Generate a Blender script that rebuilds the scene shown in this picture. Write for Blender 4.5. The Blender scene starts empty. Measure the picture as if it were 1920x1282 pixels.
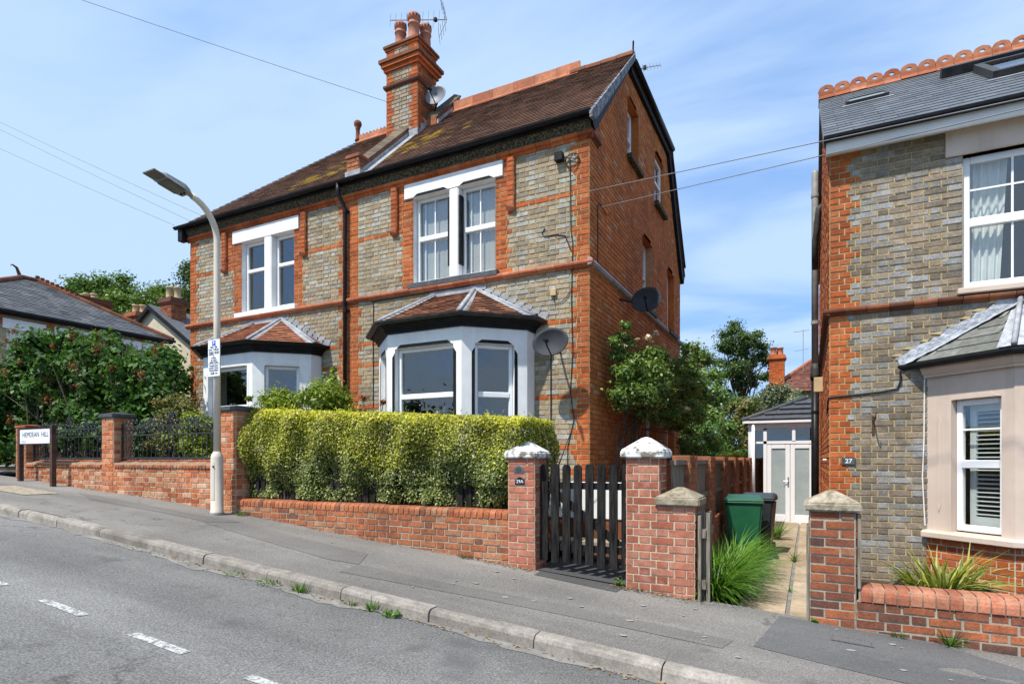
import bpy, math, random
import numpy as np
from mathutils import Matrix, Vector
random.seed(7); RNG = np.random.default_rng(7)
R = math.radians
scene = bpy.context.scene
COL = scene.collection

# ---------------------------------------------------------------- camera (eye level is z = 0)
YAW = R(26.94); FPX = 1092.0; HZ = 862.0
cam = bpy.data.cameras.new('camera'); cam.sensor_width = 36.0; cam.lens = 36.0*FPX/1920.0
cam.shift_y = (HZ-641.0)/1920.0; cam.clip_start = 0.05; cam.clip_end = 2000
camo = bpy.data.objects.new('camera', cam); COL.objects.link(camo)
camo.location = (0, 0, 0); camo.rotation_euler = (R(90), 0, YAW)
scene.camera = camo
# ---------------------------------------------------------------- light
SUN = Vector((0.20, 0.60, -1.0)).normalized()          # direction the light travels
elev = math.asin(-SUN.z); azim = math.atan2(-SUN.x, -SUN.y)   # towards the sun, clockwise from +Y
world = bpy.data.worlds.new('World'); scene.world = world; world.use_nodes = True
wn = world.node_tree.nodes; wl = world.node_tree.links
for n in list(wn): wn.remove(n)
wo = wn.new('ShaderNodeOutputWorld'); bg = wn.new('ShaderNodeBackground'); bg.inputs[1].default_value = 0.124
sky = wn.new('ShaderNodeTexSky'); sky.sky_type = 'NISHITA'; sky.sun_disc = False
sky.sun_elevation = elev; sky.sun_rotation = azim; sky.air_density = 1.0; sky.dust_density = 0.2; sky.ozone_density = 4.0
# thin high cloud: wisps over the whole sky, by direction
tc = wn.new('ShaderNodeTexCoord'); sep = wn.new('ShaderNodeSeparateXYZ'); wl.new(tc.outputs['Generated'], sep.inputs[0])
zr = wn.new('ShaderNodeMath'); zr.operation = 'MULTIPLY_ADD'; zr.inputs[1].default_value = 0.72; zr.inputs[2].default_value = 0.28
mz = wn.new('ShaderNodeMath'); mz.operation = 'MAXIMUM'; wl.new(sep.outputs[2], mz.inputs[0]); mz.inputs[1].default_value = 0.0
wl.new(mz.outputs[0], zr.inputs[0]); sv_ = wn.new('ShaderNodeCombineXYZ'); wl.new(sep.outputs[0], sv_.inputs[0]); wl.new(sep.outputs[1], sv_.inputs[1]); wl.new(zr.outputs[0], sv_.inputs[2]); wl.new(sv_.outputs[0], sky.inputs[0])
az_ = wn.new('ShaderNodeMath'); az_.operation = 'ADD'; wl.new(mz.outputs[0], az_.inputs[0]); az_.inputs[1].default_value = 0.22
dv = wn.new('ShaderNodeVectorMath'); dv.operation = 'DIVIDE'; wl.new(tc.outputs['Generated'], dv.inputs[0])
cb = wn.new('ShaderNodeCombineXYZ'); [wl.new(az_.outputs[0], cb.inputs[i]) for i in range(3)]; wl.new(cb.outputs[0], dv.inputs[1])
mp = wn.new('ShaderNodeMapping'); wl.new(dv.outputs[0], mp.inputs[0]); mp.inputs['Rotation'].default_value = (0, 0, R(35)); mp.inputs['Scale'].default_value = (0.55, 1.5, 0.0)
mp.inputs['Location'].default_value = (5.34, 11.23, 0)
nz = wn.new('ShaderNodeTexNoise'); nz.inputs['Scale'].default_value = 1.25; nz.inputs['Detail'].default_value = 6; nz.inputs['Roughness'].default_value = 0.52; nz.inputs['Distortion'].default_value = 0.5
wl.new(mp.outputs[0], nz.inputs['Vector'])
rp = wn.new('ShaderNodeValToRGB'); rp.color_ramp.elements[0].position = 0.34; rp.color_ramp.elements[1].position = 0.58; rp.color_ramp.interpolation = 'EASE'
rp.color_ramp.elements[0].color = (0.30,)*3+(1,); rp.color_ramp.elements[1].color = (0.93,)*3+(1,)
wl.new(nz.outputs['Fac'], rp.inputs[0])
mx = wn.new('ShaderNodeMix'); mx.data_type = 'RGBA'; wl.new(rp.outputs[0], mx.inputs[0]); cg = wn.new('ShaderNodeMix'); cg.data_type = 'RGBA'; cg.blend_type = 'MULTIPLY'; cg.inputs[0].default_value = 1.0; wl.new(sky.outputs[0], cg.inputs[6]); cg.inputs[7].default_value = (0.76, 1.04, 1.22, 1); wl.new(cg.outputs[2], mx.inputs[6]); mx.inputs[7].default_value = (2.35, 3.15, 4.3, 1)
wl.new(mx.outputs[2], bg.inputs[0]); wl.new(bg.outputs[0], wo.inputs[0])
sun = bpy.data.lights.new('sun', 'SUN'); sun.energy = 3.15; sun.angle = R(1.2); sun.color = (1.0, 0.955, 0.88)
suno = bpy.data.objects.new('sun', sun); COL.objects.link(suno); suno.rotation_euler = SUN.to_track_quat('-Z', 'Y').to_euler(); suno.location = (-10, -15, 30)
vs = scene.view_settings; vs.view_transform = 'Standard'; vs.look = 'None'; vs.gamma = 1; vs.use_curve_mapping = False; vs.exposure = 1.05
scene.render.engine = 'CYCLES'; scene.cycles.max_bounces = 8; scene.cycles.diffuse_bounces = 4; scene.cycles.transparent_max_bounces = 12

# ---------------------------------------------------------------- node material helpers
class NT:
    def __init__(s, name):
        s.m = bpy.data.materials.new(name); s.m.use_nodes = True; s.t = s.m.node_tree
        s.b = s.t.nodes['Principled BSDF']; s.o = s.t.nodes['Material Output']
        s.geo = s.n('ShaderNodeNewGeometry')
    def n(s, typ, **kw):
        x = s.t.nodes.new(typ)
        for k, v in kw.items(): setattr(x, k, v)
        return x
    def l(s, a, b): s.t.links.new(a, b)
    def val(s, sock, v):
        if hasattr(v, 'is_linked') or hasattr(v, 'links'): s.l(v, sock)
        else:
            if isinstance(v, (tuple, list)) and len(v) == 3 and sock.type == 'RGBA': v = (*v, 1)
            sock.default_value = v
    def noise(s, scale, detail=4, rough=0.55, stretch=None, vec=None):
        x = s.n('ShaderNodeTexNoise'); x.inputs['Scale'].default_value = scale; x.inputs['Detail'].default_value = detail; x.inputs['Roughness'].default_value = rough
        v = vec or s.geo.outputs['Position']
        if stretch:
            mp = s.n('ShaderNodeMapping'); mp.inputs['Scale'].default_value = stretch; s.l(v, mp.inputs[0]); v = mp.outputs[0]
        s.l(v, x.inputs['Vector']); return x.outputs['Fac']
    def ramp(s, fac, stops, const=False):
        x = s.n('ShaderNodeValToRGB'); cr = x.color_ramp
        if const: cr.interpolation = 'CONSTANT'
        while len(cr.elements) < len(stops): cr.elements.new(0.5)
        for e, (p, c) in zip(cr.elements, stops):
            e.position = p; e.color = (*c, 1) if isinstance(c, (tuple, list)) else (c, c, c, 1)
        s.l(fac, x.inputs[0]); return x.outputs[0]
    def math(s, op, a, b=0.0):
        x = s.n('ShaderNodeMath', operation=op); s.val(x.inputs[0], a); s.val(x.inputs[1], b); return x.outputs[0]
    def mix(s, f, a, b, blend='MIX'):
        x = s.n('ShaderNodeMix', data_type='RGBA', blend_type=blend); s.val(x.inputs[0], f); s.val(x.inputs[6], a); s.val(x.inputs[7], b); return x.outputs[2]
    def rand(s):
        oi = s.n('ShaderNodeObjectInfo'); a = s.math('ADD', oi.outputs['Random'], s.geo.outputs['Random Per Island']); return s.math('FRACT', a)
    def bump(s, h, strength=0.3, dist=0.01):
        x = s.n('ShaderNodeBump'); x.inputs['Strength'].default_value = strength; x.inputs['Distance'].default_value = dist; s.l(h, x.inputs['Height']); s.l(x.outputs[0], s.b.inputs['Normal'])
    def out(s, col, rough=0.8, spec=0.3, metal=0.0):
        s.val(s.b.inputs['Base Color'], col); s.val(s.b.inputs['Roughness'], rough); s.b.inputs['Specular IOR Level'].default_value = spec; s.b.inputs['Metallic'].default_value = metal
        return s.m

def m_piece(name, stops, var=0.35, grain=60, rough=0.85, bump=0.25, dirt=0.35, dirtcol=(0.05, 0.045, 0.035), dscale=1.3, const=False, spec=0.25):
    """pieces (bricks, tiles, slates): one colour for each piece from a ramp, mottled within, with weathering patches"""
    t = NT(name); c = t.ramp(t.rand(), stops, const)
    g = t.noise(grain, 5, 0.65); g2 = t.noise(14, 3)
    c = t.mix(1.0, c, t.ramp(g, [(0.25, 1-var), (0.75, 1+var*0.4)]), 'MULTIPLY')
    c = t.mix(1.0, c, t.ramp(g2, [(0.3, 0.78), (0.7, 1.12)]), 'MULTIPLY')
    c = t.mix(1.0, c, t.ramp(t.noise(0.8, 6, 0.6), [(0.32, 0.80), (0.68, 1.12)]), 'MULTIPLY'); c = t.mix(1.0, c, t.ramp(t.noise(2.2, 5, 0.6, (1, 1, 0.22)), [(0.34, 0.84), (0.62, 1.06)]), 'MULTIPLY')
    d = t.noise(dscale, 6, 0.62); c = t.mix(t.math('MULTIPLY', t.ramp(d, [(0.5, 0.0), (0.72, 1.0)]), dirt), c, dirtcol)
    t.bump(g, bump, 0.006); return t.out(c, rough, spec)
def m_noise(name, c1, c2, scale=8, detail=6, rough=0.8, bump=0.2, bscale=80, spec=0.3, stretch=None, lo=0.35, hi=0.65, metal=0.0, bd=0.005):
    t = NT(name); c = t.ramp(t.noise(scale, detail, 0.6, stretch), [(lo, c1), (hi, c2)])
    if bump: t.bump(t.noise(bscale, 4, 0.6, stretch), bump, bd)
    return t.out(c, rough, spec, metal)
def m_leaf(name, stops, trans=0.35, rough=0.45, big=0.5, spec=0.35):
    t = NT(name); c = t.ramp(t.rand(), stops)
    c = t.mix(1.0, c, t.ramp(t.noise(big, 3), [(0.3, 0.75), (0.7, 1.18)]), 'MULTIPLY')
    t.out(c, rough, spec)
    tr = t.n('ShaderNodeBsdfTranslucent'); cc = t.mix(1.0, c, (1.25, 1.3, 0.55), 'MULTIPLY'); t.l(cc, tr.inputs[0])
    ms = t.n('ShaderNodeMixShader'); ms.inputs[0].default_value = trans; t.l(t.b.outputs[0], ms.inputs[1]); t.l(tr.outputs[0], ms.inputs[2]); t.l(ms.outputs[0], t.o.inputs[0])
    return t.m
def m_glass(name, tint=(0.93, 0.94, 0.92), refl=0.10):
    t = NT(name); tr = t.n('ShaderNodeBsdfTransparent'); t.val(tr.inputs[0], tint)
    gl = t.n('ShaderNodeBsdfGlossy'); gl.inputs['Roughness'].default_value = 0.0; t.val(gl.inputs[0], (0.98, 0.93, 0.87))
    bp = t.n('ShaderNodeBump'); bp.inputs['Strength'].default_value = 0.02; bp.inputs['Distance'].default_value = 0.02; t.l(t.noise(1.6, 2), bp.inputs['Height']); t.l(bp.outputs[0], gl.inputs['Normal'])
    lw = t.n('ShaderNodeLayerWeight'); lw.inputs[0].default_value = 0.5          # facing term, the same from both sides
    f = t.math('MINIMUM', t.math('ADD', t.math('MULTIPLY', t.math('POWER', lw.outputs['Facing'], 5.0), 0.8), 0.055+refl), 0.95)
    ms = t.n('ShaderNodeMixShader'); t.l(f, ms.inputs[0]); t.l(tr.outputs[0], ms.inputs[1]); t.l(gl.outputs[0], ms.inputs[2]); t.l(ms.outputs[0], t.o.inputs[0]); return t.m

MT = {}
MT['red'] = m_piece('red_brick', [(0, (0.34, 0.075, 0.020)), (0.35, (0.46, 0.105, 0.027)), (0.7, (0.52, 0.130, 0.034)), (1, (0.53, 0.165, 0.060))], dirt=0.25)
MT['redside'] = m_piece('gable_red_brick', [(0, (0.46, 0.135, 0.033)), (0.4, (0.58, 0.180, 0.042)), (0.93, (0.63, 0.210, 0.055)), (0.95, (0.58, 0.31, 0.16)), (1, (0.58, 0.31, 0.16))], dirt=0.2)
MT['grey'] = m_piece('grey_stock_brick', [(0, (0.290, 0.242, 0.181)), (0.12, (0.354, 0.270, 0.178)), (0.26, (0.403, 0.318, 0.214)), (0.42, (0.343, 0.312, 0.255)), (0.56, (0.389, 0.370, 0.320)), (0.70, (0.416, 0.353, 0.255)), (0.84, (0.439, 0.423, 0.378)), (0.93, (0.430, 0.329, 0.235))], var=0.42, dirt=0.22, const=True)
MT['grey2'] = m_piece('dark_grey_stock_brick', [(0, (0.192, 0.160, 0.128)), (0.14, (0.265, 0.209, 0.152)), (0.28, (0.313, 0.248, 0.180)), (0.40, (0.261, 0.241, 0.217)), (0.54, (0.306, 0.297, 0.284)), (0.66, (0.277, 0.225, 0.168)), (0.76, (0.353, 0.349, 0.341)), (0.88, (0.330, 0.276, 0.217))], var=0.5, dirt=0.3, const=True, bump=0.5)
MT['wall1'] = m_piece('garden_wall_brick', [(0, (0.36, 0.095, 0.036)), (0.3, (0.48, 0.145, 0.050)), (0.6, (0.54, 0.19, 0.075)), (0.85, (0.56, 0.27, 0.14)), (1, (0.60, 0.38, 0.25))], dirt=0.38, dirtcol=(0.60, 0.44, 0.34), dscale=4.5, var=0.45)
MT['wall2'] = m_piece('old_wall_brick', [(0, (0.20, 0.090, 0.058)), (0.12, (0.37, 0.115, 0.050)), (0.5, (0.46, 0.150, 0.062)), (0.88, (0.50, 0.19, 0.088)), (1, (0.46, 0.25, 0.14))], dirt=0.5, var=0.55, dscale=3)
MT['wall3'] = m_piece('pier_brick', [(0, (0.36, 0.105, 0.060)), (0.5, (0.46, 0.155, 0.092)), (1, (0.52, 0.22, 0.14))], dirt=0.25, dirtcol=(0.55, 0.40, 0.34), dscale=9, var=0.4)
MT['wall4'] = m_piece('dark_wall_brick', [(0, (0.13, 0.062, 0.045)), (0.25, (0.24, 0.085, 0.050)), (0.6, (0.36, 0.115, 0.052)), (0.85, (0.44, 0.145, 0.062)), (1, (0.38, 0.19, 0.11))], dirt=0.45, var=0.5, dscale=4)
MT['mortar'] = m_noise('mortar', (0.38, 0.32, 0.22), (0.54, 0.46, 0.33), 20, rough=0.95, bump=0.3, spec=0.1)
MT['mortarg'] = m_noise('yellow_mortar', (0.25, 0.18, 0.085), (0.46, 0.36, 0.19), 9, rough=0.95, bump=0.3, spec=0.1)
MT['mortar2'] = m_noise('grey_mortar', (0.24, 0.22, 0.17), (0.38, 0.34, 0.26), 25, rough=0.95, bump=0.35, spec=0.1)
MT['mortarr'] = m_noise('dark_mortar', (0.20, 0.10, 0.055), (0.33, 0.19, 0.10), 12, rough=0.95, bump=0.3, spec=0.1)
MT['terra'] = m_piece('terracotta', [(0, (0.40, 0.12, 0.055)), (0.5, (0.47, 0.155, 0.075)), (1, (0.52, 0.20, 0.10))], var=0.25, dirt=0.2, rough=0.75)
MT['terradark'] = m_piece('weathered_terracotta', [(0, (0.13, 0.045, 0.022)), (0.5, (0.20, 0.066, 0.03)), (1, (0.26, 0.095, 0.045))], var=0.3, dirt=0.4)
MT['potclay'] = m_noise('pot_clay', (0.38, 0.15, 0.095), (0.48, 0.205, 0.13), 7, rough=0.8)
MT['potbuff'] = m_noise('buff_pot_clay', (0.42, 0.30, 0.16), (0.50, 0.37, 0.21), 7, rough=0.8)
MT['rtile'] = m_piece('roof_tile', [(0, (0.133, 0.078, 0.058)), (0.4, (0.166, 0.095, 0.069)), (0.8, (0.198, 0.109, 0.076)), (1, (0.247, 0.134, 0.091))], var=0.4, dirt=0.35, dscale=2.0, dirtcol=(0.075, 0.058, 0.048), rough=0.95, spec=0.1)
MT['rtilem'] = m_piece('mossy_roof_tile', [(0, (0.20, 0.12, 0.04)), (0.5, (0.42, 0.27, 0.05)), (1, (0.52, 0.36, 0.07))], var=0.5, dirt=0.5, dscale=5, dirtcol=(0.10, 0.055, 0.035), rough=0.95)
MT['btile'] = m_piece('bay_roof_tile', [(0, (0.13, 0.065, 0.042)), (0.35, (0.24, 0.10, 0.055)), (0.7, (0.36, 0.155, 0.085)), (1, (0.45, 0.21, 0.12))], var=0.4, dirt=0.5, dscale=6, rough=0.9)
MT['btilenew'] = m_piece('new_bay_roof_tile', [(0, (0.30, 0.115, 0.062)), (0.5, (0.39, 0.16, 0.088)), (1, (0.46, 0.20, 0.11))], var=0.25, dirt=0.12, dscale=6, rough=0.9)
MT['slate'] = m_piece('slate', [(0, (0.085, 0.095, 0.108)), (0.5, (0.11, 0.12, 0.135)), (1, (0.14, 0.15, 0.16))], var=0.15, grain=30, dirt=0.15, rough=0.55, bump=0.12, spec=0.4)
MT['slateold'] = m_piece('old_slate', [(0, (0.17, 0.175, 0.155)), (0.5, (0.22, 0.225, 0.20)), (1, (0.28, 0.275, 0.235))], var=0.35, grain=18, dirt=0.4, rough=0.7, dscale=5, dirtcol=(0.11, 0.10, 0.085))
MT['slatefar'] = m_piece('far_slate', [(0, (0.075, 0.08, 0.09)), (0.5, (0.115, 0.12, 0.128)), (1, (0.17, 0.17, 0.17))], var=0.3, grain=6, dirt=0.3, rough=0.7, dscale=0.8)
MT['copedark'] = m_piece('weathered_coping', [(0, (0.10, 0.075, 0.058)), (0.5, (0.15, 0.11, 0.08)), (1, (0.20, 0.15, 0.10))], var=0.4, dirt=0.3, dscale=6, dirtcol=(0.22, 0.16, 0.05))
MT['lead'] = m_noise('lead', (0.20, 0.21, 0.225), (0.36, 0.37, 0.385), 6, rough=0.6, bump=0.3, bscale=25, spec=0.4, bd=0.02)
MT['leadnew'] = m_noise('bright_lead', (0.26, 0.275, 0.30), (0.48, 0.50, 0.53), 14, rough=0.5, bump=0.9, bscale=22, spec=0.5, bd=0.03)
MT['verge'] = m_noise('verge_mortar', (0.07, 0.072, 0.08), (0.30, 0.31, 0.335), 13, rough=0.9, bump=0.8, bscale=18, bd=0.03)
t = NT('white_paint'); c = t.ramp(t.noise(5, 4), [(0.35, (0.70, 0.70, 0.69)), (0.65, (0.77, 0.77, 0.76))])
c = t.mix(t.math('MULTIPLY', t.ramp(t.noise(7, 6, 0.65, (1, 1, 0.12)), [(0.52, 0.0), (0.75, 1.0)]), 0.28), c, (0.34, 0.32, 0.27)); c = t.mix(t.ramp(t.noise(22, 6, 0.7), [(0.66, 0.0), (0.72, 0.5)]), c, (0.40, 0.38, 0.33)); t.bump(t.noise(60, 4), 0.12, 0.004); MT['white'] = t.out(c, 0.6, 0.3)
MT['upvc'] = m_noise('white_plastic_frame', (0.72, 0.73, 0.74), (0.76, 0.77, 0.78), 4, rough=0.3, bump=0.0, spec=0.5)
MT['black'] = m_noise('black_paint', (0.008, 0.008, 0.009), (0.018, 0.018, 0.019), 10, rough=0.55, bump=0.15, spec=0.12)
MT['blackpl'] = m_noise('black_plastic', (0.008, 0.008, 0.009), (0.015, 0.015, 0.016), 10, rough=0.42, bump=0.0, spec=0.18)
MT['gutgrey'] = m_noise('faded_black_plastic', (0.03, 0.029, 0.028), (0.06, 0.057, 0.054), 10, rough=0.5, bump=0.05, spec=0.2)
t = NT('beige_render_paint'); c = t.ramp(t.noise(3, 5), [(0.35, (0.50, 0.40, 0.325)), (0.65, (0.56, 0.455, 0.375))])
c = t.mix(t.math('MULTIPLY', t.ramp(t.noise(6, 6, 0.65, (1, 1, 0.12)), [(0.52, 0.0), (0.75, 1.0)]), 0.3), c, (0.27, 0.215, 0.165)); t.bump(t.noise(50, 4), 0.2, 0.005); MT['beige'] = t.out(c, 0.75, 0.25)
MT['iron'] = m_noise('black_iron', (0.012, 0.012, 0.014), (0.03, 0.03, 0.034), 20, rough=0.45, bump=0.2, spec=0.5)
MT['post'] = m_noise('beige_post_paint', (0.56, 0.49, 0.40), (0.62, 0.55, 0.455), 4, rough=0.5, bump=0.05)
MT['lampgrey'] = m_noise('lamp_grey', (0.22, 0.225, 0.215), (0.30, 0.305, 0.29), 8, rough=0.45, bump=0.0)
MT['lampdark'] = m_noise('lamp_underside', (0.10, 0.10, 0.088), (0.16, 0.16, 0.14), 8, rough=0.5, bump=0.0)
MT['cove'] = m_noise('mossy_pebbledash', (0.028, 0.024, 0.016), (0.20, 0.175, 0.105), 38, 3, rough=0.95, bump=1.0, bscale=45, lo=0.42, hi=0.72, bd=0.02)
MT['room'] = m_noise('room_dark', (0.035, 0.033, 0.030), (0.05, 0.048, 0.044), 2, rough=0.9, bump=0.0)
MT['cloth'] = m_noise('curtain_cloth', (0.62, 0.66, 0.68), (0.72, 0.76, 0.78), 4, rough=0.9, bump=0.0)
MT['blindgrey'] = m_noise('grey_blind', (0.36, 0.355, 0.345), (0.41, 0.405, 0.395), 4, rough=0.8, bump=0.0)
MT['blind'] = m_noise('blind_slat', (0.66, 0.65, 0.63), (0.72, 0.71, 0.69), 4, rough=0.7, bump=0.0)
MT['glass'] = m_glass('window_glass', refl=0.035)
MT['frost'] = m_noise('frosted_glass', (0.26, 0.31, 0.31), (0.33, 0.38, 0.375), 2.5, rough=0.22, bump=0.0, spec=0.6)
MT['dish'] = m_noise('dish_grey', (0.034, 0.036, 0.042), (0.046, 0.048, 0.054), 6, rough=0.65, bump=0.0, spec=0.15)
MT['dishpale'] = m_noise('dish_pale', (0.15, 0.16, 0.18), (0.19, 0.20, 0.22), 6, rough=0.5, bump=0.0)
MT['cable'] = m_noise('cable', (0.012, 0.012, 0.012), (0.02, 0.02, 0.02), 6, rough=0.6, bump=0.0)
MT['wire'] = m_noise('wire', (0.16, 0.16, 0.165), (0.22, 0.22, 0.225), 6, rough=0.6, bump=0.0)
MT['alu'] = m_noise('aluminium', (0.30, 0.30, 0.31), (0.42, 0.42, 0.43), 6, rough=0.4, bump=0.0, metal=0.6)
MT['bluegrey'] = m_noise('engineering_brick', (0.045, 0.047, 0.052), (0.08, 0.082, 0.09), 12, rough=0.6, bump=0.2)
MT['capwhite'] = m_noise('flaking_white_cap', (0.17, 0.15, 0.115), (0.66, 0.66, 0.65), 9, 9, rough=0.85, bump=0.5, bscale=30, lo=0.41, hi=0.50)
MT['capstone'] = m_noise('lichen_stone', (0.13, 0.105, 0.062), (0.36, 0.31, 0.225), 16, 8, rough=0.95, bump=0.7, bscale=45, lo=0.3, hi=0.7, bd=0.01)
MT['capstone2'] = m_noise('lichen_stone_spotted', (0.18, 0.15, 0.095), (0.50, 0.44, 0.35), 14, 8, rough=0.95, bump=0.7, bscale=45, lo=0.4, hi=0.72, bd=0.01)
MT['blackwood'] = m_noise('black_stained_wood', (0.006, 0.006, 0.0065), (0.030, 0.028, 0.026), 9, 7, rough=0.8, spec=0.08, bump=0.5, bscale=30, stretch=(4, 4, 0.5))
MT['greywood'] = m_noise('weathered_wood', (0.10, 0.082, 0.06), (0.28, 0.24, 0.19), 12, 7, rough=0.9, bump=0.5, bscale=40, stretch=(5, 5, 0.35))
MT['sleeper'] = m_noise('sleeper_wood', (0.07, 0.062, 0.042), (0.24, 0.215, 0.15), 10, 7, rough=0.9, bump=0.5, bscale=40, stretch=(1, 1, 6))
MT['brownpost'] = m_noise('brown_sign_post', (0.045, 0.022, 0.014), (0.085, 0.045, 0.03), 8, rough=0.6, bump=0.2)
MT['sign'] = m_noise('sign_white', (0.62, 0.63, 0.70), (0.78, 0.79, 0.82), 9, rough=0.4, bump=0.0)
MT['ink'] = m_noise('sign_lettering', (0.015, 0.015, 0.018), (0.09, 0.09, 0.10), 60, rough=0.5, bump=0.0)
MT['inkfade'] = m_noise('faded_lettering', (0.22, 0.22, 0.25), (0.40, 0.40, 0.43), 60, rough=0.5, bump=0.0)
MT['signblue'] = m_noise('sign_blue', (0.015, 0.075, 0.40), (0.02, 0.09, 0.46), 6, rough=0.4, bump=0.0)
MT['binG'] = m_noise('green_bin_plastic', (0.007, 0.075, 0.030), (0.011, 0.100, 0.040), 6, rough=0.42, bump=0.05, spec=0.5)
MT['binK'] = m_noise('grey_bin_plastic', (0.018, 0.020, 0.024), (0.028, 0.031, 0.036), 6, rough=0.42, bump=0.05, spec=0.5)
MT['render'] = m_noise('cream_render', (0.44, 0.385, 0.28), (0.53, 0.47, 0.35), 1.5, rough=0.9, bump=0.2)
MT['soil'] = m_noise('soil', (0.035, 0.026, 0.017), (0.09, 0.07, 0.045), 9, rough=0.98, bump=0.8, bscale=30, bd=0.02)
MT['paint'] = None
MT['bark'] = m_noise('bark', (0.045, 0.036, 0.027), (0.12, 0.10, 0.075), 18, rough=0.95, bump=0.8, bscale=40, stretch=(1, 1, .3), bd=0.01)
MT['stem'] = m_noise('climber_stem', (0.06, 0.042, 0.03), (0.15, 0.115, 0.08), 18, rough=0.9, bump=0.4)

def m_asphalt(name, base, spread, patch, patchcol, cracks=True):
    t = NT(name); f = t.noise(75, 5, 0.75); ag = t.noise(110, 2, 0.6)
    c = t.ramp(f, [(0.36, tuple(v*(1-spread) for v in base)), (0.52, base), (0.68, tuple(min(1, v*(1+spread*1.4)) for v in base))])
    c = t.mix(1.0, c, t.ramp(t.noise(0.55, 7, 0.62), [(0.3, 0.80), (0.7, 1.16)]), 'MULTIPLY')
    c = t.mix(1.0, c, t.ramp(t.noise(0.5, 4, 0.6, (0.25, 3.0, 1)), [(0.3, 0.88), (0.7, 1.10)]), 'MULTIPLY')
    c = t.mix(t.ramp(t.noise(patch, 4, 0.5), [(0.64, 0.0), (0.75, 0.75)]), c, patchcol)
    c = t.mix(1.0, c, t.ramp(t.noise(1.6, 5, 0.6, (0.12, 1.0, 1)), [(0.35, 0.84), (0.65, 1.10)]), 'MULTIPLY')
    c = t.mix(t.math('MULTIPLY', t.ramp(t.noise(2.6, 3, 0.5), [(0.66, 0.0), (0.76, 1.0)]), 0.55), c, tuple(v*0.45 for v in base))
    c = t.mix(t.ramp(t.noise(30, 3, 0.6), [(0.70, 0.0), (0.76, 0.35)]), c, tuple(min(1, v*1.9) for v in base))
    if cracks:
        v = t.n('ShaderNodeTexVoronoi', feature='DISTANCE_TO_EDGE'); v.inputs['Scale'].default_value = 0.5
        ad = t.n('ShaderNodeVectorMath', operation='ADD'); nn = t.n('ShaderNodeTexNoise'); nn.inputs['Scale'].default_value = 2.2; nn.inputs['Detail'].default_value = 6; t.l(t.geo.outputs['Position'], nn.inputs['Vector'])
        sc = t.n('ShaderNodeVectorMath', operation='SCALE'); sc.inputs['Scale'].default_value = 0.9; t.l(nn.outputs['Color'], sc.inputs[0]); t.l(t.geo.outputs['Position'], ad.inputs[0]); t.l(sc.outputs[0], ad.inputs[1]); t.l(ad.outputs[0], v.inputs['Vector'])
        c = t.mix(t.math('MULTIPLY', t.ramp(v.outputs['Distance'], [(0.0, 1.0), (0.011, 0.0)]), t.ramp(t.noise(0.35, 2), [(0.48, 0.0), (0.6, 0.6)])), c, (0.035, 0.034, 0.032))
    t.bump(ag, 0.5, 0.006); return t.out(c, 0.9, 0.25)
MT['road'] = m_asphalt('road_asphalt', (0.168, 0.164, 0.156), 0.52, 1.1, (0.085, 0.085, 0.085), True)
MT['pave'] = m_asphalt('pavement_asphalt', (0.188, 0.176, 0.160), 0.42, 0.8, (0.115, 0.108, 0.10))
MT['pavedark'] = m_asphalt('patched_asphalt', (0.120, 0.118, 0.116), 0.28, 1.5, (0.08, 0.078, 0.076), False)
MT['pavewarm'] = m_asphalt('older_patched_asphalt', (0.155, 0.144, 0.132), 0.3, 1.5, (0.10, 0.094, 0.088), False)
MT['kerb'] = m_piece('kerb_concrete', [(0, (0.25, 0.222, 0.19)), (0.5, (0.31, 0.278, 0.24)), (1, (0.36, 0.325, 0.28))], var=0.4, grain=60, dirt=0.75, dscale=5, dirtcol=(0.105, 0.092, 0.075), rough=0.95)
MT['channel'] = m_noise('gutter_silt', (0.15, 0.142, 0.13), (0.25, 0.235, 0.21), 5, 8, rough=0.95, bump=0.4, bscale=90)
MT['slab'] = m_piece('paving_slab', [(0, (0.36, 0.275, 0.185)), (0.5, (0.43, 0.335, 0.23)), (1, (0.48, 0.38, 0.27))], var=0.25, grain=60, dirt=0.4, dscale=3, dirtcol=(0.22, 0.165, 0.11), rough=0.95)
MT['conc'] = m_noise('threshold_concrete', (0.20, 0.17, 0.12), (0.36, 0.31, 0.225), 14, 8, rough=0.95, bump=0.5, bscale=90)
MT['tarmacblk'] = m_asphalt('entrance_asphalt', (0.075, 0.073, 0.072), 0.3, 1.0, (0.06, 0.058, 0.056), False)
t = NT('worn_road_paint'); w = t.ramp(t.noise(26, 6, 0.7), [(0.43, 0.0), (0.56, 1.0)]); MT['paint'] = t.out(t.mix(w, (0.17, 0.17, 0.168), t.ramp(t.noise(60, 3), [(0.3, (0.38, 0.38, 0.36)), (0.7, (0.54, 0.54, 0.52))])), 0.85, 0.2)
MT['pale'] = m_noise('lichen_spot', (0.22, 0.215, 0.20), (0.32, 0.31, 0.29), 40, rough=0.95, bump=0.0)
MT['litter'] = m_piece('dry_leaf_litter', [(0, (0.14, 0.075, 0.035)), (0.5, (0.30, 0.19, 0.09)), (1, (0.42, 0.31, 0.17))], dirt=0.1)

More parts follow.
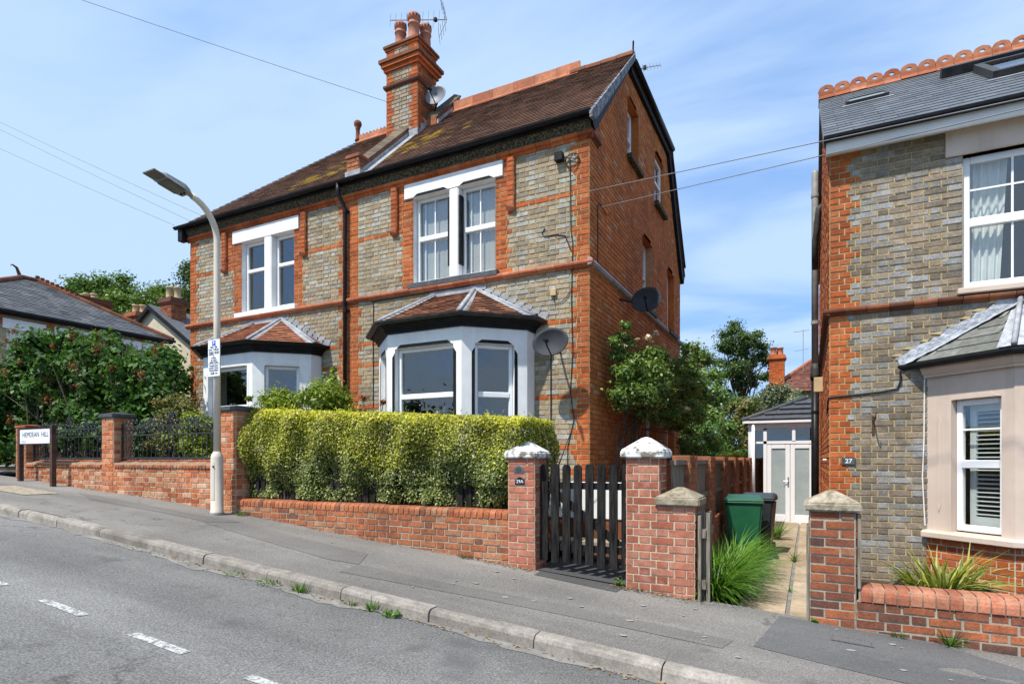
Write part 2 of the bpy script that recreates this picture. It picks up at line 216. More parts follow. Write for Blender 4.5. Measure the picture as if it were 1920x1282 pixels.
MT['hedge'] = m_leaf('hedge_leaf', [(0, (0.16, 0.18, 0.016)), (0.25, (0.34, 0.36, 0.026)), (0.55, (0.54, 0.51, 0.038)), (0.85, (0.68, 0.62, 0.06)), (1, (0.74, 0.68, 0.16))], 0.35, big=2.2)
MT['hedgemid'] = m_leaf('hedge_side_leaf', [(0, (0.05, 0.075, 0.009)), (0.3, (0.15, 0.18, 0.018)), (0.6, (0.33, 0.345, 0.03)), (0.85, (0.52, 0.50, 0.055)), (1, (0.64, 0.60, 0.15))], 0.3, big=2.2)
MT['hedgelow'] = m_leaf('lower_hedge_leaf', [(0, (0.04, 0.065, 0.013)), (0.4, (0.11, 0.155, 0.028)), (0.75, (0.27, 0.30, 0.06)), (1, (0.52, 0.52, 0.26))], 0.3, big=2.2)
MT['lilac'] = m_leaf('lilac_leaf', [(0, (0.020, 0.058, 0.010)), (0.5, (0.046, 0.115, 0.020)), (1, (0.10, 0.195, 0.042))], 0.3, 0.5, big=0.8, spec=0.22)
MT['seed'] = m_leaf('brown_seed_head', [(0, (0.14, 0.045, 0.017)), (0.5, (0.26, 0.09, 0.032)), (1, (0.38, 0.15, 0.055))], 0.1, 0.8)
MT['treeA'] = m_leaf('broadleaf_crown', [(0, (0.036, 0.080, 0.014)), (0.5, (0.085, 0.160, 0.028)), (1, (0.16, 0.25, 0.05))], 0.3, big=0.35)
MT['treeB'] = m_leaf('bright_broadleaf_crown', [(0, (0.05, 0.10, 0.012)), (0.5, (0.10, 0.175, 0.022)), (1, (0.17, 0.25, 0.04))], 0.35, big=0.35)
MT['treeC'] = m_leaf('dark_broadleaf_crown', [(0, (0.026, 0.056, 0.012)), (0.5, (0.058, 0.108, 0.024)), (1, (0.11, 0.165, 0.042))], 0.3, big=0.5)
MT['rose'] = m_leaf('rose_leaf', [(0, (0.06, 0.12, 0.022)), (0.5, (0.14, 0.235, 0.048)), (1, (0.27, 0.36, 0.10))], 0.32, 0.4, big=1.2)
MT['petal'] = m_leaf('cream_petal', [(0, (0.62, 0.45, 0.30)), (1, (0.76, 0.65, 0.48))], 0.2, 0.7)
MT['shrubA'] = m_leaf('pink_tipped_shrub_leaf', [(0, (0.05, 0.085, 0.018)), (0.45, (0.11, 0.15, 0.032)), (0.7, (0.21, 0.21, 0.055)), (0.88, (0.32, 0.17, 0.085)), (1, (0.38, 0.30, 0.12))], 0.3, big=1.5)
MT['shrubB'] = m_leaf('yellow_green_shrub_leaf', [(0, (0.08, 0.13, 0.014)), (0.5, (0.20, 0.28, 0.028)), (1, (0.36, 0.42, 0.06))], 0.35, big=1.5)
MT['silver'] = m_leaf('silver_shrub_leaf', [(0, (0.07, 0.10, 0.045)), (0.6, (0.16, 0.19, 0.095)), (1, (0.38, 0.39, 0.28))], 0.3, big=1.0)
MT['blade'] = m_leaf('grass_blade', [(0, (0.045, 0.12, 0.012)), (0.5, (0.10, 0.22, 0.022)), (1, (0.20, 0.34, 0.055))], 0.35, 0.4, big=2)
MT['flax'] = m_leaf('striped_blade', [(0, (0.07, 0.12, 0.018)), (0.4, (0.20, 0.25, 0.04)), (0.75, (0.40, 0.40, 0.075)), (1, (0.52, 0.46, 0.18))], 0.3, 0.4, big=3)
MT['weed'] = m_leaf('weed_leaf', [(0, (0.035, 0.10, 0.010)), (0.6, (0.08, 0.19, 0.018)), (1, (0.16, 0.27, 0.04))], 0.35, big=3)
MT['dryweed'] = m_leaf('dry_weed', [(0, (0.13, 0.085, 0.04)), (1, (0.30, 0.22, 0.11))], 0.2, 0.8)
# ---------------------------------------------------------------- scene-object helpers
def place(o, parent):
    COL.objects.link(o)
    if parent is not None:
        o.parent = parent; o.matrix_parent_inverse = wm(parent).inverted()
    return o
def wm(o):
    m = Matrix.LocRotScale(o.location, o.rotation_euler, o.scale)
    return wm(o.parent) @ o.matrix_parent_inverse @ m if o.parent else m
def tag(o, label=None, cat=None, group=None, kind=None):
    if label: o['label'] = label
    if cat: o['category'] = cat
    if group: o['group'] = group
    if kind: o['kind'] = kind
    return o
def thing(name, label, cat, loc, group=None, rz=0):
    o = bpy.data.objects.new(name, None); o.empty_display_size = 0.2; o.location = loc; o.rotation_euler = (0, 0, rz); COL.objects.link(o)
    return tag(o, label, cat, group)
def frame(x, y, ang=0.0, z=0.0): return Matrix.Translation((x, y, z)) @ Matrix.Rotation(ang, 4, 'Z')
def frame2(p, q): return frame(p[0], p[1], math.atan2(q[1]-p[1], q[0]-p[0]))   # local x from p to q, -y outward (right-hand side)
I4 = Matrix.Identity(4)
class MB:
    def __init__(s): s.V = []; s.F = []
    def add(s, vs, fs, T=None):
        k = len(s.V)
        s.V += [tuple(T @ Vector(v)) for v in vs] if T is not None else [tuple(v) for v in vs]
        s.F += [tuple(i+k for i in f) for f in fs]; return s
    def box(s, x0, x1, y0, y1, z0, z1, T=None):
        return s.add([(x0,y0,z0),(x1,y0,z0),(x1,y1,z0),(x0,y1,z0),(x0,y0,z1),(x1,y0,z1),(x1,y1,z1),(x0,y1,z1)],
                     [(0,3,2,1),(4,5,6,7),(0,1,5,4),(1,2,6,5),(2,3,7,6),(3,0,4,7)], T)
    def poly(s, pts, T=None): return s.add(pts, [tuple(range(len(pts)))], T)
    def prism(s, pts, vec, T=None):
        n = len(pts); v = Vector(vec); q = [tuple(Vector(p)+v) for p in pts]
        return s.add(list(pts)+q, [tuple(range(n))[::-1], tuple(range(n, 2*n))]+[(i, (i+1) % n, n+(i+1) % n, n+i) for i in range(n)], T)
    def tube(s, pts, rad, n=8, cap=True, T=None):
        pts = [Vector(p) for p in pts]; rad = rad if isinstance(rad, (list, tuple)) else [rad]*len(pts)
        vs, fs = [], []; ref = None
        for i, p in enumerate(pts):
            d = (pts[min(i+1, len(pts)-1)]-pts[max(i-1, 0)]).normalized()
            if ref is None: ref = Vector((0, 0, 1)) if abs(d.z) < 0.9 else Vector((1, 0, 0))
            a = d.cross(ref).normalized(); b = d.cross(a).normalized(); ref = b.cross(d)*-1 if False else ref
            if abs(d.dot(ref)) > 0.97: ref = a
            for k in range(n):
                t = 2*math.pi*k/n; vs.append(p+(a*math.cos(t)+b*math.sin(t))*rad[i])
        for i in range(len(pts)-1):
            for k in range(n): fs.append((i*n+k, i*n+(k+1) % n, (i+1)*n+(k+1) % n, (i+1)*n+k))
        if cap: fs += [tuple(range(n))[::-1], tuple(range((len(pts)-1)*n, len(pts)*n))]
        return s.add(vs, fs, T)
    def lathe(s, prof, n=16, T=None):
        vs = [(r*math.cos(2*math.pi*k/n), r*math.sin(2*math.pi*k/n), z) for r, z in prof for k in range(n)]
        fs = [(i*n+k, i*n+(k+1) % n, (i+1)*n+(k+1) % n, (i+1)*n+k) for i in range(len(prof)-1) for k in range(n)]
        fs += [tuple(range(n))[::-1], tuple(range((len(prof)-1)*n, len(prof)*n))]
        return s.add(vs, fs, T)
    def sweep(s, plan, prof, closed_prof=True):
        """extrude the profile [(offset outwards, z)] along a plan polyline; outwards is to the right of travel"""
        P = [Vector((p[0], p[1])) for p in plan]; nrm = []
        for i in range(len(P)-1):
            d = (P[i+1]-P[i]).normalized(); nrm.append(Vector((d.y, -d.x)))
        rows = []
        for i, p in enumerate(P):
            a = nrm[max(i-1, 0)]; b = nrm[min(i, len(nrm)-1)]; m = (a+b); m = m/(m.length_squared/2) if m.length > 1e-6 else a
            rows.append([(p.x+m.x*o, p.y+m.y*o, z) for o, z in prof])
        n = len(prof); vs = [v for r in rows for v in r]; fs = []
        for i in range(len(P)-1):
            for k in range(n if closed_prof else n-1): fs.append((i*n+k, (i+1)*n+k, (i+1)*n+(k+1) % n, i*n+(k+1) % n))
        if closed_prof: fs += [tuple(range(n)), tuple(range((len(P)-1)*n, len(P)*n))[::-1]]
        return s.add(vs, fs)
    def tile(s, O, u, sd, n, u0, u1, s0, s1, th, lift):
        O, u, sd, n = Vector(O), Vector(u), Vector(sd), Vector(n)
        f = lambda a, b, c: O+u*a+sd*b+n*c
        return s.add([f(u0, s0, lift), f(u1, s0, lift), f(u1, s1, 0.001), f(u0, s1, 0.001), f(u0, s0, lift-th), f(u1, s0, lift-th)],
                     [(0, 1, 2, 3), (4, 5, 1, 0), (4, 0, 3), (1, 5, 2)])
    def build(s, name, mat, parent=None, smooth=False, kind=None):
        me = bpy.data.meshes.new(name); me.from_pydata(s.V, [], s.F); me.materials.append(MT[mat] if isinstance(mat, str) else mat)
        if smooth: me.polygons.foreach_set('use_smooth', [True]*len(me.polygons))
        me.update(); o = bpy.data.objects.new(name, me); place(o, parent)
        if kind: o['kind'] = kind
        return o
def recalc(o):
    import bmesh
    bm = bmesh.new(); bm.from_mesh(o.data); bmesh.ops.recalc_face_normals(bm, faces=bm.faces); bm.to_mesh(o.data); bm.free(); return o
def bevel(o, w=0.006, seg=1):
    import bmesh
    bm = bmesh.new(); bm.from_mesh(o.data); bmesh.ops.recalc_face_normals(bm, faces=bm.faces)
    bmesh.ops.bevel(bm, geom=[e for e in bm.edges if e.is_manifold and e.calc_face_angle(0) > 0.5], offset=w, segments=seg, affect='EDGES', clamp_overlap=True)
    bm.to_mesh(o.data); bm.free(); return o
_CUBE = {}
def unit_piece(key, mat, b=0.06):
    """a shared one-metre block with slightly eased edges"""
    k = (key, mat, b)
    if k not in _CUBE:
        o = MB().box(-.5, .5, -.5, .5, -.5, .5); me = bpy.data.meshes.new(key); me.from_pydata(o.V, [], o.F); me.materials.append(MT[mat]); me.update(); _CUBE[k] = me
    return _CUBE[k]
def block(name, mat, T, x0, x1, y0, y1, z0, z1, parent):
    """one block as its own object, sharing unit mesh data"""
    o = bpy.data.objects.new(name, unit_piece(name, mat)); M_ = T @ Matrix.Translation(((x0+x1)/2, (y0+y1)/2, (z0+z1)/2))
    lo, ro, _ = M_.decompose(); o.location = lo; o.rotation_euler = ro.to_euler(); o.scale = (x1-x0, y1-y0, z1-z0); return place(o, parent)
def project(p):
    d = -p[0]*math.sin(YAW)+p[1]*math.cos(YAW); r = p[0]*math.cos(YAW)+p[1]*math.sin(YAW)
    if d < 0.1: return (-9999, -9999, d)
    return (960+FPX*r/d, HZ-FPX*p[2]/d, d)

# ---------------------------------------------------------------- brickwork
SB, HB, JT, CO = 0.215, 0.1025, 0.010, 0.075
class Bricks:
    """collects the bricks of one thing; the largest in view become objects, the rest one mesh for each colour"""
    def __init__(s): s.L = []
    def seg(s, part, T, u0, u1, z, tagm, row, flem=True, joint=JT, h=CO, off=None):
        mod = SB+HB+2*joint; sizes = [SB+joint, HB+joint] if flem else [SB+joint, SB+joint]
        if not flem: mod = 2*(SB+joint)
        o = off if off is not None else (0.0 if row % 2 == 0 else (mod/2 if flem else (SB+joint)/2))
        k = math.floor((u0-o)/mod)-1; pieces = []
        x = o+k*mod
        while x < u1:
            for w in sizes:
                a, b = max(x, u0), min(x+w, u1)
                if b-a > 0.004: pieces.append([a, b])
                x += w
        i = 0
        while i < len(pieces):                                  # merge slivers into neighbours
            if pieces[i][1]-pieces[i][0] < 0.045 and len(pieces) > 1:
                if i > 0: pieces[i-1][1] = pieces[i][1]; pieces.pop(i); continue
                pieces[1][0] = pieces[0][0]; pieces.pop(0); continue
            i += 1
        for a, b in pieces: s.one(part, T, a+joint/2, b-joint/2, z+joint/2, z+h-joint/2, tagm)
    def one(s, part, T, u0, u1, z0, z1, tagm): s.L.append((part, T, u0, u1, z0, z1, tagm))
    def flush(s, limit=300, skip=None, proud=0.007, name='brick', rough=0.5):
        if not s.L: return
        sc = []
        for i, (part, T, u0, u1, z0, z1, tg) in enumerate(s.L):
            c = T @ Vector(((u0+u1)/2, 0, (z0+z1)/2)); x, y, d = project(c)
            n = (T.to_3x3() @ Vector((0, -1, 0))); view = -Vector(c).normalized(); cs = max(0.0, n.dot(view))
            ok = -5 < x < 1925 and -5 < y < 1287 and cs > 0.05 and not (skip and skip(x, y))
            sc.append(((u1-u0)*(z1-z0)*cs*(FPX/d)**2 if ok else 0.0, i))
        sc.sort(reverse=True); chosen = {i for a, i in sc[:limit] if a > 60}
        rest = {}
        for i, (part, T, u0, u1, z0, z1, tg) in enumerate(s.L):
            j = random.uniform(-0.002, 0.0025)*(1+rough*.5); q = .0028*rough
            u0, u1, z0, z1 = u0+random.uniform(-q*.3, q), u1-random.uniform(-q*.3, q), z0+random.uniform(-q*.3, q), z1-random.uniform(-q*.3, q*1.2)
            if i in chosen:
                o = bpy.data.objects.new(name, brick_mesh(tg)); M_ = T @ Matrix.Translation(((u0+u1)/2, 0, (z0+z1)/2))
                lo, ro, _ = M_.decompose(); e = ro.to_euler(); o.location = lo; e.y += random.uniform(-.010, .010)*rough; o.rotation_euler = e; o.scale = (u1-u0, (proud+j)/0.01, z1-z0); place(o, part)
            else:
                mb = rest.setdefault((part.name, tg), (part, MB()))[1]; p = proud+j; c = 0.0035
                mb.add([(u0+c, -p, z0+c), (u1-c, -p, z0+c), (u1-c, -p, z1-c), (u0+c, -p, z1-c), (u0, 0.004, z0), (u1, 0.004, z0), (u1, 0.004, z1), (u0, 0.004, z1)],
                       [(0, 1, 2, 3), (4, 5, 1, 0), (5, 6, 2, 1), (6, 7, 3, 2), (7, 4, 0, 3)], T)
        for (pn, tg), (part, mb) in rest.items(): mb.build('brickwork', tg, part, kind='stuff')
_BR = {}
def brick_mesh(tg):
    if tg not in _BR:
        cx, cz = 0.018, 0.05; me = bpy.data.meshes.new('brick')
        me.from_pydata([(-.5+cx, -.01, -.5+cz), (.5-cx, -.01, -.5+cz), (.5-cx, -.01, .5-cz), (-.5+cx, -.01, .5-cz), (-.5, 0.004, -.5), (.5, 0.004, -.5), (.5, 0.004, .5), (-.5, 0.004, .5)], [],
                       [(0, 1, 2, 3), (4, 5, 1, 0), (5, 6, 2, 1), (6, 7, 3, 2), (7, 4, 0, 3)]); me.materials.append(MT[tg]); me.update(); _BR[tg] = me
    return _BR[tg]
def subtract(segs, a, b):
    out = []
    for u0, u1, tg in segs:
        if b <= u0 or a >= u1: out.append((u0, u1, tg)); continue
        if a > u0: out.append((u0, a, tg))
        if b < u1: out.append((b, u1, tg))
    return out
def over(segs, a, b, tg):
    return subtract(segs, a, b)+[(a, b, tg)] if b-a > 0.01 else segs
def brick_wall(bk, part_name, parent, T, z0, z1, segfn, mortar='mortar', flem=True):
    """segfn(row, z) -> [(u0, u1, tag)] brick runs of that course; the mortar sheet covers the same runs"""
    rows = int(round((z1-z0)/CO)); mb = MB(); allr = []
    for r in range(rows):
        z = z0+r*CO; sg = sorted(segfn(r, z)); allr.append((z, sg))
        runs = []
        for u0, u1, tg in sg:
            if runs and abs(runs[-1][1]-u0) < 1e-4: runs[-1][1] = u1
            else: runs.append([u0, u1])
        for u0, u1 in runs: mb.add([(u0, 0, z), (u1, 0, z), (u1, 0, z+CO), (u0, 0, z+CO)], [(0, 1, 2, 3)], T)
    part = mb.build(part_name, mortar, parent)
    for r, (z, sg) in enumerate(allr):
        for u0, u1, tg in sg:
            if u1-u0 > 0.02: bk.seg(part, T, u0, u1, z, tg, r, flem)
    return part
def brick_pier(bk, part_name, parent, x0, x1, y0, y1, z0, z1, tagm, mortar='mortar', faces='FRLB', flem=True, base=None, tagfn=None, foot=0.3):
    """a rectangular brick shaft: mortar core and bricks on the faces named"""
    rows = int(round((z1-z0)/CO)); mb = MB().box(x0, x1, y0, y1, z0-foot, z1); part = mb.build(part_name, mortar, parent)
    w, d = x1-x0, y1-y0
    F = dict(F=(frame(x0, y0, 0), w), R=(frame(x1, y0, R(90)), d), L=(frame(x0, y1, R(-90)), d), B=(frame(x1, y1, R(180)), w))
    for k in faces:
        T, W = F[k]
        for r in range(-4 if base is None else 0, rows):
            z = z1-(rows-r)*CO
            rr = r+(1 if k in 'RL' else 0)
            tg = tagfn(r, k) if tagfn else tagm
            if isinstance(tg, list):
                for a, b, tt in tg: bk.seg(part, T, a, b, z, tt, rr, flem)
            elif W < 0.24: bk.seg(part, T, 0, W, z, tg, rr, flem, off=0 if rr % 2 else -0.11)
            else: bk.seg(part, T, 0, W, z, tg, rr, flem, off=0 if rr % 2 == 0 else HB+JT-(SB+HB+2*JT))
    return part
def pieces_along(name, mat, parent, plan, prof, length, gap=0.006):
    """a moulded course made of separate pieces, each an object; alike pieces share one mesh"""
    cache = {}
    for i in range(len(plan)-1):
        p, q = Vector(plan[i]), Vector(plan[i+1]); L = (q-p).length; n = max(1, int(round(L/length))); w = L/n
        T = frame2(p, q)
        for k in range(n):
            key = round(w, 4)
            if key not in cache:
                m = MB().prism([(0+gap/2, -o, z) for o, z in prof], (w-gap, 0, 0)); me = bpy.data.meshes.new(name); me.from_pydata(m.V, [], m.F); me.materials.append(MT[mat]); me.update(); cache[key] = me
            o = bpy.data.objects.new(name, cache[key]); M_ = T @ Matrix.Translation((k*w, random.uniform(-.002, .002), 0)); lo, ro, _ = M_.decompose(); o.location = lo; o.rotation_euler = ro.to_euler(); place(o, parent)

# ---------------------------------------------------------------- roofs
def tile_field(O, u, sd, left, right, length, gauge, tw, th, mbfn, jitter=0.004, lap=1.25):
    """courses of tiles on a slope: O origin on the eave, u along it, sd up the slope; left/right bounds as functions of s; mbfn(u, s) -> MB"""
    O, u, sd = Vector(O), Vector(u).normalized(), Vector(sd).normalized(); n = u.cross(sd).normalized()
    r = 0; s = 0.0
    while s < length-0.3*gauge:
        l, rt = left(s+gauge*0.5), right(s+gauge*0.5); x = l-(tw/2 if r % 2 else 0)-random.uniform(0, .01)
        while x < rt:
            a, b = max(x+0.002, l), min(x+tw-0.002, rt)
            if b-a > 0.012: mbfn((a+b)/2, s).tile(O, u, sd, n, a, b, s+random.uniform(-jitter, jitter), min(s+gauge*lap, length), th, th*1.6+random.uniform(-.3, .7)*jitter)
            x += tw
        r += 1; s += gauge
def slate_objects(name, mat, parent, O, u, sd, left, right, length, gauge, tw, th, skip=None):
    O, u, sd = Vector(O), Vector(u).normalized(), Vector(sd).normalized(); n = u.cross(sd).normalized(); B = Matrix((u, sd, n)).transposed()
    r = 0; s = 0.0; cache = {}
    while s < length-0.3*gauge:
        l, rt = left(s+gauge*0.5), right(s+gauge*0.5); x = l-(tw/2 if r % 2 else 0)
        while x < rt:
            a, b = max(x+0.002, l), min(x+tw-0.002, rt)
            if b-a > 0.02 and not (skip and skip((a+b)/2, s)):
                w = round(b-a, 3); ln = round(min(s+gauge*1.25, length)-s, 3)
                if (w, ln) not in cache:
                    m = MB().tile((0, 0, 0), (1, 0, 0), (0, 1, 0), (0, 0, 1), -w/2, w/2, 0, ln, th, th*1.7); me = bpy.data.meshes.new(name); me.from_pydata(m.V, [], m.F); me.materials.append(MT[mat]); me.update(); cache[(w, ln)] = me
                o = bpy.data.objects.new(name, cache[(w, ln)]); o.location = O+u*((a+b)/2)+sd*(s+random.uniform(-.003, .003)); o.rotation_euler = (B @ Matrix.Rotation(random.uniform(-.004, .004), 3, 'Z')).to_euler(); place(o, parent)
            x += tw
        r += 1; s += gauge

# ---------------------------------------------------------------- windows
def window(parent, T, u0, u1, z0, z1, rails=(), bars=(), fw=0.055, depth=0.10, name='window', mat='upvc', glass='glass', hbars=(), proud=0.0):
    """frame set back in an opening; rails: heights of transoms (z, half width); bars: thin vertical bars (u, z0, z1)"""
    mb = MB(); d0, d1 = depth, depth+0.06
    mb.box(u0, u0+fw, d0, d1, z0, z1, T); mb.box(u1-fw, u1, d0, d1, z0, z1, T)
    mb.box(u0+fw, u1-fw, d0, d1, z0, z0+fw*1.15, T); mb.box(u0+fw, u1-fw, d0, d1, z1-fw, z1, T)
    w = mb.build(name, mat, parent); bevel(w, 0.008)
    zs = [z0+fw*1.15]
    for z, hw in rails:
        tr = MB().box(u0+fw, u1-fw, d0-0.012, d1+0.002, z-hw, z+hw, T).build('transom', mat, w); bevel(tr, 0.008); zs += [z-hw, z+hw]
    zs.append(z1-fw)
    for a, b in zip(zs[0::2], zs[1::2]):
        MB().box(u0+fw-.002, u1-fw+.002, d0+0.028, d0+0.034, a-.002, b+.002, T).build('pane', glass, w)
        for u in bars: MB().box(u-0.010, u+0.010, d0+0.014, d0+0.027, a, b, T).build('glazing_bar', mat, w)
    for z in hbars: MB().box(u0+fw, u1-fw, d0+0.015, d0+0.0265, z-0.010, z+0.010, T).build('glazing_bar', mat, w)
    return w
def reveal(mb, T, u0, u1, z0, z1, d, sides='LRTB'):
    if 'L' in sides: mb.add([(u0, -.006, z0), (u0, d, z0), (u0, d, z1), (u0, -.006, z1)], [(0, 1, 2, 3)], T)
    if 'R' in sides: mb.add([(u1, -.006, z0), (u1, d, z0), (u1, d, z1), (u1, -.006, z1)], [(3, 2, 1, 0)], T)
    if 'T' in sides: mb.add([(u0, -.006, z1), (u1, -.006, z1), (u1, d, z1), (u0, d, z1)], [(3, 2, 1, 0)], T)
    if 'B' in sides: mb.add([(u0, -.006, z0), (u1, -.006, z0), (u1, d, z0), (u0, d, z0)], [(0, 1, 2, 3)], T)
def room(mb, T, u0, u1, z0, z1, d0, d1):
    mb.add([(u0, d0, z0), (u1, d0, z0), (u1, d1, z0), (u0, d1, z0), (u0, d0, z1), (u1, d0, z1), (u1, d1, z1), (u0, d1, z1)], [(0, 3, 2, 1), (4, 5, 6, 7), (1, 2, 6, 5), (2, 3, 7, 6), (3, 0, 4, 7)], T)
def lettering(txt, size, T, mat, parent, name='lettering', sx=1.0, depth=0.002, align='CENTER', off=0.0):
    """flat letters; T maps x right, -y outward, z up"""
    cu = bpy.data.curves.new(name, 'FONT'); cu.body = txt; cu.size = size; cu.align_x = align; cu.align_y = 'CENTER'; cu.extrude = depth/2; cu.resolution_u = 3; cu.offset = off
    tmp = bpy.data.objects.new('tmp_text', cu); COL.objects.link(tmp); dg = bpy.context.evaluated_depsgraph_get(); me = bpy.data.meshes.new_from_object(tmp.evaluated_get(dg)); bpy.data.objects.remove(tmp); bpy.data.curves.remove(cu)
    me.transform(Matrix.Scale(sx, 4, (1, 0, 0))); me.transform(Matrix.Rotation(R(90), 4, 'X')); me.transform(T); me.materials.clear(); me.materials.append(MT[mat])
    o = bpy.data.objects.new(name, me); return place(o, parent)

# ---------------------------------------------------------------- plants
def leaf_mesh(name, mat, parent, C, N, size, aspect=0.5, kind=None, fold=0.25, D=None):
    """many leaf-shaped quads: C centres, N normals, size lengths"""
    C = np.asarray(C, float); n = len(C); N = np.asarray(N, float); N = N/np.maximum(np.linalg.norm(N, axis=1, keepdims=True), 1e-6)
    if D is None: D = RNG.normal(size=(n, 3))
    D = D-(D*N).sum(1, keepdims=True)*N; D /= np.maximum(np.linalg.norm(D, axis=1, keepdims=True), 1e-6); S = np.cross(N, D)
    L = np.broadcast_to(size, (n,))[:, None]; W = L*aspect
    V = np.empty((n, 4, 3)); V[:, 0] = C-D*L*0.5; V[:, 1] = C+S*W*0.5+N*W*fold; V[:, 2] = C+D*L*0.5; V[:, 3] = C-S*W*0.5+N*W*fold
    me = bpy.data.meshes.new(name); me.vertices.add(4*n); me.vertices.foreach_set('co', V.ravel()); me.loops.add(4*n); me.loops.foreach_set('vertex_index', np.arange(4*n, dtype=np.int32))
    me.polygons.add(n); me.polygons.foreach_set('loop_start', np.arange(0, 4*n, 4, dtype=np.int32)); me.polygons.foreach_set('loop_total', np.full(n, 4, dtype=np.int32))
    me.materials.append(MT[mat]); me.update(calc_edges=True); me.validate(); o = bpy.data.objects.new(name, me); place(o, parent)
    if kind: o['kind'] = kind
    return o
def clump_points(cs, rs, per, shell=0.75, squash=0.8):
    """leaf centres and normals in clumps: cs centres, rs radii"""
    cs = np.asarray(cs, float); rs = np.asarray(rs, float); k = len(cs); idx = np.repeat(np.arange(k), per)
    d = RNG.normal(size=(len(idx), 3)); d /= np.linalg.norm(d, axis=1, keepdims=True); rad = (shell+(1-shell)*RNG.random(len(idx)))*np.where(RNG.random(len(idx)) < 0.25, RNG.random(len(idx)), 1.0)
    if shell < 0.7: rad = np.minimum(np.abs(RNG.normal(size=len(idx)))*0.5, 1.1)      # soft, fading clump
    p = d*rad[:, None]*rs[idx][:, None]; p[:, 2] *= squash
    N = d+np.array([0, 0, 0.5])+RNG.normal(size=d.shape)*0.55
    return cs[idx]+p, N
def crown_clumps(c, rx, ry, rz, k, rmin, rmax, bottom=-0.6):
    out = []
    while len(out) < k:
        d = RNG.normal(size=3); d /= np.linalg.norm(d); rr = RNG.random()**0.4
        if d[2]*rr < bottom: continue
        out.append((c[0]+d[0]*rr*rx, c[1]+d[1]*rr*ry, c[2]+d[2]*rr*rz))
    return np.array(out), RNG.uniform(rmin, rmax, k)
def tree(name, label, base, height, c, rad, k, rc, per, leaf, mat, trunk=0.22, group=None, cat='tree', bottom=-0.6, limbs=14, barkm='bark'):
    t = thing(name, label, cat, base, group); cs, rs = crown_clumps(c, rad[0], rad[1], rad[2], k, rc[0], rc[1], bottom)
    mb = MB(); b = Vector(base); top = Vector((c[0], c[1], c[2]+rad[2]*0.5)); mid = b.lerp(top, 0.5)+Vector((random.uniform(-.3, .3), random.uniform(-.3, .3), 0))
    pts = [b-Vector((0, 0, .2)), b.lerp(mid, 0.5), mid, mid.lerp(top, 0.55), top]; mb.tube(pts, [trunk*1.25, trunk, trunk*0.75, trunk*0.45, trunk*0.15], 9)
    for i in range(min(limbs, k)):
        e = Vector(cs[i]); a = pts[1].lerp(pts[3], random.uniform(0.2, 1.0)); m = a.lerp(e, 0.5)+Vector((0, 0, -0.12*(e-a).length)); mb.tube([a, m, e], [trunk*0.35, trunk*0.22, trunk*0.06], 6)
    mb.build('trunk', barkm, t, True)
    P, N = clump_points(cs, rs*1.15, per, 0.5, 0.7); leaf_mesh('crown', mat, t, P, N, RNG.uniform(leaf*0.7, leaf*1.25, len(P)), 0.62, kind='stuff')
    return t
def blades(name, mat, parent, roots, dirs, length, width, bend, seg=4, kind='stuff'):
    """arching strap leaves, each a tapered ribbon"""
    V, F = [], []
    for r0, d, L, w, bd in zip(roots, dirs, length, width, bend):
        p = Vector(r0); h = Vector((d[0], d[1], 0)); h = h.normalized() if h.length > 1e-5 else Vector((1, 0, 0)); side = Vector((-h.y, h.x, 0)); a = math.atan2(d[2], math.hypot(d[0], d[1])); k = len(V)
        for i in range(seg+1):
            f = i/seg; ww = w*(0.75+0.5*f if f < 0.4 else 0.95*(1-f)/0.6+0.02)
            V += [p-side*ww/2, p+side*ww/2+Vector((0, 0, ww*0.25))]
            a -= bd/seg; p = p+(h*math.cos(a)+Vector((0, 0, math.sin(a))))*(L/seg)
        F += [(k+2*i, k+2*i+1, k+2*i+3, k+2*i+2) for i in range(seg)]
    me = bpy.data.meshes.new(name); me.from_pydata([tuple(v) for v in V], [], F); me.materials.append(MT[mat]); me.update(); o = bpy.data.objects.new(name, me); place(o, parent)
    if kind: o['kind'] = kind
    return o
# ground profile along the street (downhill to the right)
GX = [-300, -80, -30, -20, -13.3, -11.6, -9.0, -7.2, -5.3, -3.96, -2.94, -1.6, -0.93, 0.02, 1.44, 4, 12, 80, 300]
GZ = [1.5, 0.8, 0.05, -0.08, -0.33, -0.46, -0.615, -0.757, -0.935, -1.055, -1.13, -1.25, -1.305, -1.383, -1.465, -1.60, -2.0, -4, -6]
def G(x): return float(np.interp(x, GX, GZ))
def gs(x): return sum(G(x+d) for d in (-1.0, -.5, 0, .5, 1.0))/5 if -14 < x < 3 else G(x)
# ================================================================ ground, road, pavement
def sheet(name, mat, xs, ys, zf, kind='structure', parent=None):
    mb = MB(); n = len(ys); mb.V = [(x, y, zf(x, y)) for x in xs for y in ys]
    mb.F = [(i*n+j, (i+1)*n+j, (i+1)*n+j+1, i*n+j+1) for i in range(len(xs)-1) for j in range(n-1)]
    o = mb.build(name, mat, parent, smooth=True); o['kind'] = kind; return o
lin = lambda a, b, n: list(np.linspace(a, b, n))
MT['lawn'] = m_noise('rough_grass_ground', (0.05, 0.075, 0.022), (0.11, 0.12, 0.045), 3, 6, rough=0.98, bump=0.8, bscale=20, bd=0.02)
sheet('ground', 'lawn', sorted(set(GX+lin(-40, 12, 60))), [-300, -60, -12.1, 4.2, 6.2, 30, 300], lambda x, y: gs(x)-0.35+(-0.75 if -12.2 < y < 5 else 0)+(0.02*max(0, y-40)))
KY = 3.90
def zroad(x, y):
    d = KY-y; return gs(x)-0.135+0.022*min(d, 3.2)-0.02*max(0, d-3.2)+0.012*math.exp(-d*2.2)*0
sheet('road', 'road', lin(-45, 14, 160), lin(-12, KY-0.02, 24), zroad)
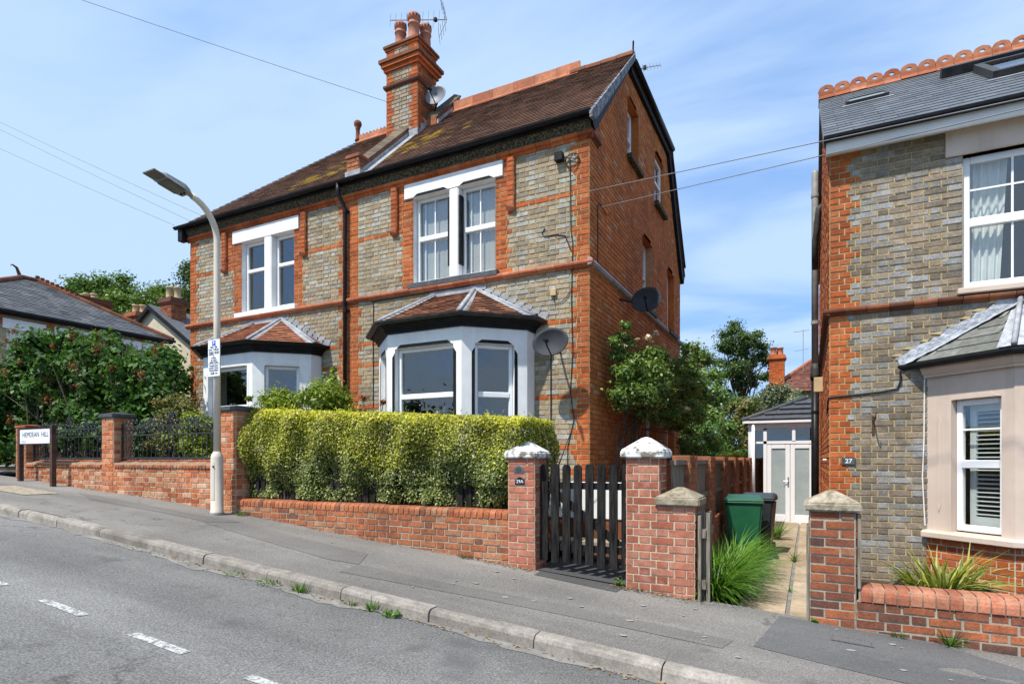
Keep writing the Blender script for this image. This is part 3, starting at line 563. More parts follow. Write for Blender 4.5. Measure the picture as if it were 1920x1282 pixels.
sheet('pavement', 'pave', lin(-16.5, 14, 130), lin(KY+0.02, 5.66, 8), lambda x, y: gs(x)-0.03*(5.6-y)/1.7+0.006*math.sin(x*2.1+y)*math.sin(y*3))
zp = lambda x, y: gs(x)-0.03*(5.6-y)/1.7+0.006*math.sin(x*2.1+y)*math.sin(y*3)
sheet('side_road', 'road', lin(-23, -14.6, 12), lin(KY+.3, 60, 30), lambda x, y: G(x)-0.10+0.0005*y)
# kerb: bed and single stones
kerb = sheet('kerb', 'channel', lin(-17, 14, 60), [KY-0.02, KY+0.03], lambda x, y: gs(x)-0.09)
x = -16.4; kcache = {}
while x < 12:
    L = 0.915; xm = x+L/2; sl = math.atan2(gs(x+L)-gs(x), L); me = kcache.get('k')
    if me is None:
        b = 0.022; h = 0.26; w = 0.125
        prof = [(0, -h), (0, -b*1.6), (b*0.5, -b*0.5), (b*1.6, 0), (w, 0.002), (w, -h)]
        m = MB().prism([(-L/2+0.004, a, c) for a, c in prof], (L-0.008, 0, 0)); me = bpy.data.meshes.new('kerb_stone'); me.from_pydata(m.V, [], m.F); me.materials.append(MT['kerb']); me.update(); kcache['k'] = me
    o = bpy.data.objects.new('kerb_stone', me); o.location = (xm, KY-0.085+random.uniform(-.006, .006), gs(xm)-0.028+random.uniform(-.006, .006)); o.rotation_euler = (random.uniform(-.02, .02), -sl, random.uniform(-.006, .006)); place(o, kerb); x += L
# silty channel along the kerb, ragged on the road side
ed = [3.76+0.04*math.sin(i*0.37)+0.06*random.random()+(.05 if math.sin(i*.11) > .2 else 0) for i in range(260)]
mb = MB(); xs = lin(-16, 12, 260)
for i in range(259):
    a, b = xs[i], xs[i+1]; f = lambda x, y: (x, y, zroad(x, y)+0.004)
    mb.add([f(a, ed[i]-.10), f(b, ed[i+1]-.10), f(b, 3.845), f(a, 3.845)], [(0, 1, 2, 3)])
o = mb.build('road_channel', 'channel'); o['kind'] = 'structure'
# parking-bay dashes
for k in range(-4, 6):
    x0 = -5.12+1.13*k; y0 = 2.30-0.005*k
    mb = MB(); xs = lin(x0, x0+0.56, 9)
    for a, b in zip(xs[:-1], xs[1:]): mb.add([(a, y0-.036, zroad(a, y0-.036)+.004), (b, y0-.036, zroad(b, y0-.036)+.004), (b, y0+.036, zroad(b, y0+.036)+.004), (a, y0+.036, zroad(a, y0+.036)+.004)], [(0, 1, 2, 3)])
    o = mb.build('road_marking', 'paint'); o['kind'] = 'structure'
# repaired asphalt in the pavement
def patch(mat, pts, name='pavement_patch', h=0.004):
    import bmesh
    bm = bmesh.new(); vs = [bm.verts.new((x, y, 0)) for x, y in pts]; bm.faces.new(vs); 
    for _ in range(4): bmesh.ops.subdivide_edges(bm, edges=[e for e in bm.edges if e.calc_length() > 0.25], cuts=1, use_grid_fill=True)
    bmesh.ops.triangulate(bm, faces=bm.faces)
    for v in bm.verts: v.co.z = zp(v.co.x, v.co.y)+h
    me = bpy.data.meshes.new(name); bm.to_mesh(me); bm.free(); me.materials.append(MT[mat]); o = bpy.data.objects.new(name, me); place(o, None); o['kind'] = 'structure'
patch('pavedark', [(-0.36, 4.62), (-0.22, 5.56), (0.9, 5.56), (1.6, 5.02), (2.3, 4.55), (1.35, 4.38), (0.4, 4.5)])
patch('pavewarm', [(-6.6, 5.18), (-4.3, 4.98), (-4.05, 4.55), (-4.4, 4.50), (-6.9, 4.86)])
patch('pavewarm', [(-4.05, 4.55), (-2.2, 4.62), (-0.5, 4.66), (-0.55, 4.42), (-2.4, 4.36), (-4.0, 4.22)])
patch('pavewarm', [(-10.6, 5.25), (-7.9, 5.12), (-6.65, 5.2), (-6.9, 4.9), (-9.6, 4.92)])
patch('tarmacblk', [(-2.50, 5.42), (-1.62, 5.36), (-1.60, 5.655), (-2.52, 5.655)], 'entrance_patch')
patch('conc', [(-12.2, 4.55), (-10.6, 4.52), (-10.5, 4.95), (-12.0, 5.0)], 'cover_slab', 0.008)
mb = MB(); 
for k in range(70):
    x, y = random.uniform(-8, 2.2), random.uniform(4.05, 5.5); r = random.uniform(.006, .02)*(1.4 if x > -3 else 0.8); n = 7
    mb.poly([(x+r*1.3*math.cos(6.283*i/n)*random.uniform(.7, 1.2), y+r*math.sin(6.283*i/n)*random.uniform(.7, 1.2), zp(x, y)+0.0065+k*2e-5) for i in range(n)])
o = mb.build('lichen_spots', 'pale'); o['kind'] = 'stuff'; o['label'] = 'pale lichen and gum spots dotted over the pavement'
cv = thing('utility_cover', 'small dark rectangular utility cover in the pavement beside the right wall', 'cover', (0.42, 5.12, zp(.42, 5.12)))
T_ = Matrix.Translation((0.30, 5.20, zp(.30, 5.20)+0.0055)) @ Matrix.Rotation(math.atan2(gs(.6)-gs(.1), .5)*-1, 4, 'Y')
MB().box(-.13, .13, -.06, .06, 0, 0.004, T_).build('lid', 'pavedark', cv); 
fr = MB(); [fr.box(*b, 0, 0.006, T_) for b in ((-.142, .142, -.072, -.062), (-.142, .142, .062, .072), (-.142, -.132, -.062, .062), (.132, .142, -.062, .062))]; fr.build('rim', 'pavedark', cv)
# front gardens
sheet('entrance_path', 'tarmacblk', lin(-2.6, -1.55, 4), [5.62, 6.4, 8.15], lambda x, y: gs(-2.05)+(x+2.05)*-.08+.01+.03*(y-5.6))
sheet('garden_soil', 'soil', lin(-13.2, -2.62, 40), [5.64, 8.2], lambda x, y: gs(x)+0.12+0.03*math.sin(x*3)*math.sin(y*5))
sheet('garden_soil', 'soil', lin(-16.5, -11.9, 10), [5.85, 8.2, 22], lambda x, y: G(x)+0.06)
sheet('garden_soil', 'soil', [-2.86, -1.2], lin(8.2, 15, 8), lambda x, y: -1.12)
sheet('garden_soil', 'soil', [-1.12, -0.50], lin(5.7, 15.4, 8), lambda x, y: -1.46)
sheet('garden_soil', 'soil', [.36, 6], [5.8, 8.2], lambda x, y: -1.42)
sheet('back_garden', 'lawn', lin(-14, 8, 8), [15.2, 40], lambda x, y: -1.56)
# slab path beside the right house
path = sheet('path', 'channel', [-0.62, 0.24], lin(5.58, 15.5, 10), lambda x, y: -1.425-0.008*(y-5.6))
yy = 5.72; row = 0; scache = {}
while yy < 15.3:
    L = 0.598
    for xa, xb in ((-0.60, -0.185), (-0.155, 0.235)):
        o = bpy.data.objects.new('paving_slab', unit_piece('paving_slab', 'slab')); o.location = ((xa+xb)/2, yy+L/2-0.005, -1.425-0.008*(yy-5.6)-0.005+random.uniform(-.003, .003)); o.scale = (xb-xa-0.012, L-0.016, 0.045)
        o.rotation_euler = (random.uniform(-.004, .004), random.uniform(-.006, .006), 0); place(o, path)
    yy += L
MB().box(-0.88, 0.0, 5.52, 5.70, -1.60, -1.385).build('path_threshold', 'conc')['kind'] = 'structure'

# ================================================================ front boundary walls
def pyramid_cap(name, mat, parent, x0, x1, y0, y1, z0, zs, za, ov=0.045, inset=0.0):
    a, b, c, d = x0-ov, x1+ov, y0-ov, y1+ov; cx, cy = (x0+x1)/2, (y0+y1)/2; t = 0.03
    mb = MB(); mb.add([(a, c, z0), (b, c, z0), (b, d, z0), (a, d, z0), (a, c, zs), (b, c, zs), (b, d, zs), (a, d, zs), (cx-t, cy-t, za), (cx+t, cy-t, za), (cx+t, cy+t, za), (cx-t, cy+t, za)],
                      [(0, 3, 2, 1), (0, 1, 5, 4), (1, 2, 6, 5), (2, 3, 7, 6), (3, 0, 4, 7), (4, 5, 9, 8), (5, 6, 10, 9), (6, 7, 11, 10), (7, 4, 8, 11), (8, 9, 10, 11)])
    o = mb.build(name, mat, parent); bevel(o, 0.012, 2); return o
YF, YB = 5.60, 5.83
# --- left wall with sloping brick coping
w = thing('garden_wall', 'low orange brick wall under black railings behind the lamp post', 'wall', (-10.3, 5.6, gs(-10.3)))
bk = Bricks(); TF = frame(0, YF)
def segs_left(r, z):
    return [(-13.05, -7.55, 'wall1')]
wp = brick_wall(bk, 'wall', w, TF, -0.12-12*CO, -0.12, segs_left, flem=True)
MB().box(-13.05, -7.55, YF+0.002, YB, -1.1, -0.12).build('core', 'mortar', w)
bk.flush(300, lambda x, y: y > 962 or 396 < x < 418, rough=.7)
prof = [(0.03, -0.12), (0.03, -0.085), (-0.19, 0.005), (-0.24, -0.005), (-0.24, -0.12)]
for a, b in ((-13.05, -10.57), (-10.2, -7.57)): pieces_along('coping_brick', 'wall2', w, [(a, YF), (b, YF)], prof, 0.075, 0.010)
MB().box(-13.04, -7.57, YF+.0, YB-.02, -0.118, -0.045).build('coping_bed', 'mortar2', w)
def pier(label, x0, x1, ztop, tagm, capmat, zs, za, z0=None, y1=5.90, capname='cap', lim=300, mort='mortar', ov=0.045):
    g = gs((x0+x1)/2); t_ = thing('brick_pier', label, 'pier', ((x0+x1)/2, 5.75, g)); b_ = Bricks(); rows = int((ztop-g)/CO)+2
    brick_pier(b_, 'shaft', t_, x0, x1, YF-0.01, y1, ztop-rows*CO, ztop, tagm, mort, base=1); b_.flush(lim, rough=.7)
    pyramid_cap(capname, capmat, t_, x0, x1, YF-0.01, y1, ztop, zs, za, ov); return t_
pier('orange brick pier with slate cap in the middle of the black railings', -10.55, -10.22, 0.70, 'wall1', 'bluegrey', 0.765, 0.80, lim=120, ov=0.04)
pier('brick pier behind the street name sign at the corner', -13.40, -13.05, 0.60, 'wall1', 'wall1', 0.65, 0.67, lim=80, ov=0.02)
pier('tall brick pier with slate cap right of the lamp post at the hedge end', -7.55, -7.235, 0.70, 'wall1', 'bluegrey', 0.765, 0.79, lim=150, ov=0.035)
# --- hedge wall with bullnose coping
w = thing('garden_wall', 'low weathered red brick wall with rounded coping below the clipped hedge', 'wall', (-5.1, 5.6, gs(-5.1)))
bk = Bricks(); brick_wall(bk, 'wall', w, TF, -0.64-9*CO, -0.64, lambda r, z: [(-7.235, -2.885, 'wall2')], 'mortar2', flem=True)
MB().box(-7.235, -2.885, YF+0.002, YB, -1.5, -0.64).build('core', 'mortar2', w)
bk.flush(300, lambda x, y: y > 1062, rough=1.3)
prof = [(0.012, -0.64)]+[(0.012-0.05*(1-math.cos(a)), -0.60+0.05*math.sin(a)) for a in (0, .4, .8, 1.2, 1.57)]+[(-0.24, -0.55), (-0.24, -0.64)]
pieces_along('coping_brick', 'wall2', w, [(-7.235, YF), (-2.89, YF)], prof, 0.0775, 0.010)
MB().box(-7.23, -2.89, YF+.006, YB-.02, -0.638, -0.562).build('coping_bed', 'mortar2', w)
# --- gate piers
gp = pier('brick gate pier with white cap and two number plaques, right of the hedge', -2.885, -2.575, 0.02, 'wall3', 'capwhite', 0.082, 0.20, lim=200, ov=0.045)
p3 = thing('gate_pier', 'stepped brick gate pier with white cap above a lower stone cap', 'pier', (-1.26, 5.75, gs(-1.26)))
bk = Bricks()
def segs_p3(r, z): return [(-1.585, -0.938 if z < -0.42 else -1.268, 'wall3')]
brick_wall(bk, 'front_face', p3, frame(0, YF-0.01), 0.02-19*CO, 0.02, segs_p3, 'mortar')
brick_wall(bk, 'side_face', p3, frame(-0.938, YF-0.01, R(90)), 0.02-20*CO, 0.02-6*CO, lambda r, z: [(0, .32, 'wall3')], 'mortar')
brick_wall(bk, 'upper_side_face', p3, frame(-1.268, YF-0.01, R(90)), 0.02-6*CO, 0.02, lambda r, z: [(0, .32, 'wall3')], 'mortar')
brick_wall(bk, 'gate_side_face', p3, frame(-1.585, YF+0.31, R(-90)), 0.02-19*CO, 0.02, lambda r, z: [(0, .32, 'wall3')], 'mortar')
MB().box(-1.583, -.940, YF-.006, YF+.31, -1.6, -.43).box(-1.583, -1.270, YF-.006, YF+.31, -.43, .018).build('core', 'mortar', p3); bk.flush(250, rough=.7)
pyramid_cap('cap', 'capwhite', p3, -1.585, -1.268, YF-.01, YF+.31, 0.02, 0.095, 0.225, 0.05)
pyramid_cap('stone_cap', 'capstone', p3, -1.255, -0.938, YF-.01, YF+.31, -0.43, -0.355, -0.262, 0.05)
# --- right pier and wall
p5 = thing('brick_pier', 'old dark red brick pier with lichen stone cap at the path entrance', 'pier', (0.18, 5.75, gs(.2)))
bk = Bricks(); brick_pier(bk, 'shaft', p5, 0.012, 0.352, YF-0.01, YF+.33, -0.43-13*CO, -0.43, 'wall4', 'mortar2', base=1); bk.flush(200, rough=1.6)
pyramid_cap('cap', 'capstone2', p5, 0.012, 0.352, YF-.01, YF+.33, -0.43, -0.365, -0.262, 0.045)
MB().box(-0.012, 0.010, YF-0.02, YF+.20, -1.40, -0.56).build('side_board', 'greywood', p5); MB().box(0.366, 0.392, YF-0.015, YF+.10, -1.06, -0.45).build('side_board', 'greywood', p5)
w = thing('garden_wall', 'low old brick wall with rounded orange coping in front of the beige bay', 'wall', (1.6, 5.6, gs(1.6)))
bk = Bricks(); brick_wall(bk, 'wall', w, TF, -1.165-7*CO, -1.165, lambda r, z: [(0.355, 5.0, 'wall4')], 'mortar2'); bk.flush(200, rough=1.6)
MB().box(0.36, 5.0, YF+0.002, YB, -2.0, -1.165).build('core', 'mortar2', w)
prof = [(0.018, -1.165)]+[(0.018-0.07*(1-math.cos(a)), -1.115+0.07*math.sin(a)) for a in (0, .4, .8, 1.2, 1.57)]+[(-0.24, -1.05), (-0.24, -1.165)]
MT['cope'] = m_piece('orange_coping_brick', [(0, (0.40, 0.13, 0.07)), (0.5, (0.50, 0.185, 0.105)), (1, (0.54, 0.24, 0.14))], dirt=0.3, var=0.45, dscale=5)
pieces_along('coping_brick', 'cope', w, [(0.385, YF), (5.0, YF)], prof, 0.085, 0.009)
MB().box(0.375, 5.0, YF+.004, YB-.02, -1.163, -1.062).build('coping_bed', 'mortar2', w)
# --- picket gate between the piers
gt = thing('picket_gate', 'black stained wooden picket gate between the two white-capped piers', 'gate', (-2.08, 5.72, gs(-2.08)))
gx = lin(-2.515, -1.625, 8)
for i, x in enumerate(gx):
    zb = -1.075-0.004*i+random.uniform(-.01, .01); zt = -0.045+random.uniform(-.012, .012); wd = 0.043
    pts = [(x-wd, 0, zb), (x+wd, 0, zb), (x+wd, 0, zt-.03), (x+wd*.75, 0, zt-.010), (x+wd*.35, 0, zt), (x-wd*.35, 0, zt), (x-wd*.75, 0, zt-.010), (x-wd, 0, zt-.03)]
    o = MB().prism(pts, (0, 0.022, 0), Matrix.Translation((0, 5.700+random.uniform(-.002, .002), 0))).build('picket', 'blackwood', gt); recalc(o)
for z in (-0.27, -0.92): MB().box(-2.55, -1.60, 5.726, 5.762, z-.035, z+.035).build('rail', 'blackwood', gt)
o = MB().prism([(-2.50, 5.727, -0.32), (-2.40, 5.727, -0.30), (-1.64, 5.727, -0.86), (-1.74, 5.727, -0.88)], (0, 0.03, 0)).build('brace', 'blackwood', gt); recalc(o)
# --- picket fence standing in the hedge
pf = thing('picket_fence', 'black picket fence showing through the base of the clipped hedge', 'fence', (-5, 5.73, -0.55))
x = -7.17
while x < -2.93:
    o = MB().prism([(x-.036, 0, -0.548), (x+.036, 0, -0.548), (x+.036, 0, .09), (x, 0, .13), (x-.036, 0, .09)], (0, .02, 0), Matrix.Translation((0, 5.800+random.uniform(-.003, .003), 0))).build('picket', 'blackwood', pf); recalc(o); x += 0.118
for z in (-0.38, -0.02): MB().box(-7.2, -2.9, 5.822, 5.86, z-.03, z+.03).build('rail', 'blackwood', pf)
# --- old gate folded back beside the lower cap
og = thing('wooden_gate', 'weathered grey board gate swung open edge-on beside the stepped pier', 'gate', (-0.89, 5.6, gs(-.9)))
for i, (y, zt) in enumerate(((5.56, -0.52), (5.665, -0.5), (5.77, -.5), (5.875, -.51), (5.98, -.5))):
    MB().box(-0.905+0.006*i, -0.878+0.006*i, y, y+0.085, -1.33-.0*i, zt+random.uniform(-.02, .02)).build('board', 'greywood', og)
for z in (-0.68, -1.15): MB().box(-0.876, -0.838, 5.58, 6.06, z-.04, z+.04).build('rail', 'greywood', og)
MB().box(-0.836, -0.805, 5.60, 5.64, -1.36, -0.49).build('post', 'greywood', og)
# ================================================================ the semi-detached pair
HX0, HX1, HY, HYB = -11.94, -2.85, 8.10, 14.85
house = thing('semi_detached_house', 'tall pair of red and grey brick houses with white bay windows and chimney', 'house', (-7.4, 8.1, -1.0))
bk = Bricks(); TFr = frame(0, HY); TSd = frame(HX1, HY, R(90))
Q1 = (.20, .20, .245, .30); Q2 = (.215, .245, .215, .30)
WINS = {'R': dict(o=(-6.00, -4.41, 3.00, 4.455), l=(-6.175, -4.267, 4.455, 4.705), m=(-5.27, -5.085), p=((-6.44, -6.32), (-4.175, -4.06))),
        'L': dict(o=(-10.30, -8.82, 2.99, 4.42), l=(-10.55, -8.68, 4.42, 4.68), m=(-9.63, -9.42), p=((-10.85, -10.73), (-8.60, -8.475)))}
BAYS = {'R': -5.13, 'L': -9.51}
def segs_front(r, z):
    zc = z+CO/2; q = Q1[r % 4]; s = [(HX0, HX1, 'grey')]
    if any(abs(zc-b) < 0.038 for b in (3.94, 2.10, 1.71, 0.92, 0.16)): s = [(HX0, HX1, 'red')]
    s = over(s, HX1-q, HX1, 'red'); s = over(s, HX0, HX0+q, 'red')
    s = over(s, -7.62+(0 if r % 4 < 2 else -.07), -7.22+(0 if zc > 2.9 else (.08 if r % 4 < 2 else .0)), 'red')
    for k, W in WINS.items():
        u0, u1, a, b = W['o']
        if zc > 3.95 and zc < 4.82: s = over(s, W['p'][0][1], W['p'][1][0], 'red')
        elif zc > 2.95: s = over(s, u0-Q2[r % 4], u0, 'red'); s = over(s, u1, u1+Q2[(r+2) % 4], 'red')
        if a < zc < b: s = subtract(s, u0, u1)
        if W['l'][2] < zc < W['l'][3]: s = subtract(s, W['l'][0], W['l'][1])
    if zc < 1.9:
        for c in BAYS.values(): s = subtract(s, c-1.30, c+1.30)
    return s
front = brick_wall(bk, 'front_wall', house, TFr, -1.345, 4.805, segs_front, 'mortarg')
GW = [(2.00, 2.75, 5.38, 6.47), (4.05, 4.85, 5.36, 6.42), (3.05, 3.85, 2.98, 4.36), (5.25, 6.0, 2.93, 4.35), (3.30, 4.15, -0.9, 1.30), (5.25, 6.0, 0.10, 1.35)]
def segs_gable(r, z):
    zc = z+CO/2; a = max(0.0, (zc-4.98)/0.97); b = 6.75 if zc < 4.55 else 6.75-(zc-4.55)/1.50
    s = [(a, b, 'redside')] if b > a else []
    for u0, u1, z0, z1 in GW:
        if z0 < zc < z1: s = subtract(s, u0, u1)
        d = zc-z1
        if 0 <= d < 0.075: s = subtract(s, u0+.14, u1-.14)
    return s
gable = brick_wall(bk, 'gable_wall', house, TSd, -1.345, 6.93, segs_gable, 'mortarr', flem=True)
bk.flush(300, lambda x, y: (y > 752 and 440 < x < 1040) or (680 < x < 1035 and 545 < y < 760) or y > 900 or (x > 1130 and y > 620))
mb = MB(); mb.poly([(HX0, HYB, -1.4), (HX1, HYB, -1.4), (HX1, HYB, 5.6), (HX0, HYB, 5.6)]); mb.poly([(HX0, HY, -1.4), (HX0, HYB, -1.4), (HX0, HYB, 5.0), (HX0, HY, 5.0)])
mb.build('rear_wall', 'redside', house)
# moulded string course and cornice in separate pieces
prof = [(0, 2.825), (.035, 2.825), (.05, 2.85), (.075, 2.862), (.082, 2.885), (.075, 2.91), (.04, 2.925), (0, 2.93)]
pieces_along('string_course', 'terra', front, [(HX0-.08, HY), (HX1+.08, HY)], prof, 0.30, 0.005)
MB().sweep([(HX1, HY-.07), (HX1, HYB)], [(0, 2.835), (.06, 2.85), (.08, 2.885), (.06, 2.93), (0, 2.955)]).build('string_course', 'lead', gable)
prof = [(0, 4.695), (.02, 4.70), (.035, 4.735), (.065, 4.75), (.065, 4.80), (0, 4.80)]
pieces_along('cornice_brick', 'red', front, [(HX0-.07, HY), (HX1+.07, HY)], prof, 0.225, 0.007)
MB().sweep([(HX1, HY-.06), (HX1, HY+.36)], [(0, 4.695), (.035, 4.735), (.07, 4.755), (.07, 4.80), (0, 4.81)]).build('cornice_return', 'terradark', house)
# cove, fascia, gutter
MB().sweep([(HX0-.1, HY), (HX1+.02, HY)], [(0, 4.803), (.035, 4.803), (.05, 4.84), (.08, 4.90), (.115, 4.945), (.115, 4.985), (0, 4.985)]).build('cove', 'cove', house)
MB().sweep([(HX0-.20, HY), (HX1+.02, HY)], [(.117, 4.92), (.138, 4.92), (.138, 5.01), (.117, 5.01)]).build('fascia', 'black', house)
gp_ = [(.192+.053*math.cos(a), 5.0+.053*math.sin(a)) for a in np.linspace(math.pi, 2*math.pi, 9)]; gp_ += [(.192+.045*math.cos(a), 5.0+.045*math.sin(a)) for a in np.linspace(2*math.pi, math.pi, 9)]
MB().sweep([(HX0-.24, HY), (HX1+.10, HY)], gp_).build('gutter', 'blackpl', house)
MB().box(HX0-.16, HX0-.02, 7.92, 8.05, 4.70, 4.95).build('eaves_return', 'black', house)
dp = MB(); dp.tube([(-7.53, 7.908, 4.97), (-7.53, 7.908, 4.82), (-7.52, 7.92, 4.75), (-7.48, 8.0, 4.61), (-7.47, 8.02, 4.53), (-7.47, 8.025, 4.35), (-7.47, 8.025, -1.0)], 0.036, 10)
dpo = dp.build('downpipe', 'blackpl', house, True)
for z in (4.5, 2.7, 1.0): MB().tube([(-7.47, 8.025, z-.04), (-7.47, 8.025, z+.04)], 0.043, 10).box(-7.53, -7.41, 8.04, 8.09, z-.015, z+.015).build('pipe_collar', 'blackpl', dpo)
# pilaster strips with corbelled feet
pb = Bricks()
for k, W in WINS.items():
    for a, b in W['p']:
        pp = brick_pier(pb, 'pilaster', house, a, b, HY-0.06, HY+0.02, 3.95, 4.70, 'red', 'mortarr', faces='FRL', base=1, foot=0.0)
        o = MB().prism([(a-.012, HY-.085, 3.95), (b+.012, HY-.085, 3.95), (b+.012, HY-.075, 3.90), (b-.01, HY-.04, 3.865), (a+.01, HY-.04, 3.865), (a-.012, HY-.075, 3.90)], (0, .10, 0)).build('corbel', 'terra', house); recalc(o)
pb.flush(0)
# upper windows
rm = MB()
for k, W in WINS.items():
    u0, u1, z0, z1 = W['o']; m0, m1 = W['m']; l0, l1, lz0, lz1 = W['l']
    lt = MB().box(l0, l1, HY-.035, HY+.14, lz0-.0, lz1).build('lintel', 'white', house); bevel(lt, .006)
    mu = MB().box(m0, m1, HY-.028, HY+.16, z0-.01, z1+.01).build('mullion', 'white', house); bevel(mu, .02)
    sl = MB().box(u0-.07 if k == 'R' else u0-.14, u1+.07 if k == 'R' else u1+.10, HY-.085, HY+.18, z0-.105, z0-.012).build('sill', 'bluegrey' if k == 'R' else 'white', house); bevel(sl, .008)
    rv = MB(); reveal(rv, TFr, u0, u1, z0-.01, z1, .16, 'LRB'); rv.build('reveal', 'white', house)
    tm = 'black' if k == 'R' else 'blind'
    for a, b in ((u0, m0), (m1, u1)):
        d = .10
        MB().prism([(a+.02, HY-.039, z1+.005), (b-.02, HY-.039, z1+.005), (b-.10, HY-.039, z1+.05), (a+.10, HY-.039, z1+.05)], (0, .006, 0)).build('chamfer', tm, house)
        rails = [(z0+(z1-z0)*.53, .042)] if k == 'R' else [(z0+(z1-z0)*.60, .035)]
        window(house, TFr, a+.004, b-.004, z0, z1-.002, rails, [(a+b)/2] if k == 'R' else (), .052 if k == 'R' else .06, .10)
        if k == 'R':
            bl = MB(); nb = 24
            for i in range(nb):
                ua, ub = a+.03+(b-a-.06)*i/nb, a+.03+(b-a-.06)*(i+1)/nb; ya, yb = .20+.004*math.sin(i*1.9), .20+.004*math.sin((i+1)*1.9)
                bl.add([(ua, ya, z0+.02), (ub, yb, z0+.02), (ub, yb, z1-.02), (ua, ya, z1-.02)], [(0, 1, 2, 3)], TFr)
            bl.build('blind', 'blindgrey', house); MB().box(a+.12, a+.145, .17, .178, z0+.05, z1-.05, TFr).build('blind_edge', 'cloth', house)
            MB().box(m0-.028 if a < m0 else m1-.006, m0+.006 if a < m0 else m1+.028, HY-.015, HY+.10, z0+.20, z1-.13).build('chamfer', 'black', house)
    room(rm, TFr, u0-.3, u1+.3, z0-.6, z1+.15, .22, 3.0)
for u0, u1, z0, z1 in GW:
    rv = MB(); reveal(rv, TSd, u0, u1, z0, z1+.0, .17, 'LRTB'); rv.build('reveal', 'redside', house)
    deep = .05 if u0 == 4.05 else .13
    window(house, TSd, u0+.01, u1-.01, z0+.02, z1-.005, [(z0+(z1-z0)*.5, .03)], (), .07, deep)
    room(rm, TSd, u0-.05, u1+.05, z0-.1, z1+.1, .20, 1.2)
    if z0 > 0: MB().box(HX1-.02, HX1+.10, HY+u0-.06, HY+u1+.06, z0-.075, z0+.005).build('sill', 'cove' if z0 > 5 else 'black', house)
# roof: deck, tiles, ridge
E0, ZR, YR = 4.995, 7.20, 10.19; YE = 7.93; XV = -2.74; XL = HX0-.22
sv = Vector((0, YR-YE, ZR-E0)); SL = sv.length; sv.normalize(); cosp = sv.y; XH = -9.10; hipk = (XH-XL)/SL
mb = MB(); dz = -0.02
mb.poly([(XL, YE, E0+dz), (XV, YE, E0+dz), (XV, YR, ZR+dz), (XH, YR, ZR+dz)]); mb.poly([(XL, YE, E0+dz), (XH, YR, ZR+dz), (XL, 12.5, E0+dz)])
mb.poly([(XH, YR, ZR+dz), (-7.45, YR, ZR+dz), (-7.45, 12.5, E0+dz), (XL, 12.5, E0+dz)])
mb.poly([(-7.45, YR, 7.0), (XV, YR, 7.0), (XV, 13.35, 7.0), (-7.45, 13.35, 7.0)]); mb.poly([(-7.45, 13.35, 7.0), (XV, 13.35, 7.0), (XV, 14.98, 4.58), (-7.45, 14.98, 4.58)]); mb.poly([(-7.45, YR, ZR), (-7.45, 13.35, 7.0), (-7.45, 14.98, 4.58), (-7.45, 12.5, 4.96)])
roof = mb.build('roof', 'rtile', house)
tm, tmm = MB(), MB()
def pick(u, s):
    X = XL+u
    d1 = ((X+8.35)/0.75)**2+((s-0.95-(X+8.35)*0.45)/0.33)**2; d2 = ((X+6.55)/0.75)**2+((s-1.15-(X+6.55)*0.15)/0.42)**2
    return tmm if random.random() < max(math.exp(-d1*0.6), math.exp(-d2*0.6))*0.85-0.10 else tm
tile_field((XL, YE-.03, E0-.02), (1, 0, 0), sv, lambda s: s*hipk, lambda s: XV-XL, SL+.02, 0.102, 0.166, 0.012, pick, 0.003)
tm.build('roof_tiles', 'rtile', roof, kind='stuff'); tmm.build('mossy_roof_tiles', 'rtilem', roof, kind='stuff')
x = -6.98
while x < -3.95:
    o = MB().prism([(x+.003, YR-.13, ZR-.10), (x+.003, YR-.02, ZR+.015), (x+.003, YR-.016, ZR+.19), (x+.003, YR+.016, ZR+.19), (x+.003, YR+.02, ZR+.015), (x+.003, YR+.13, ZR-.10)], (.455, 0, random.uniform(-.008, .008))).build('ridge_tile', 'terra', roof); recalc(o); x += .46
x = -3.92
while x < -2.75:
    o = MB().prism([(x, YR+.12*math.cos(a), ZR-.07+.12*math.sin(a)) for a in np.linspace(0, math.pi, 8)], (.29, 0, random.uniform(-.012, .004))).build('ridge_tile', 'terradark', roof); recalc(o); x += .295
x = XH+.02
while x < -7.4:
    pts = [(x+.002, YR-.13, ZR-.10), (x+.002, YR-.02, ZR+.015), (x+.002, YR-.016, ZR+.11), (x+.002, YR+.016, ZR+.11), (x+.002, YR+.02, ZR+.015), (x+.002, YR+.13, ZR-.10)]
    mm = MB().prism(pts, (.296, 0, 0))
    for i in range(3): mm.prism([(x+.01+.097*i, YR-.014, ZR+.105), (x+.085+.097*i, YR-.014, ZR+.105), (x+.068+.097*i, YR-.014, ZR+.15), (x+.028+.097*i, YR-.014, ZR+.15)], (0, .028, 0))
    recalc(mm.build('ridge_tile', 'terra', roof)); x += .30
MB().lathe([(.07, 0), (.05, .05), (.045, .26), (.06, .28), (.045, .30), (.075, .335), (.09, .38), (.08, .43), (.04, .465), (.005, .475)], 14, Matrix.Translation((XH, YR, ZR+.02))).build('finial', 'terradark', roof, True)
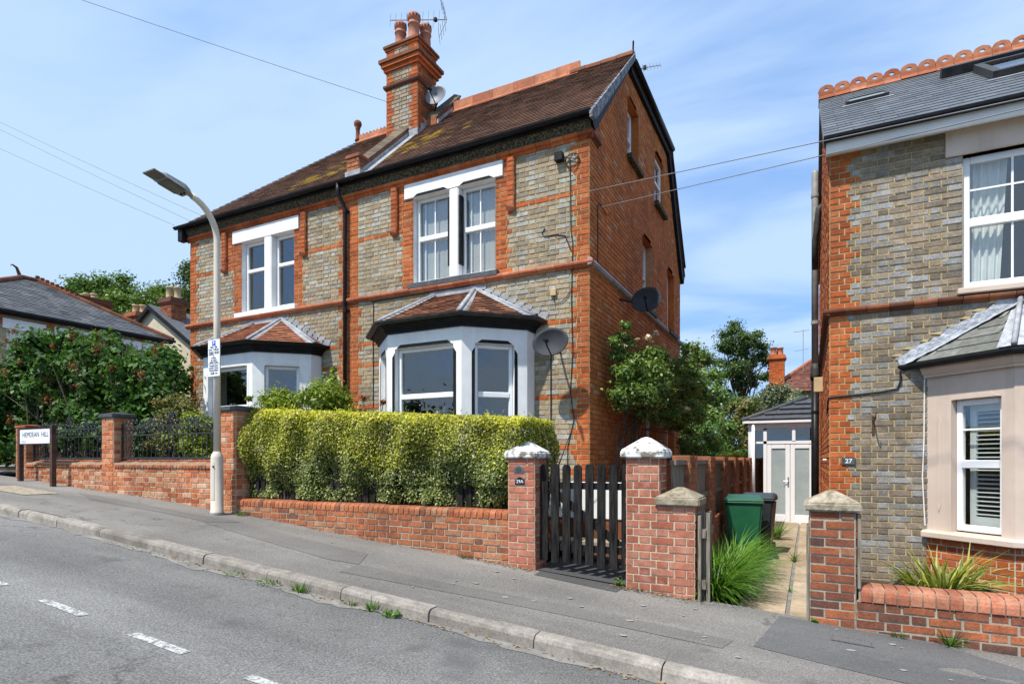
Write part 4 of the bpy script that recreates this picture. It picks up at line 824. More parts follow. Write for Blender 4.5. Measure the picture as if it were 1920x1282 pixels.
# verge, flat-roof edge and rear bargeboard
nv = Vector((0, -sv.z, sv.y))
o = MB().prism([(XV-.03, YE-.06, E0-.03), (XV-.03, YR-.02, ZR-.01), (XV-.03, YR-.02, ZR-.135), (XV-.03, YE+.09, E0-.10), (XV-.03, YE-.05, E0-.12)], (.05, 0, 0)).build('verge', 'verge', house); recalc(o)
o = MB().prism([(HX1-.02, YE+.30, 4.86), (HX1-.02, YR, 6.98), (HX1-.02, YR, 7.12), (HX1-.02, YE+.1, E0-.0)], (.07, 0, 0)).build('verge_soffit', 'black', house); recalc(o)
MB().box(HX1-.02, HX1+.075, YR-.05, 13.38, 6.86, 7.03).build('flat_roof_fascia', 'black', house)
MB().tube([(HX1+.115, YR-.02, 7.04), (HX1+.115, 13.45, 7.04)], .055, 10).build('side_gutter', 'blackpl', house, True)
o = MB().prism([(HX1-.02, 13.18, 6.98), (HX1-.02, 13.42, 7.02), (HX1-.02, 15.05, 4.58), (HX1-.02, 14.95, 4.40), (HX1-.02, 14.72, 4.55)], (.10, 0, 0)).build('bargeboard', 'black', house); recalc(o)
MB().tube([(HX1+.09, 13.45, 7.02), (HX1+.10, 13.48, 6.85), (HX1+.11, 14.9, 4.78)], .03, 8).build('rear_downpipe', 'blackpl', house, True)
MB().tube([(XV-.03, YR, ZR-.02), (XV-.02, YR-.01, ZR+.22)], .016, 6).build('ridge_stub', 'black', house)
# party parapet on the roof with saddle coping, kneeler and lead flashing
rz = lambda y: E0+(y-YE)*(ZR-E0)/(YR-YE)
def sloped(name, mat, xs, y0, y1, h0, h1):
    o = MB().prism([(xs[0], y0, rz(y0)+h0), (xs[0], y1, rz(y1)+h0), (xs[0], y1, rz(y1)+h1), (xs[0], y0, rz(y0)+h1)], (xs[1]-xs[0], 0, 0)).build(name, mat, house); return recalc(o)
for ya, yb, dx in ((8.10, 9.33, 0), (9.60, 10.48, .47)):
    sloped('parapet', 'wall2', (-7.31+dx, -7.03+dx), ya, yb, -.1, .17)
    n = max(2, int((yb-ya)/.11)); st = (yb-ya)/n
    for i in range(n):
        a, b = ya+i*st+.004, ya+(i+1)*st-.004
        P = lambda x, y, h: (x+dx, y, rz(y)+h)
        o = MB().add([P(-7.34, a, .17), P(-7.0, a, .17), P(-7.0, b, .17), P(-7.34, b, .17), P(-7.34, a, .21), P(-7.0, a, .21), P(-7.0, b, .21), P(-7.34, b, .21), P(-7.17, a, .285), P(-7.17, b, .285)],
                     [(0, 3, 2, 1), (0, 1, 5, 8, 4), (1, 2, 6, 5), (2, 3, 7, 9, 6), (3, 0, 4, 7), (4, 8, 9, 7), (8, 5, 6, 9)]).build('coping_brick', 'copedark', house)
sloped('flashing', 'lead', (-7.028, -7.005), 7.97, 9.32, -.05, .115); sloped('flashing', 'lead', (-7.005, -6.83), 7.92, 9.40, -.03, .035)
sloped('flashing', 'lead', (-6.558, -6.53), 9.62, 10.30, -.05, .10)
kb = Bricks(); kn = brick_pier(kb, 'kneeler', house, -7.31, -7.03, 7.90, 8.10, 5.10, 5.325, 'wall2', 'mortarr', faces='FRL', base=1, foot=0.05); kb.flush(0)
bevel(MB().box(-7.335, -7.005, 7.875, 8.13, 5.325, 5.39).build('kneeler_cap', 'wall2', house), .01); MB().box(-7.34, -7.0, 7.885, 8.09, 5.0, 5.105).build('kneeler_flashing', 'lead', house)
# chimney
CX0, CX1, CY0, CY1 = -7.56, -6.795, 9.30, 9.94
cb_ = Bricks()
def chim(r, k):
    W = (CX1-CX0) if k in 'FB' else (CY1-CY0); q = .13 if r % 4 < 2 else .20
    if k in 'FB': return [(0, q, 'red'), (q, W-q, 'grey'), (W-q, W, 'red')]
    return [(0, q*.8, 'red'), (q*.8, W-q*.8, 'terradark' if r % 3 else 'red'), (W-q*.8, W, 'red')]
ch = brick_pier(cb_, 'chimney', house, CX0, CX1, CY0, CY1, 5.84, 8.29, 'red', 'mortarr', base=1, tagfn=chim); cb_.flush(0)
ring = [(CX0, CY0), (CX1, CY0), (CX1, CY1), (CX0, CY1), (CX0, CY0), (CX1, CY0)]
def band(name, mat, prof): 
    o = MB()
    P = [(CX0, CY0), (CX1, CY0), (CX1, CY1), (CX0, CY1)]; rows = []
    for sx, sy, (px_, py_) in ((-1, -1, P[0]), (1, -1, P[1]), (1, 1, P[2]), (-1, 1, P[3])): rows.append([(px_+sx*o_, py_+sy*o_, z) for o_, z in prof])
    n = len(prof); o.V = [v for r_ in rows for v in r_]; o.F = [(i*n+k, ((i+1) % 4)*n+k, ((i+1) % 4)*n+(k+1) % n, i*n+(k+1) % n) for i in range(4) for k in range(n)]
    return o.build(name, mat, ch)
band('band_course', 'terradark', [(-.02, 7.41), (.03, 7.41), (.05, 7.445), (.05, 7.485), (0, 7.51), (-.02, 7.51)])
band('corbel_course', 'red', [(-.02, 7.76), (.04, 7.765), (.04, 7.835), (-.02, 7.835)]); band('corbel_course', 'red', [(-.02, 7.838), (.08, 7.842), (.08, 7.912), (-.02, 7.912)]); band('corbel_course', 'terradark', [(-.02, 7.915), (.115, 7.919), (.115, 7.985), (0, 8.02), (-.02, 8.02)])
band('corbel_course', 'red', [(-.02, 8.18), (.025, 8.185), (.025, 8.225), (-.02, 8.225)]); band('cap_course', 'terradark', [(-.3, 8.228), (.05, 8.232), (.05, 8.28), (.0, 8.32), (-.3, 8.34)])
pot = [(.125, 0), (.125, .03), (.112, .05), (.104, .33), (.122, .34), (.122, .365), (.104, .375), (.106, .43), (.128, .445), (.128, .535), (.118, .545), (.09, .545), (.09, .40)]
for x, y, s_ in ((-7.36, 9.50, .97), (-7.00, 9.46, 1.03), (-6.93, 9.76, .95)):
    T_ = Matrix.Translation((x, y, 8.285)) @ Matrix.Scale(s_, 4); p_ = MB().lathe(pot, 18, T_).build('chimney_pot', 'potclay', ch, True)
    v_ = MB()
    for i in range(12):
        a = i*math.pi/6; v_.box(.121, .1295, -.012, .012, .47, .51, T_ @ Matrix.Rotation(a, 4, 'Z'))
    v_.build('vent_holes', 'black', p_)
MB().lathe([(.09, 0), (.09, .25), (.12, .26), (.12, .33), (.02, .36)], 12, Matrix.Translation((-7.22, 9.74, 8.285))).build('cowl', 'black', ch, True)
fl = MB()
for i in range(6):
    y = CY0-.02+i*.115; fl.prism([(CX1+.004+.002*i, y, rz(y)-.05), (CX1+.004+.002*i, y+.16, rz(y+.16)-.05), (CX1+.004+.002*i, y+.15, rz(y)+.25), (CX1+.004+.002*i, y, rz(y)+.20)], (.006, 0, 0))
fl.prism([(CX1-.35, CY0-.02, rz(CY0)-.05), (CX1+.02, CY0-.02, rz(CY0)-.05), (CX1+.02, CY0-.02, rz(CY0)+.15), (CX1-.35, CY0-.02, rz(CY0)+.13)], (0, .012, 0)); fl.build('flashing', 'lead', ch)

# ---------------------------------------------------------------- bays
def make_bay(cx, trim, tilemat, label, gutmat, flash):
    A = [(cx-1.40, 8.10), (cx-1.40, 7.84), (cx-.67, 7.165), (cx+.67, 7.165), (cx+1.40, 7.84), (cx+1.40, 8.10)]
    ZT, ZB = 1.93, -0.35; oz0, oz1, tz = 0.02, 1.70, 0.965
    mb = MB(); opens = []
    for i in range(5):
        p, q = A[i], A[i+1]; T = frame2(p, q); L = math.dist(p, q)
        if i in (0, 4): mb.box(0, L, 0, .15, ZB, ZT, T); continue
        jm = .14 if i == 2 else .20; u0, u1 = jm, L-jm
        mb.box(0, u0, 0, .16, ZB, ZT, T); mb.box(u1, L, 0, .16, ZB, ZT, T); mb.box(u0, u1, 0, .16, oz1, ZT, T); mb.box(u0, u1, 0, .16, ZB, oz0, T)
        opens.append((T, u0, u1))
    bay = mb.build('bay_window', 'white', house); bay['label'] = label
    for T, u0, u1 in opens:
        window(bay, T, u0+.003, u1-.003, oz0, oz1-.002, [(tz, .04)], (), .055, .085, name='window_frame')
        o = MB().prism([(u0+.03, -.004, oz1+.004), (u1-.03, -.004, oz1+.004), (u1-.10, -.004, oz1+.055), (u0+.10, -.004, oz1+.055)], (0, .02, 0), T).build('chamfer', trim, bay); recalc(o)
        for a, b in ((u0-.050, u0-.002), (u1+.002, u1+.050)):
            m_ = a if a < u0 else b
            inn, out_ = (b, a) if a < u0 else (a, b)
            o = MB().prism([(inn, -.004, .12), (inn, -.004, oz1-.06), (out_, -.004, oz1-.13), (out_, -.004, .18)], (0, .02, 0), T).build('chamfer', trim, bay); recalc(o)
        MB().box(u0-.06, u1+.06, -.07, .10, oz0-.07, oz0-.003, T).build('sill', 'white', bay)
    # moulded fascia and gutter
    MB().sweep(A, [(0, 1.932), (.03, 1.932), (.03, 1.965), (.055, 1.985), (.055, 2.0), (.09, 2.02), (.125, 2.065), (.125, 2.09), (0, 2.09)]).build('cornice', 'black', bay)
    gp2 = [(.165+.052*math.cos(a), 2.105+.052*math.sin(a)) for a in np.linspace(math.pi, 2*math.pi, 8)]+[(.165+.045*math.cos(a), 2.105+.045*math.sin(a)) for a in np.linspace(2*math.pi, math.pi, 8)]
    MB().sweep(A, gp2).build('gutter', gutmat, bay)
    # roof
    e = .15; k = .4142*e
    C1, D1 = Vector((cx-.67-k, 7.165-e, 2.095)), Vector((cx+.67+k, 7.165-e, 2.095)); B1, E1 = Vector((cx-1.40-e, 7.84-k, 2.095)), Vector((cx+1.40+e, 7.84-k, 2.095)); A1, F1 = Vector((cx-1.40-e, 8.10, 2.095)), Vector((cx+1.40+e, 8.10, 2.095))
    T1, T2 = Vector((cx-.44, 8.10, 2.73)), Vector((cx+.34, 8.10, 2.73))
    dk = MB()
    for f in ((C1, D1, T2, T1), (D1, E1, T2), (E1, F1, T2), (B1, C1, T1), (A1, B1, T1)): dk.poly([tuple(v-Vector((0, 0, .012))) for v in f])
    rf = dk.build('bay_roof', tilemat, bay)
    tl = MB()
    def facet(P, Q, TL, TR):
        u = (Q-P).normalized(); L = (Q-P).length; n = u.cross(TL-P).normalized(); s = n.cross(u).normalized(); H = (TL-P).dot(s); l1 = (TL-P).dot(u); r1 = (TR-P).dot(u)
        tile_field(P, u, s, lambda t: l1*t/H+.03, lambda t: L+(r1-L)*t/H-.03, H-.04, .092, .15, .013, lambda a, b: tl, .005)
    facet(C1, D1, T1, T2); facet(D1, E1, T2, T2); facet(E1, F1, T2, T2); facet(B1, C1, T1, T1)
    tl.build('bay_roof_tiles', tilemat, bay, kind='stuff')
    # lead hips and stepped flashing
    up = Vector((0, 0, .03))
    for a, b in ((C1, T1), (D1, T2), (E1, T2), (B1, T1)):
        MB().tube([a+up*.9, b+up*.9], .034, 6).build('hip_roll', flash, bay, True)
        d = (b-a).normalized(); s = d.cross(Vector((0, 0, 1))).normalized()
        ws = .12; m_ = MB()
        for sg in (1, -1):
            o2 = s*sg*ws; dzz = -0.055 if (a.x < b.x) != (sg > 0) or True else 0
            m_.poly([tuple(a+up), tuple(b+up), tuple(b+up+o2*.4+Vector((0, 0, -.01))), tuple(a+up+o2+Vector((0, 0, dzz)))])
        m_.build('hip_flashing', flash, bay)
    st = MB(); n = 9
    for i in range(n):
        f0 = i/n; p0 = F1.lerp(T2, f0); p1 = F1.lerp(T2, (i+1)/n)
        st.prism([(p0.x+.01, 8.085, p0.z-.02), (p1.x+.01, 8.085, p1.z-.02), (p1.x+.02, 8.085, p1.z+.065), (p0.x+.10, 8.085, p1.z+.055)], (0, .012, 0))
    st.prism([(T1.x-.1, 8.083, 2.70), (T2.x+.05, 8.083, 2.70), (T2.x+.05, 8.083, 2.80), (T1.x-.1, 8.083, 2.80)], (0, .012, 0))
    p0, p1 = A1, T1; st.prism([(p0.x, 8.084, p0.z-.02), (p1.x, 8.084, p1.z-.02), (p1.x, 8.084, p1.z+.08), (p0.x-.05, 8.084, p0.z+.08)], (0, .011, 0))
    st.build('stepped_flashing', flash, bay)
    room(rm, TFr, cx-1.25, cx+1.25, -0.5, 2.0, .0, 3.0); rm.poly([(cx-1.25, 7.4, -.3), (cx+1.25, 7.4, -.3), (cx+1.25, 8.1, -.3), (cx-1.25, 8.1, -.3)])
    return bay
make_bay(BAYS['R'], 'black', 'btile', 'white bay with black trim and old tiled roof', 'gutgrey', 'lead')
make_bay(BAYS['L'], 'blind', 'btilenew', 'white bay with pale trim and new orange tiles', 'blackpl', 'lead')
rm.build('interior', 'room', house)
# wall-fixed cables and boxes on the front
cab = MB(); wl_ = HY-.014
cab.tube([(-3.14, wl_, 4.45), (-3.13, wl_, 3.4), (-3.10, wl_, 3.2), (-3.12, wl_, 2.4), (-3.10, wl_, 1.6), (-3.14, wl_, 1.0), (-3.08, wl_, .6), (-3.18, wl_, .2), (-3.19, wl_, -1.0)], .008, 5)
cab.tube([(-3.55, wl_, 3.50), (-3.60, wl_, 3.44), (-3.56, wl_, 3.38), (-3.35, wl_, 3.37), (-3.22, wl_, 3.33), (-3.13, wl_, 3.1)], .009, 5)
cab.tube([(-3.45, wl_, 1.55), (-3.45, wl_, -1.0)], .011, 5); cab.tube([(-6.86, wl_, 2.78), (-6.87, wl_, 2.2), (-6.86, wl_, -.5)], .009, 5)
cab.tube([(-6.9, wl_, 2.80), (-5, wl_, 2.81), (-3.9, wl_, 2.90)], .007, 5); cab.build('cable', 'cable', house)
ring_ = [(-3.10+.105*math.cos(a), HY-.03-.01*math.sin(a*3), 4.42+.105*math.sin(a)) for a in np.linspace(0, 6.6, 22)]
MB().tube([(-3.32, HY-.05, 4.50)]+ring_, .009, 5).build('cable_coil', 'cable', house); MB().box(-3.36, -3.24, HY-.11, HY-.008, 4.44, 4.56).build('cable_bracket', 'black', house)
bevel(MB().box(-3.45, -3.36, HY-.05, HY-.007, 2.46, 2.56).build('junction_box', 'potbuff', house), .005)
MB().tube([(-3.40, HY-.03, 2.46), (-3.39, HY-.03, 2.36), (-3.30, HY-.02, 2.34), (-3.2, HY-.02, 2.42), (-3.13, HY-.015, 2.5)], .006, 5).build('cable', 'cable', house)
MB().tube([(HX1+.012, 8.45, 2.98), (HX1+.012, 8.45, 3.85), (HX1+.012, 8.55, 3.92), (HX1+.012, 8.9, 3.86)], .008, 5).build('cable', 'cable', house)
# white rendered step by the side entrance
sb = thing('rendered_wall', 'low white rendered block seen through the picket gate', 'wall', (-2.2, 6.7, -1.1))
bevel(MB().box(-2.95, -1.95, 6.75, 7.6, -0.72, -0.30).build('white_top', 'white', sb), .015); bevel(MB().box(-2.93, -1.97, 6.77, 7.58, -1.2, -0.72).build('brick_base', 'terradark', sb), .01)
MB().box(-2.7, -1.7, 6.30, 6.60, -1.02, -0.93).build('step', 'conc', sb)
# ================================================================ the grey brick house on the right
RX = 0.235; RXE = 5.2
rh = thing('brick_house', 'grey and orange brick house with slate roof and beige bay at the right edge', 'house', (1.5, 8.1, -1.5))
bk = Bricks(); Q3 = (.225, .325, .225, .185)
RW = (1.545, 3.05, 1.915, 3.405)
def segs_right(r, z):
    zc = z+CO/2; s = [(RX, RXE, 'grey2')]; s = over(s, RX, RX+Q3[r % 4], 'red')
    if RW[2]-.07 < zc < RW[3]: s = subtract(s, RW[0], RW[1])
    if zc > 3.40: s = subtract(s, 1.385, 3.25)
    if zc < .93: s = subtract(s, 1.24, 3.9)
    return s
rf_ = brick_wall(bk, 'front_wall', rh, TFr, 3.70-70*CO, 3.70, segs_right, 'mortarg')
TL_ = frame(RX, 15.2, R(-90))
def segs_side(r, z):
    zc = z+CO/2; a = 0 if zc < 3.8 else (zc-3.75)/.6877*1.0; s = [(max(0, 15.2-11-3.2+a*0) if zc > 3.8 else 0, 7.1-(max(0, zc-3.75)/.6877), 'red' if r % 3 else 'redside')]
    return s if s[0][1] > s[0][0]+.1 else []
rs_ = brick_wall(bk, 'side_wall', rh, TL_, 3.70-70*CO, 3.70+26*CO, segs_side, 'mortarr')
prof = [(0, 1.745), (.03, 1.745), (.045, 1.77), (.07, 1.78), (.075, 1.80), (.065, 1.825), (0, 1.84)]
pieces_along('string_course', 'terradark', rf_, [(RX-.07, HY), (RXE, HY)], prof, 0.225, 0.006)
MB().sweep([(RX, 15.2), (RX, HY-.06)], [(0, 1.745), (.05, 1.765), (.07, 1.80), (.05, 1.83), (0, 1.84)]).build('string_course', 'terradark', rs_)
# beige lintel, upper window, sill
bevel(MB().box(1.385, 3.25, HY-.03, HY+.12, 3.405, 3.70).build('lintel', 'beige', rh), .006)
o = MB().prism([(RW[0]-.01, HY-.034, 3.407), (RW[1]-.02, HY-.034, 3.407), (RW[1]-.2, HY-.034, 3.475), (RW[0]+.20, HY-.034, 3.475)], (0, .012, 0)).build('chamfer', 'beige', rh); recalc(o)
bevel(MB().box(1.485, 3.15, HY-.09, HY+.15, 1.838, 1.905).build('sill', 'beige', rh), .01)
rv = MB(); reveal(rv, TFr, RW[0], RW[1], RW[2], RW[3], .12, 'LRTB'); rv.build('reveal', 'beige', rh)
window(rh, TFr, RW[0]+.004, RW[1]-.004, RW[2]-.005, RW[3]-.004, [(2.66, .05)], [2.0, 2.46], .075, .07, hbars=(3.03,))
cu = MB(); n = 26
for zz0, zz1, w_ in ((1.95, 3.38, .36),):
    pts = [(RW[0]+.08+w_*i/n, .22+.025*math.sin(i*1.15)) for i in range(n+1)]
    for i in range(n):
        (a, ya), (b, yb) = pts[i], pts[i+1]; sh = .82
        cu.add([(RW[0]+.05+(a-RW[0]-.05)*sh, ya, zz0), (RW[0]+.05+(b-RW[0]-.05)*sh, yb, zz0), (b, yb, zz1), (a, ya, zz1)], [(0, 1, 2, 3)], TFr)
cu.build('curtain', 'cloth', rh)
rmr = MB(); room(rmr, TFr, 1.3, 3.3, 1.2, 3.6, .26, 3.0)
# eaves
MB().sweep([(RX-.04, HY), (RXE, HY)], [(0, 3.70), (.15, 3.70), (.15, 3.645), (.185, 3.645), (.20, 3.70), (.20, 3.775), (0, 3.775)]).build('fascia', 'blind', rh)
gq = [(.245+.055*math.cos(a), 3.815+.055*math.sin(a)) for a in np.linspace(math.pi, 2*math.pi, 8)]+[(.245+.047*math.cos(a), 3.815+.047*math.sin(a)) for a in np.linspace(2*math.pi, math.pi, 8)]
MB().sweep([(RX-.07, HY), (RXE, HY)], gq).build('gutter', 'blackpl', rh)
# slate roof
rO = Vector((RX-.065, 7.83, 3.825)); rsd = Vector((0, 3.17, 2.18)); rSL = rsd.length; rsd.normalize()
mb = MB(); q = Vector((0, 0, -.015)); mb.poly([tuple(rO+q), tuple(rO+q+Vector((5, 0, 0))), tuple(rO+q+Vector((5, 3.17, 2.18))), tuple(rO+q+Vector((0, 3.17, 2.18)))]); mb.poly([(rO.x, 11, 6.0), (rO.x+5, 11, 6.0), (rO.x+5, 14.3, 3.8), (rO.x, 14.3, 3.8)])
rroof = mb.build('roof', 'slate', rh)
slate_objects('slate', 'slate', rroof, rO, (1, 0, 0), rsd, lambda s: 0, lambda s: 2.75, rSL, .197, .305, .006)
mb = MB(); tile_field(rO, (1, 0, 0), rsd, lambda s: 2.76, lambda s: 4.95, rSL, .197, .305, .006, lambda a, b: mb, .003); mb.build('roof_slates', 'slate', rroof, kind='stuff')
recalc(MB().prism([(rO.x-.004, 7.86, 3.80), (rO.x-.004, 11, 5.97), (rO.x-.004, 11, 5.86), (rO.x-.004, 7.95, 3.75)], (.05, 0, 0)).build('verge', 'slate', rh))
# pierced crest ridge tiles
m = MB(); n = 16; ro, ri = .118, .034; zc = .105
for yv in (-.014, .014):
    for i in range(n):
        a = 2*math.pi*i/n; k = 1.0 if i % 2 == 0 else .96; m.V.append((ro*k*math.cos(a), yv, zc+ro*.80*k*math.sin(a)))
    for i in range(n): a = 2*math.pi*i/n; m.V.append((ri*math.cos(a), yv, zc+.012+ri*.75*math.sin(a)))
for i in range(n):
    j = (i+1) % n; m.F += [(i, j, n+j, n+i), (2*n+j, 2*n+i, 3*n+i, 3*n+j), (i, 2*n+i, 2*n+j, j), (n+j, 3*n+j, 3*n+i, n+i)]
m.prism([(-.112, -.14, -.085), (-.112, -.02, .025), (-.112, -.016, .075), (-.112, .016, .075), (-.112, .02, .025), (-.112, .14, -.085)], (.224, 0, 0))
me = bpy.data.meshes.new('ridge_tile'); me.from_pydata(m.V, [], m.F); MT['crest'] = m_piece('crest_tile', [(0, (0.30, 0.085, 0.036)), (0.5, (0.40, 0.13, 0.06)), (1, (0.46, 0.20, 0.11))], dirt=.45, dscale=6, dirtcol=(.12, .075, .045)); me.materials.append(MT['crest']); me.update()
x = rO.x+.10
while x < 4.6:
    o = bpy.data.objects.new('ridge_tile', me); o.location = (x, 11.0, 6.02+random.uniform(-.006, .006)); o.rotation_euler = (0, random.uniform(-.02, .02), 0); place(o, rroof); x += .229
# rooflights
rn = Vector((1, 0, 0)).cross(rsd).normalized(); RB = Matrix((Vector((1, 0, 0)), rsd, rn)).transposed().to_4x4()
def rooflight(x, y, w, h, th, fr=.04):
    z = 3.825+(y-7.83)*.6877; T_ = Matrix.Translation((x, y, z)) @ RB
    fo = MB(); [fo.box(*b, 0, th, T_) for b in ((-w/2, w/2, -h/2, -h/2+fr), (-w/2, w/2, h/2-fr, h/2), (-w/2, -w/2+fr, -h/2+fr, h/2-fr), (w/2-fr, w/2, -h/2+fr, h/2-fr))]
    f_ = fo.build('rooflight', 'gutgrey', rh); MB().box(-w/2+fr, w/2-fr, -h/2+fr, h/2-fr, th*.6, th*.75, T_).build('pane', 'frost' if w < 1 else 'glass', f_)
    MB().box(-w/2-.05, w/2+.05, -h/2-.07, -h/2, .008, .02, T_).build('flashing', 'lead', f_); return f_
rooflight(0.75, 9.78, .52, .36, .06); rooflight(2.75, 9.45, 1.5, 1.15, .10, .09)
T_ = Matrix.Translation((2.62, 10.08, 3.825+(10.08-7.83)*.6877)) @ RB; MB().box(-.95, .9, -.05, .1, .01, .13, T_).build('blind_box', 'gutgrey', rh)
# ---------------------------------------------------------------- beige bay
A = [(1.21, 8.10), (1.845, 7.465), (3.25, 7.465), (3.885, 8.10)]
mb = MB(); T = frame2(A[0], A[1]); L = math.dist(A[0], A[1]); u0, u1, oz0, oz1 = .275, .775, -0.775, .655; ZT, ZB = .93, -.79
mb.box(0, u0, 0, .14, ZB, ZT, T); mb.box(u1, L, 0, .14, ZB, ZT, T); mb.box(u0, u1, 0, .14, oz1, ZT, T)
T2_ = frame2(A[1], A[2]); L2 = math.dist(A[1], A[2]); mb.box(0, .22, 0, .14, ZB, ZT, T2_); mb.box(L2-.22, L2, 0, .14, ZB, ZT, T2_); mb.box(.22, L2-.22, 0, .14, oz1, ZT, T2_)
T3_ = frame2(A[2], A[3]); mb.box(0, L, 0, .14, ZB, ZT, T3_)
bay = mb.build('bay_window', 'beige', rh); bay['label'] = 'beige painted bay with louvred shutters'
window(bay, T, u0+.003, u1-.003, oz0, oz1-.003, [(-.045, .045)], (), .062, .075, name='window_frame', hbars=(.33,))
window(bay, T2_, .223, L2-.223, oz0, oz1-.003, [(-.045, .045)], (), .062, .075, name='window_frame')
# chamfered stops cut in the beige surround
recalc(MB().prism([(u0+.02, -.005, oz1+.004), (u1-.02, -.005, oz1+.004), (u1-.10, -.005, oz1+.05), (u0+.10, -.005, oz1+.05)], (0, .02, 0), T).build('chamfer', 'beige', bay))
recalc(MB().prism([(.12, -.006, -.50), (.145, -.010, -.58), (.17, -.006, -.50), (.17, -.006, .42), (.145, -.010, .50), (.12, -.006, .42)], (0, .02, 0), T).build('chamfer', 'beige', bay))
# louvred shutter slats behind the glass
sh = MB().box(u0+.065, u0+.13, .20, .225, oz0+.06, oz1-.06, T).box(u1-.12, u1-.06, .20, .225, oz0+.06, oz1-.06, T).box(u0+.13, u1-.12, .20, .225, oz0+.06, oz0+.16, T).box(u0+.13, u1-.12, .20, .225, oz1-.13, oz1-.06, T).box(u0+.13, u1-.12, .20, .225, -.06, -.01, T).build('shutter_frame', 'cloth', bay)
for i in range(24):
    z = oz0+.185+i*.0475
    if z > oz1-.15 or abs(z+.035) < .035: continue
    recalc(MB().prism([(u0+.13, .190, z), (u0+.13, .196, z-.006), (u0+.13, .238, z+.006), (u0+.13, .232, z+.012)], (u1-u0-.25, 0, 0), T).build('shutter_slat', 'cloth', bay))
MB().sweep(A, [(-.1, -.875), (.075, -.875), (.09, -.865), (.09, -.815), (.06, -.792), (-.1, -.788)]).build('sill', 'beige', bay)
MB().sweep(A, [(0, .932), (.045, .932), (.045, .955), (.075, .975), (.075, .99), (.10, 1.02), (.10, 1.045), (0, 1.045)]).build('cornice', 'beige', bay)
gq = [(.15+.05*math.cos(a), 1.085+.05*math.sin(a)) for a in np.linspace(math.pi*.9, 2.1*math.pi, 9)]+[(.15+.042*math.cos(a), 1.085+.042*math.sin(a)) for a in np.linspace(2.1*math.pi, math.pi*.9, 9)]
MB().sweep([(1.06, 8.10+.15)]+A[1:], gq).build('gutter', 'blackpl', bay)
bb = Bricks()
for p_, q_ in ((A[0], A[1]), (A[1], A[2])):
    TT = frame2(p_, q_); LL = math.dist(p_, q_); brick_wall(bk, 'bay_base', rh, TT, -.875-12*CO, -.875, lambda r, z: [(0, LL, 'red')], 'mortar')
bk.flush(300, lambda x, y: y > 1092 or x < 1545, rough=.8)
eA, eB, eC, tp, tp2 = Vector((.95, 8.10, 1.10)), Vector((1.79, 7.29, 1.10)), Vector((3.30, 7.29, 1.10)), Vector((2.05, 8.10, 1.73)), Vector((3.0, 8.10, 1.73))
dk = MB(); [dk.poly([tuple(v-Vector((0, 0, .012))) for v in f]) for f in ((eA, eB, tp), (eB, eC, tp2, tp), (eC, Vector((4.15, 8.1, 1.1)), tp2))]
br = dk.build('bay_roof', 'slateold', bay)
u = (eB-eA).normalized(); n_ = u.cross(tp-eA).normalized(); s_ = n_.cross(u).normalized(); H_ = (tp-eA).dot(s_); l1 = (tp-eA).dot(u); Lb = (eB-eA).length
slate_objects('slate', 'slateold', br, eA, u, s_, lambda t: l1*t/H_+.14, lambda t: Lb+(l1-Lb)*t/H_-.10, H_-.10, .165, .42, .008)
u = (eC-eB).normalized(); n_ = u.cross(tp-eB).normalized(); s2 = n_.cross(u).normalized(); H2 = (tp-eB).dot(s2); l2 = (tp-eB).dot(u); r2 = (tp2-eB).dot(u); Lc = (eC-eB).length
slate_objects('slate', 'slateold', br, eB, u, s2, lambda t: l2*t/H2+.10, lambda t: Lc+(r2-Lc)*t/H2-.05, H2-.05, .165, .42, .008)
MB().tube([eB+Vector((0, -.01, .035)), tp+Vector((0, 0, .04))], .026, 7).build('hip_roll', 'lead', bay, True)
d = (tp-eB).normalized(); o_ = MB()
for e_, k_ in ((eA, .15), (eC, .12)):
    sd_ = (e_-eB).normalized(); o_.poly([tuple(eB+Vector((0, 0, .022))), tuple(tp+Vector((0, 0, .025))), tuple(tp+sd_*.06+Vector((0, 0, .0))), tuple(eB+sd_*k_+Vector((0, 0, .022)))])
o_.build('hip_flashing', 'leadnew', bay)
fl = MB(); n = 22; pr = []
for i in range(n+1):
    f = i/n; p = eA.lerp(tp, f); nn = random.uniform(-.012, .012)
    pr.append(((p.x, 8.085, p.z-.01), (p.x-.03+nn, 8.078, p.z+.07+.04*random.random()), (p.x+.10+nn, 8.0-.05*random.random(), p.z+.02)))
for a_, b_ in zip(pr[:-1], pr[1:]): fl.poly([a_[2], b_[2], b_[0], a_[0]]); fl.poly([a_[0], b_[0], b_[1], a_[1]])
fl.build('flashing', 'leadnew', bay)
pt = MB()
for i in range(8):
    p = eA.lerp(tp, (i+.2)/8.6); zz = p.z+.10; w_ = random.uniform(.6, 1.1); pt.prism([(p.x-.13*w_, 8.084, zz-.005), (p.x-.02, 8.084, zz-.012), (p.x+.01, 8.084, zz+.02), (p.x-.08*w_, 8.084, zz+.018)], (0, .02, 0))
MT['pointing'] = m_noise('fresh_yellow_mortar', (0.36, 0.27, 0.13), (0.47, 0.37, 0.20), 20, rough=.95, bump=.5, bscale=60)
pt.build('mortar_pointing', 'pointing', rh)
room(rmr, TFr, 1.35, 3.7, -1.2, .95, .02, 2.6); rmr.build('interior', 'room', rh)
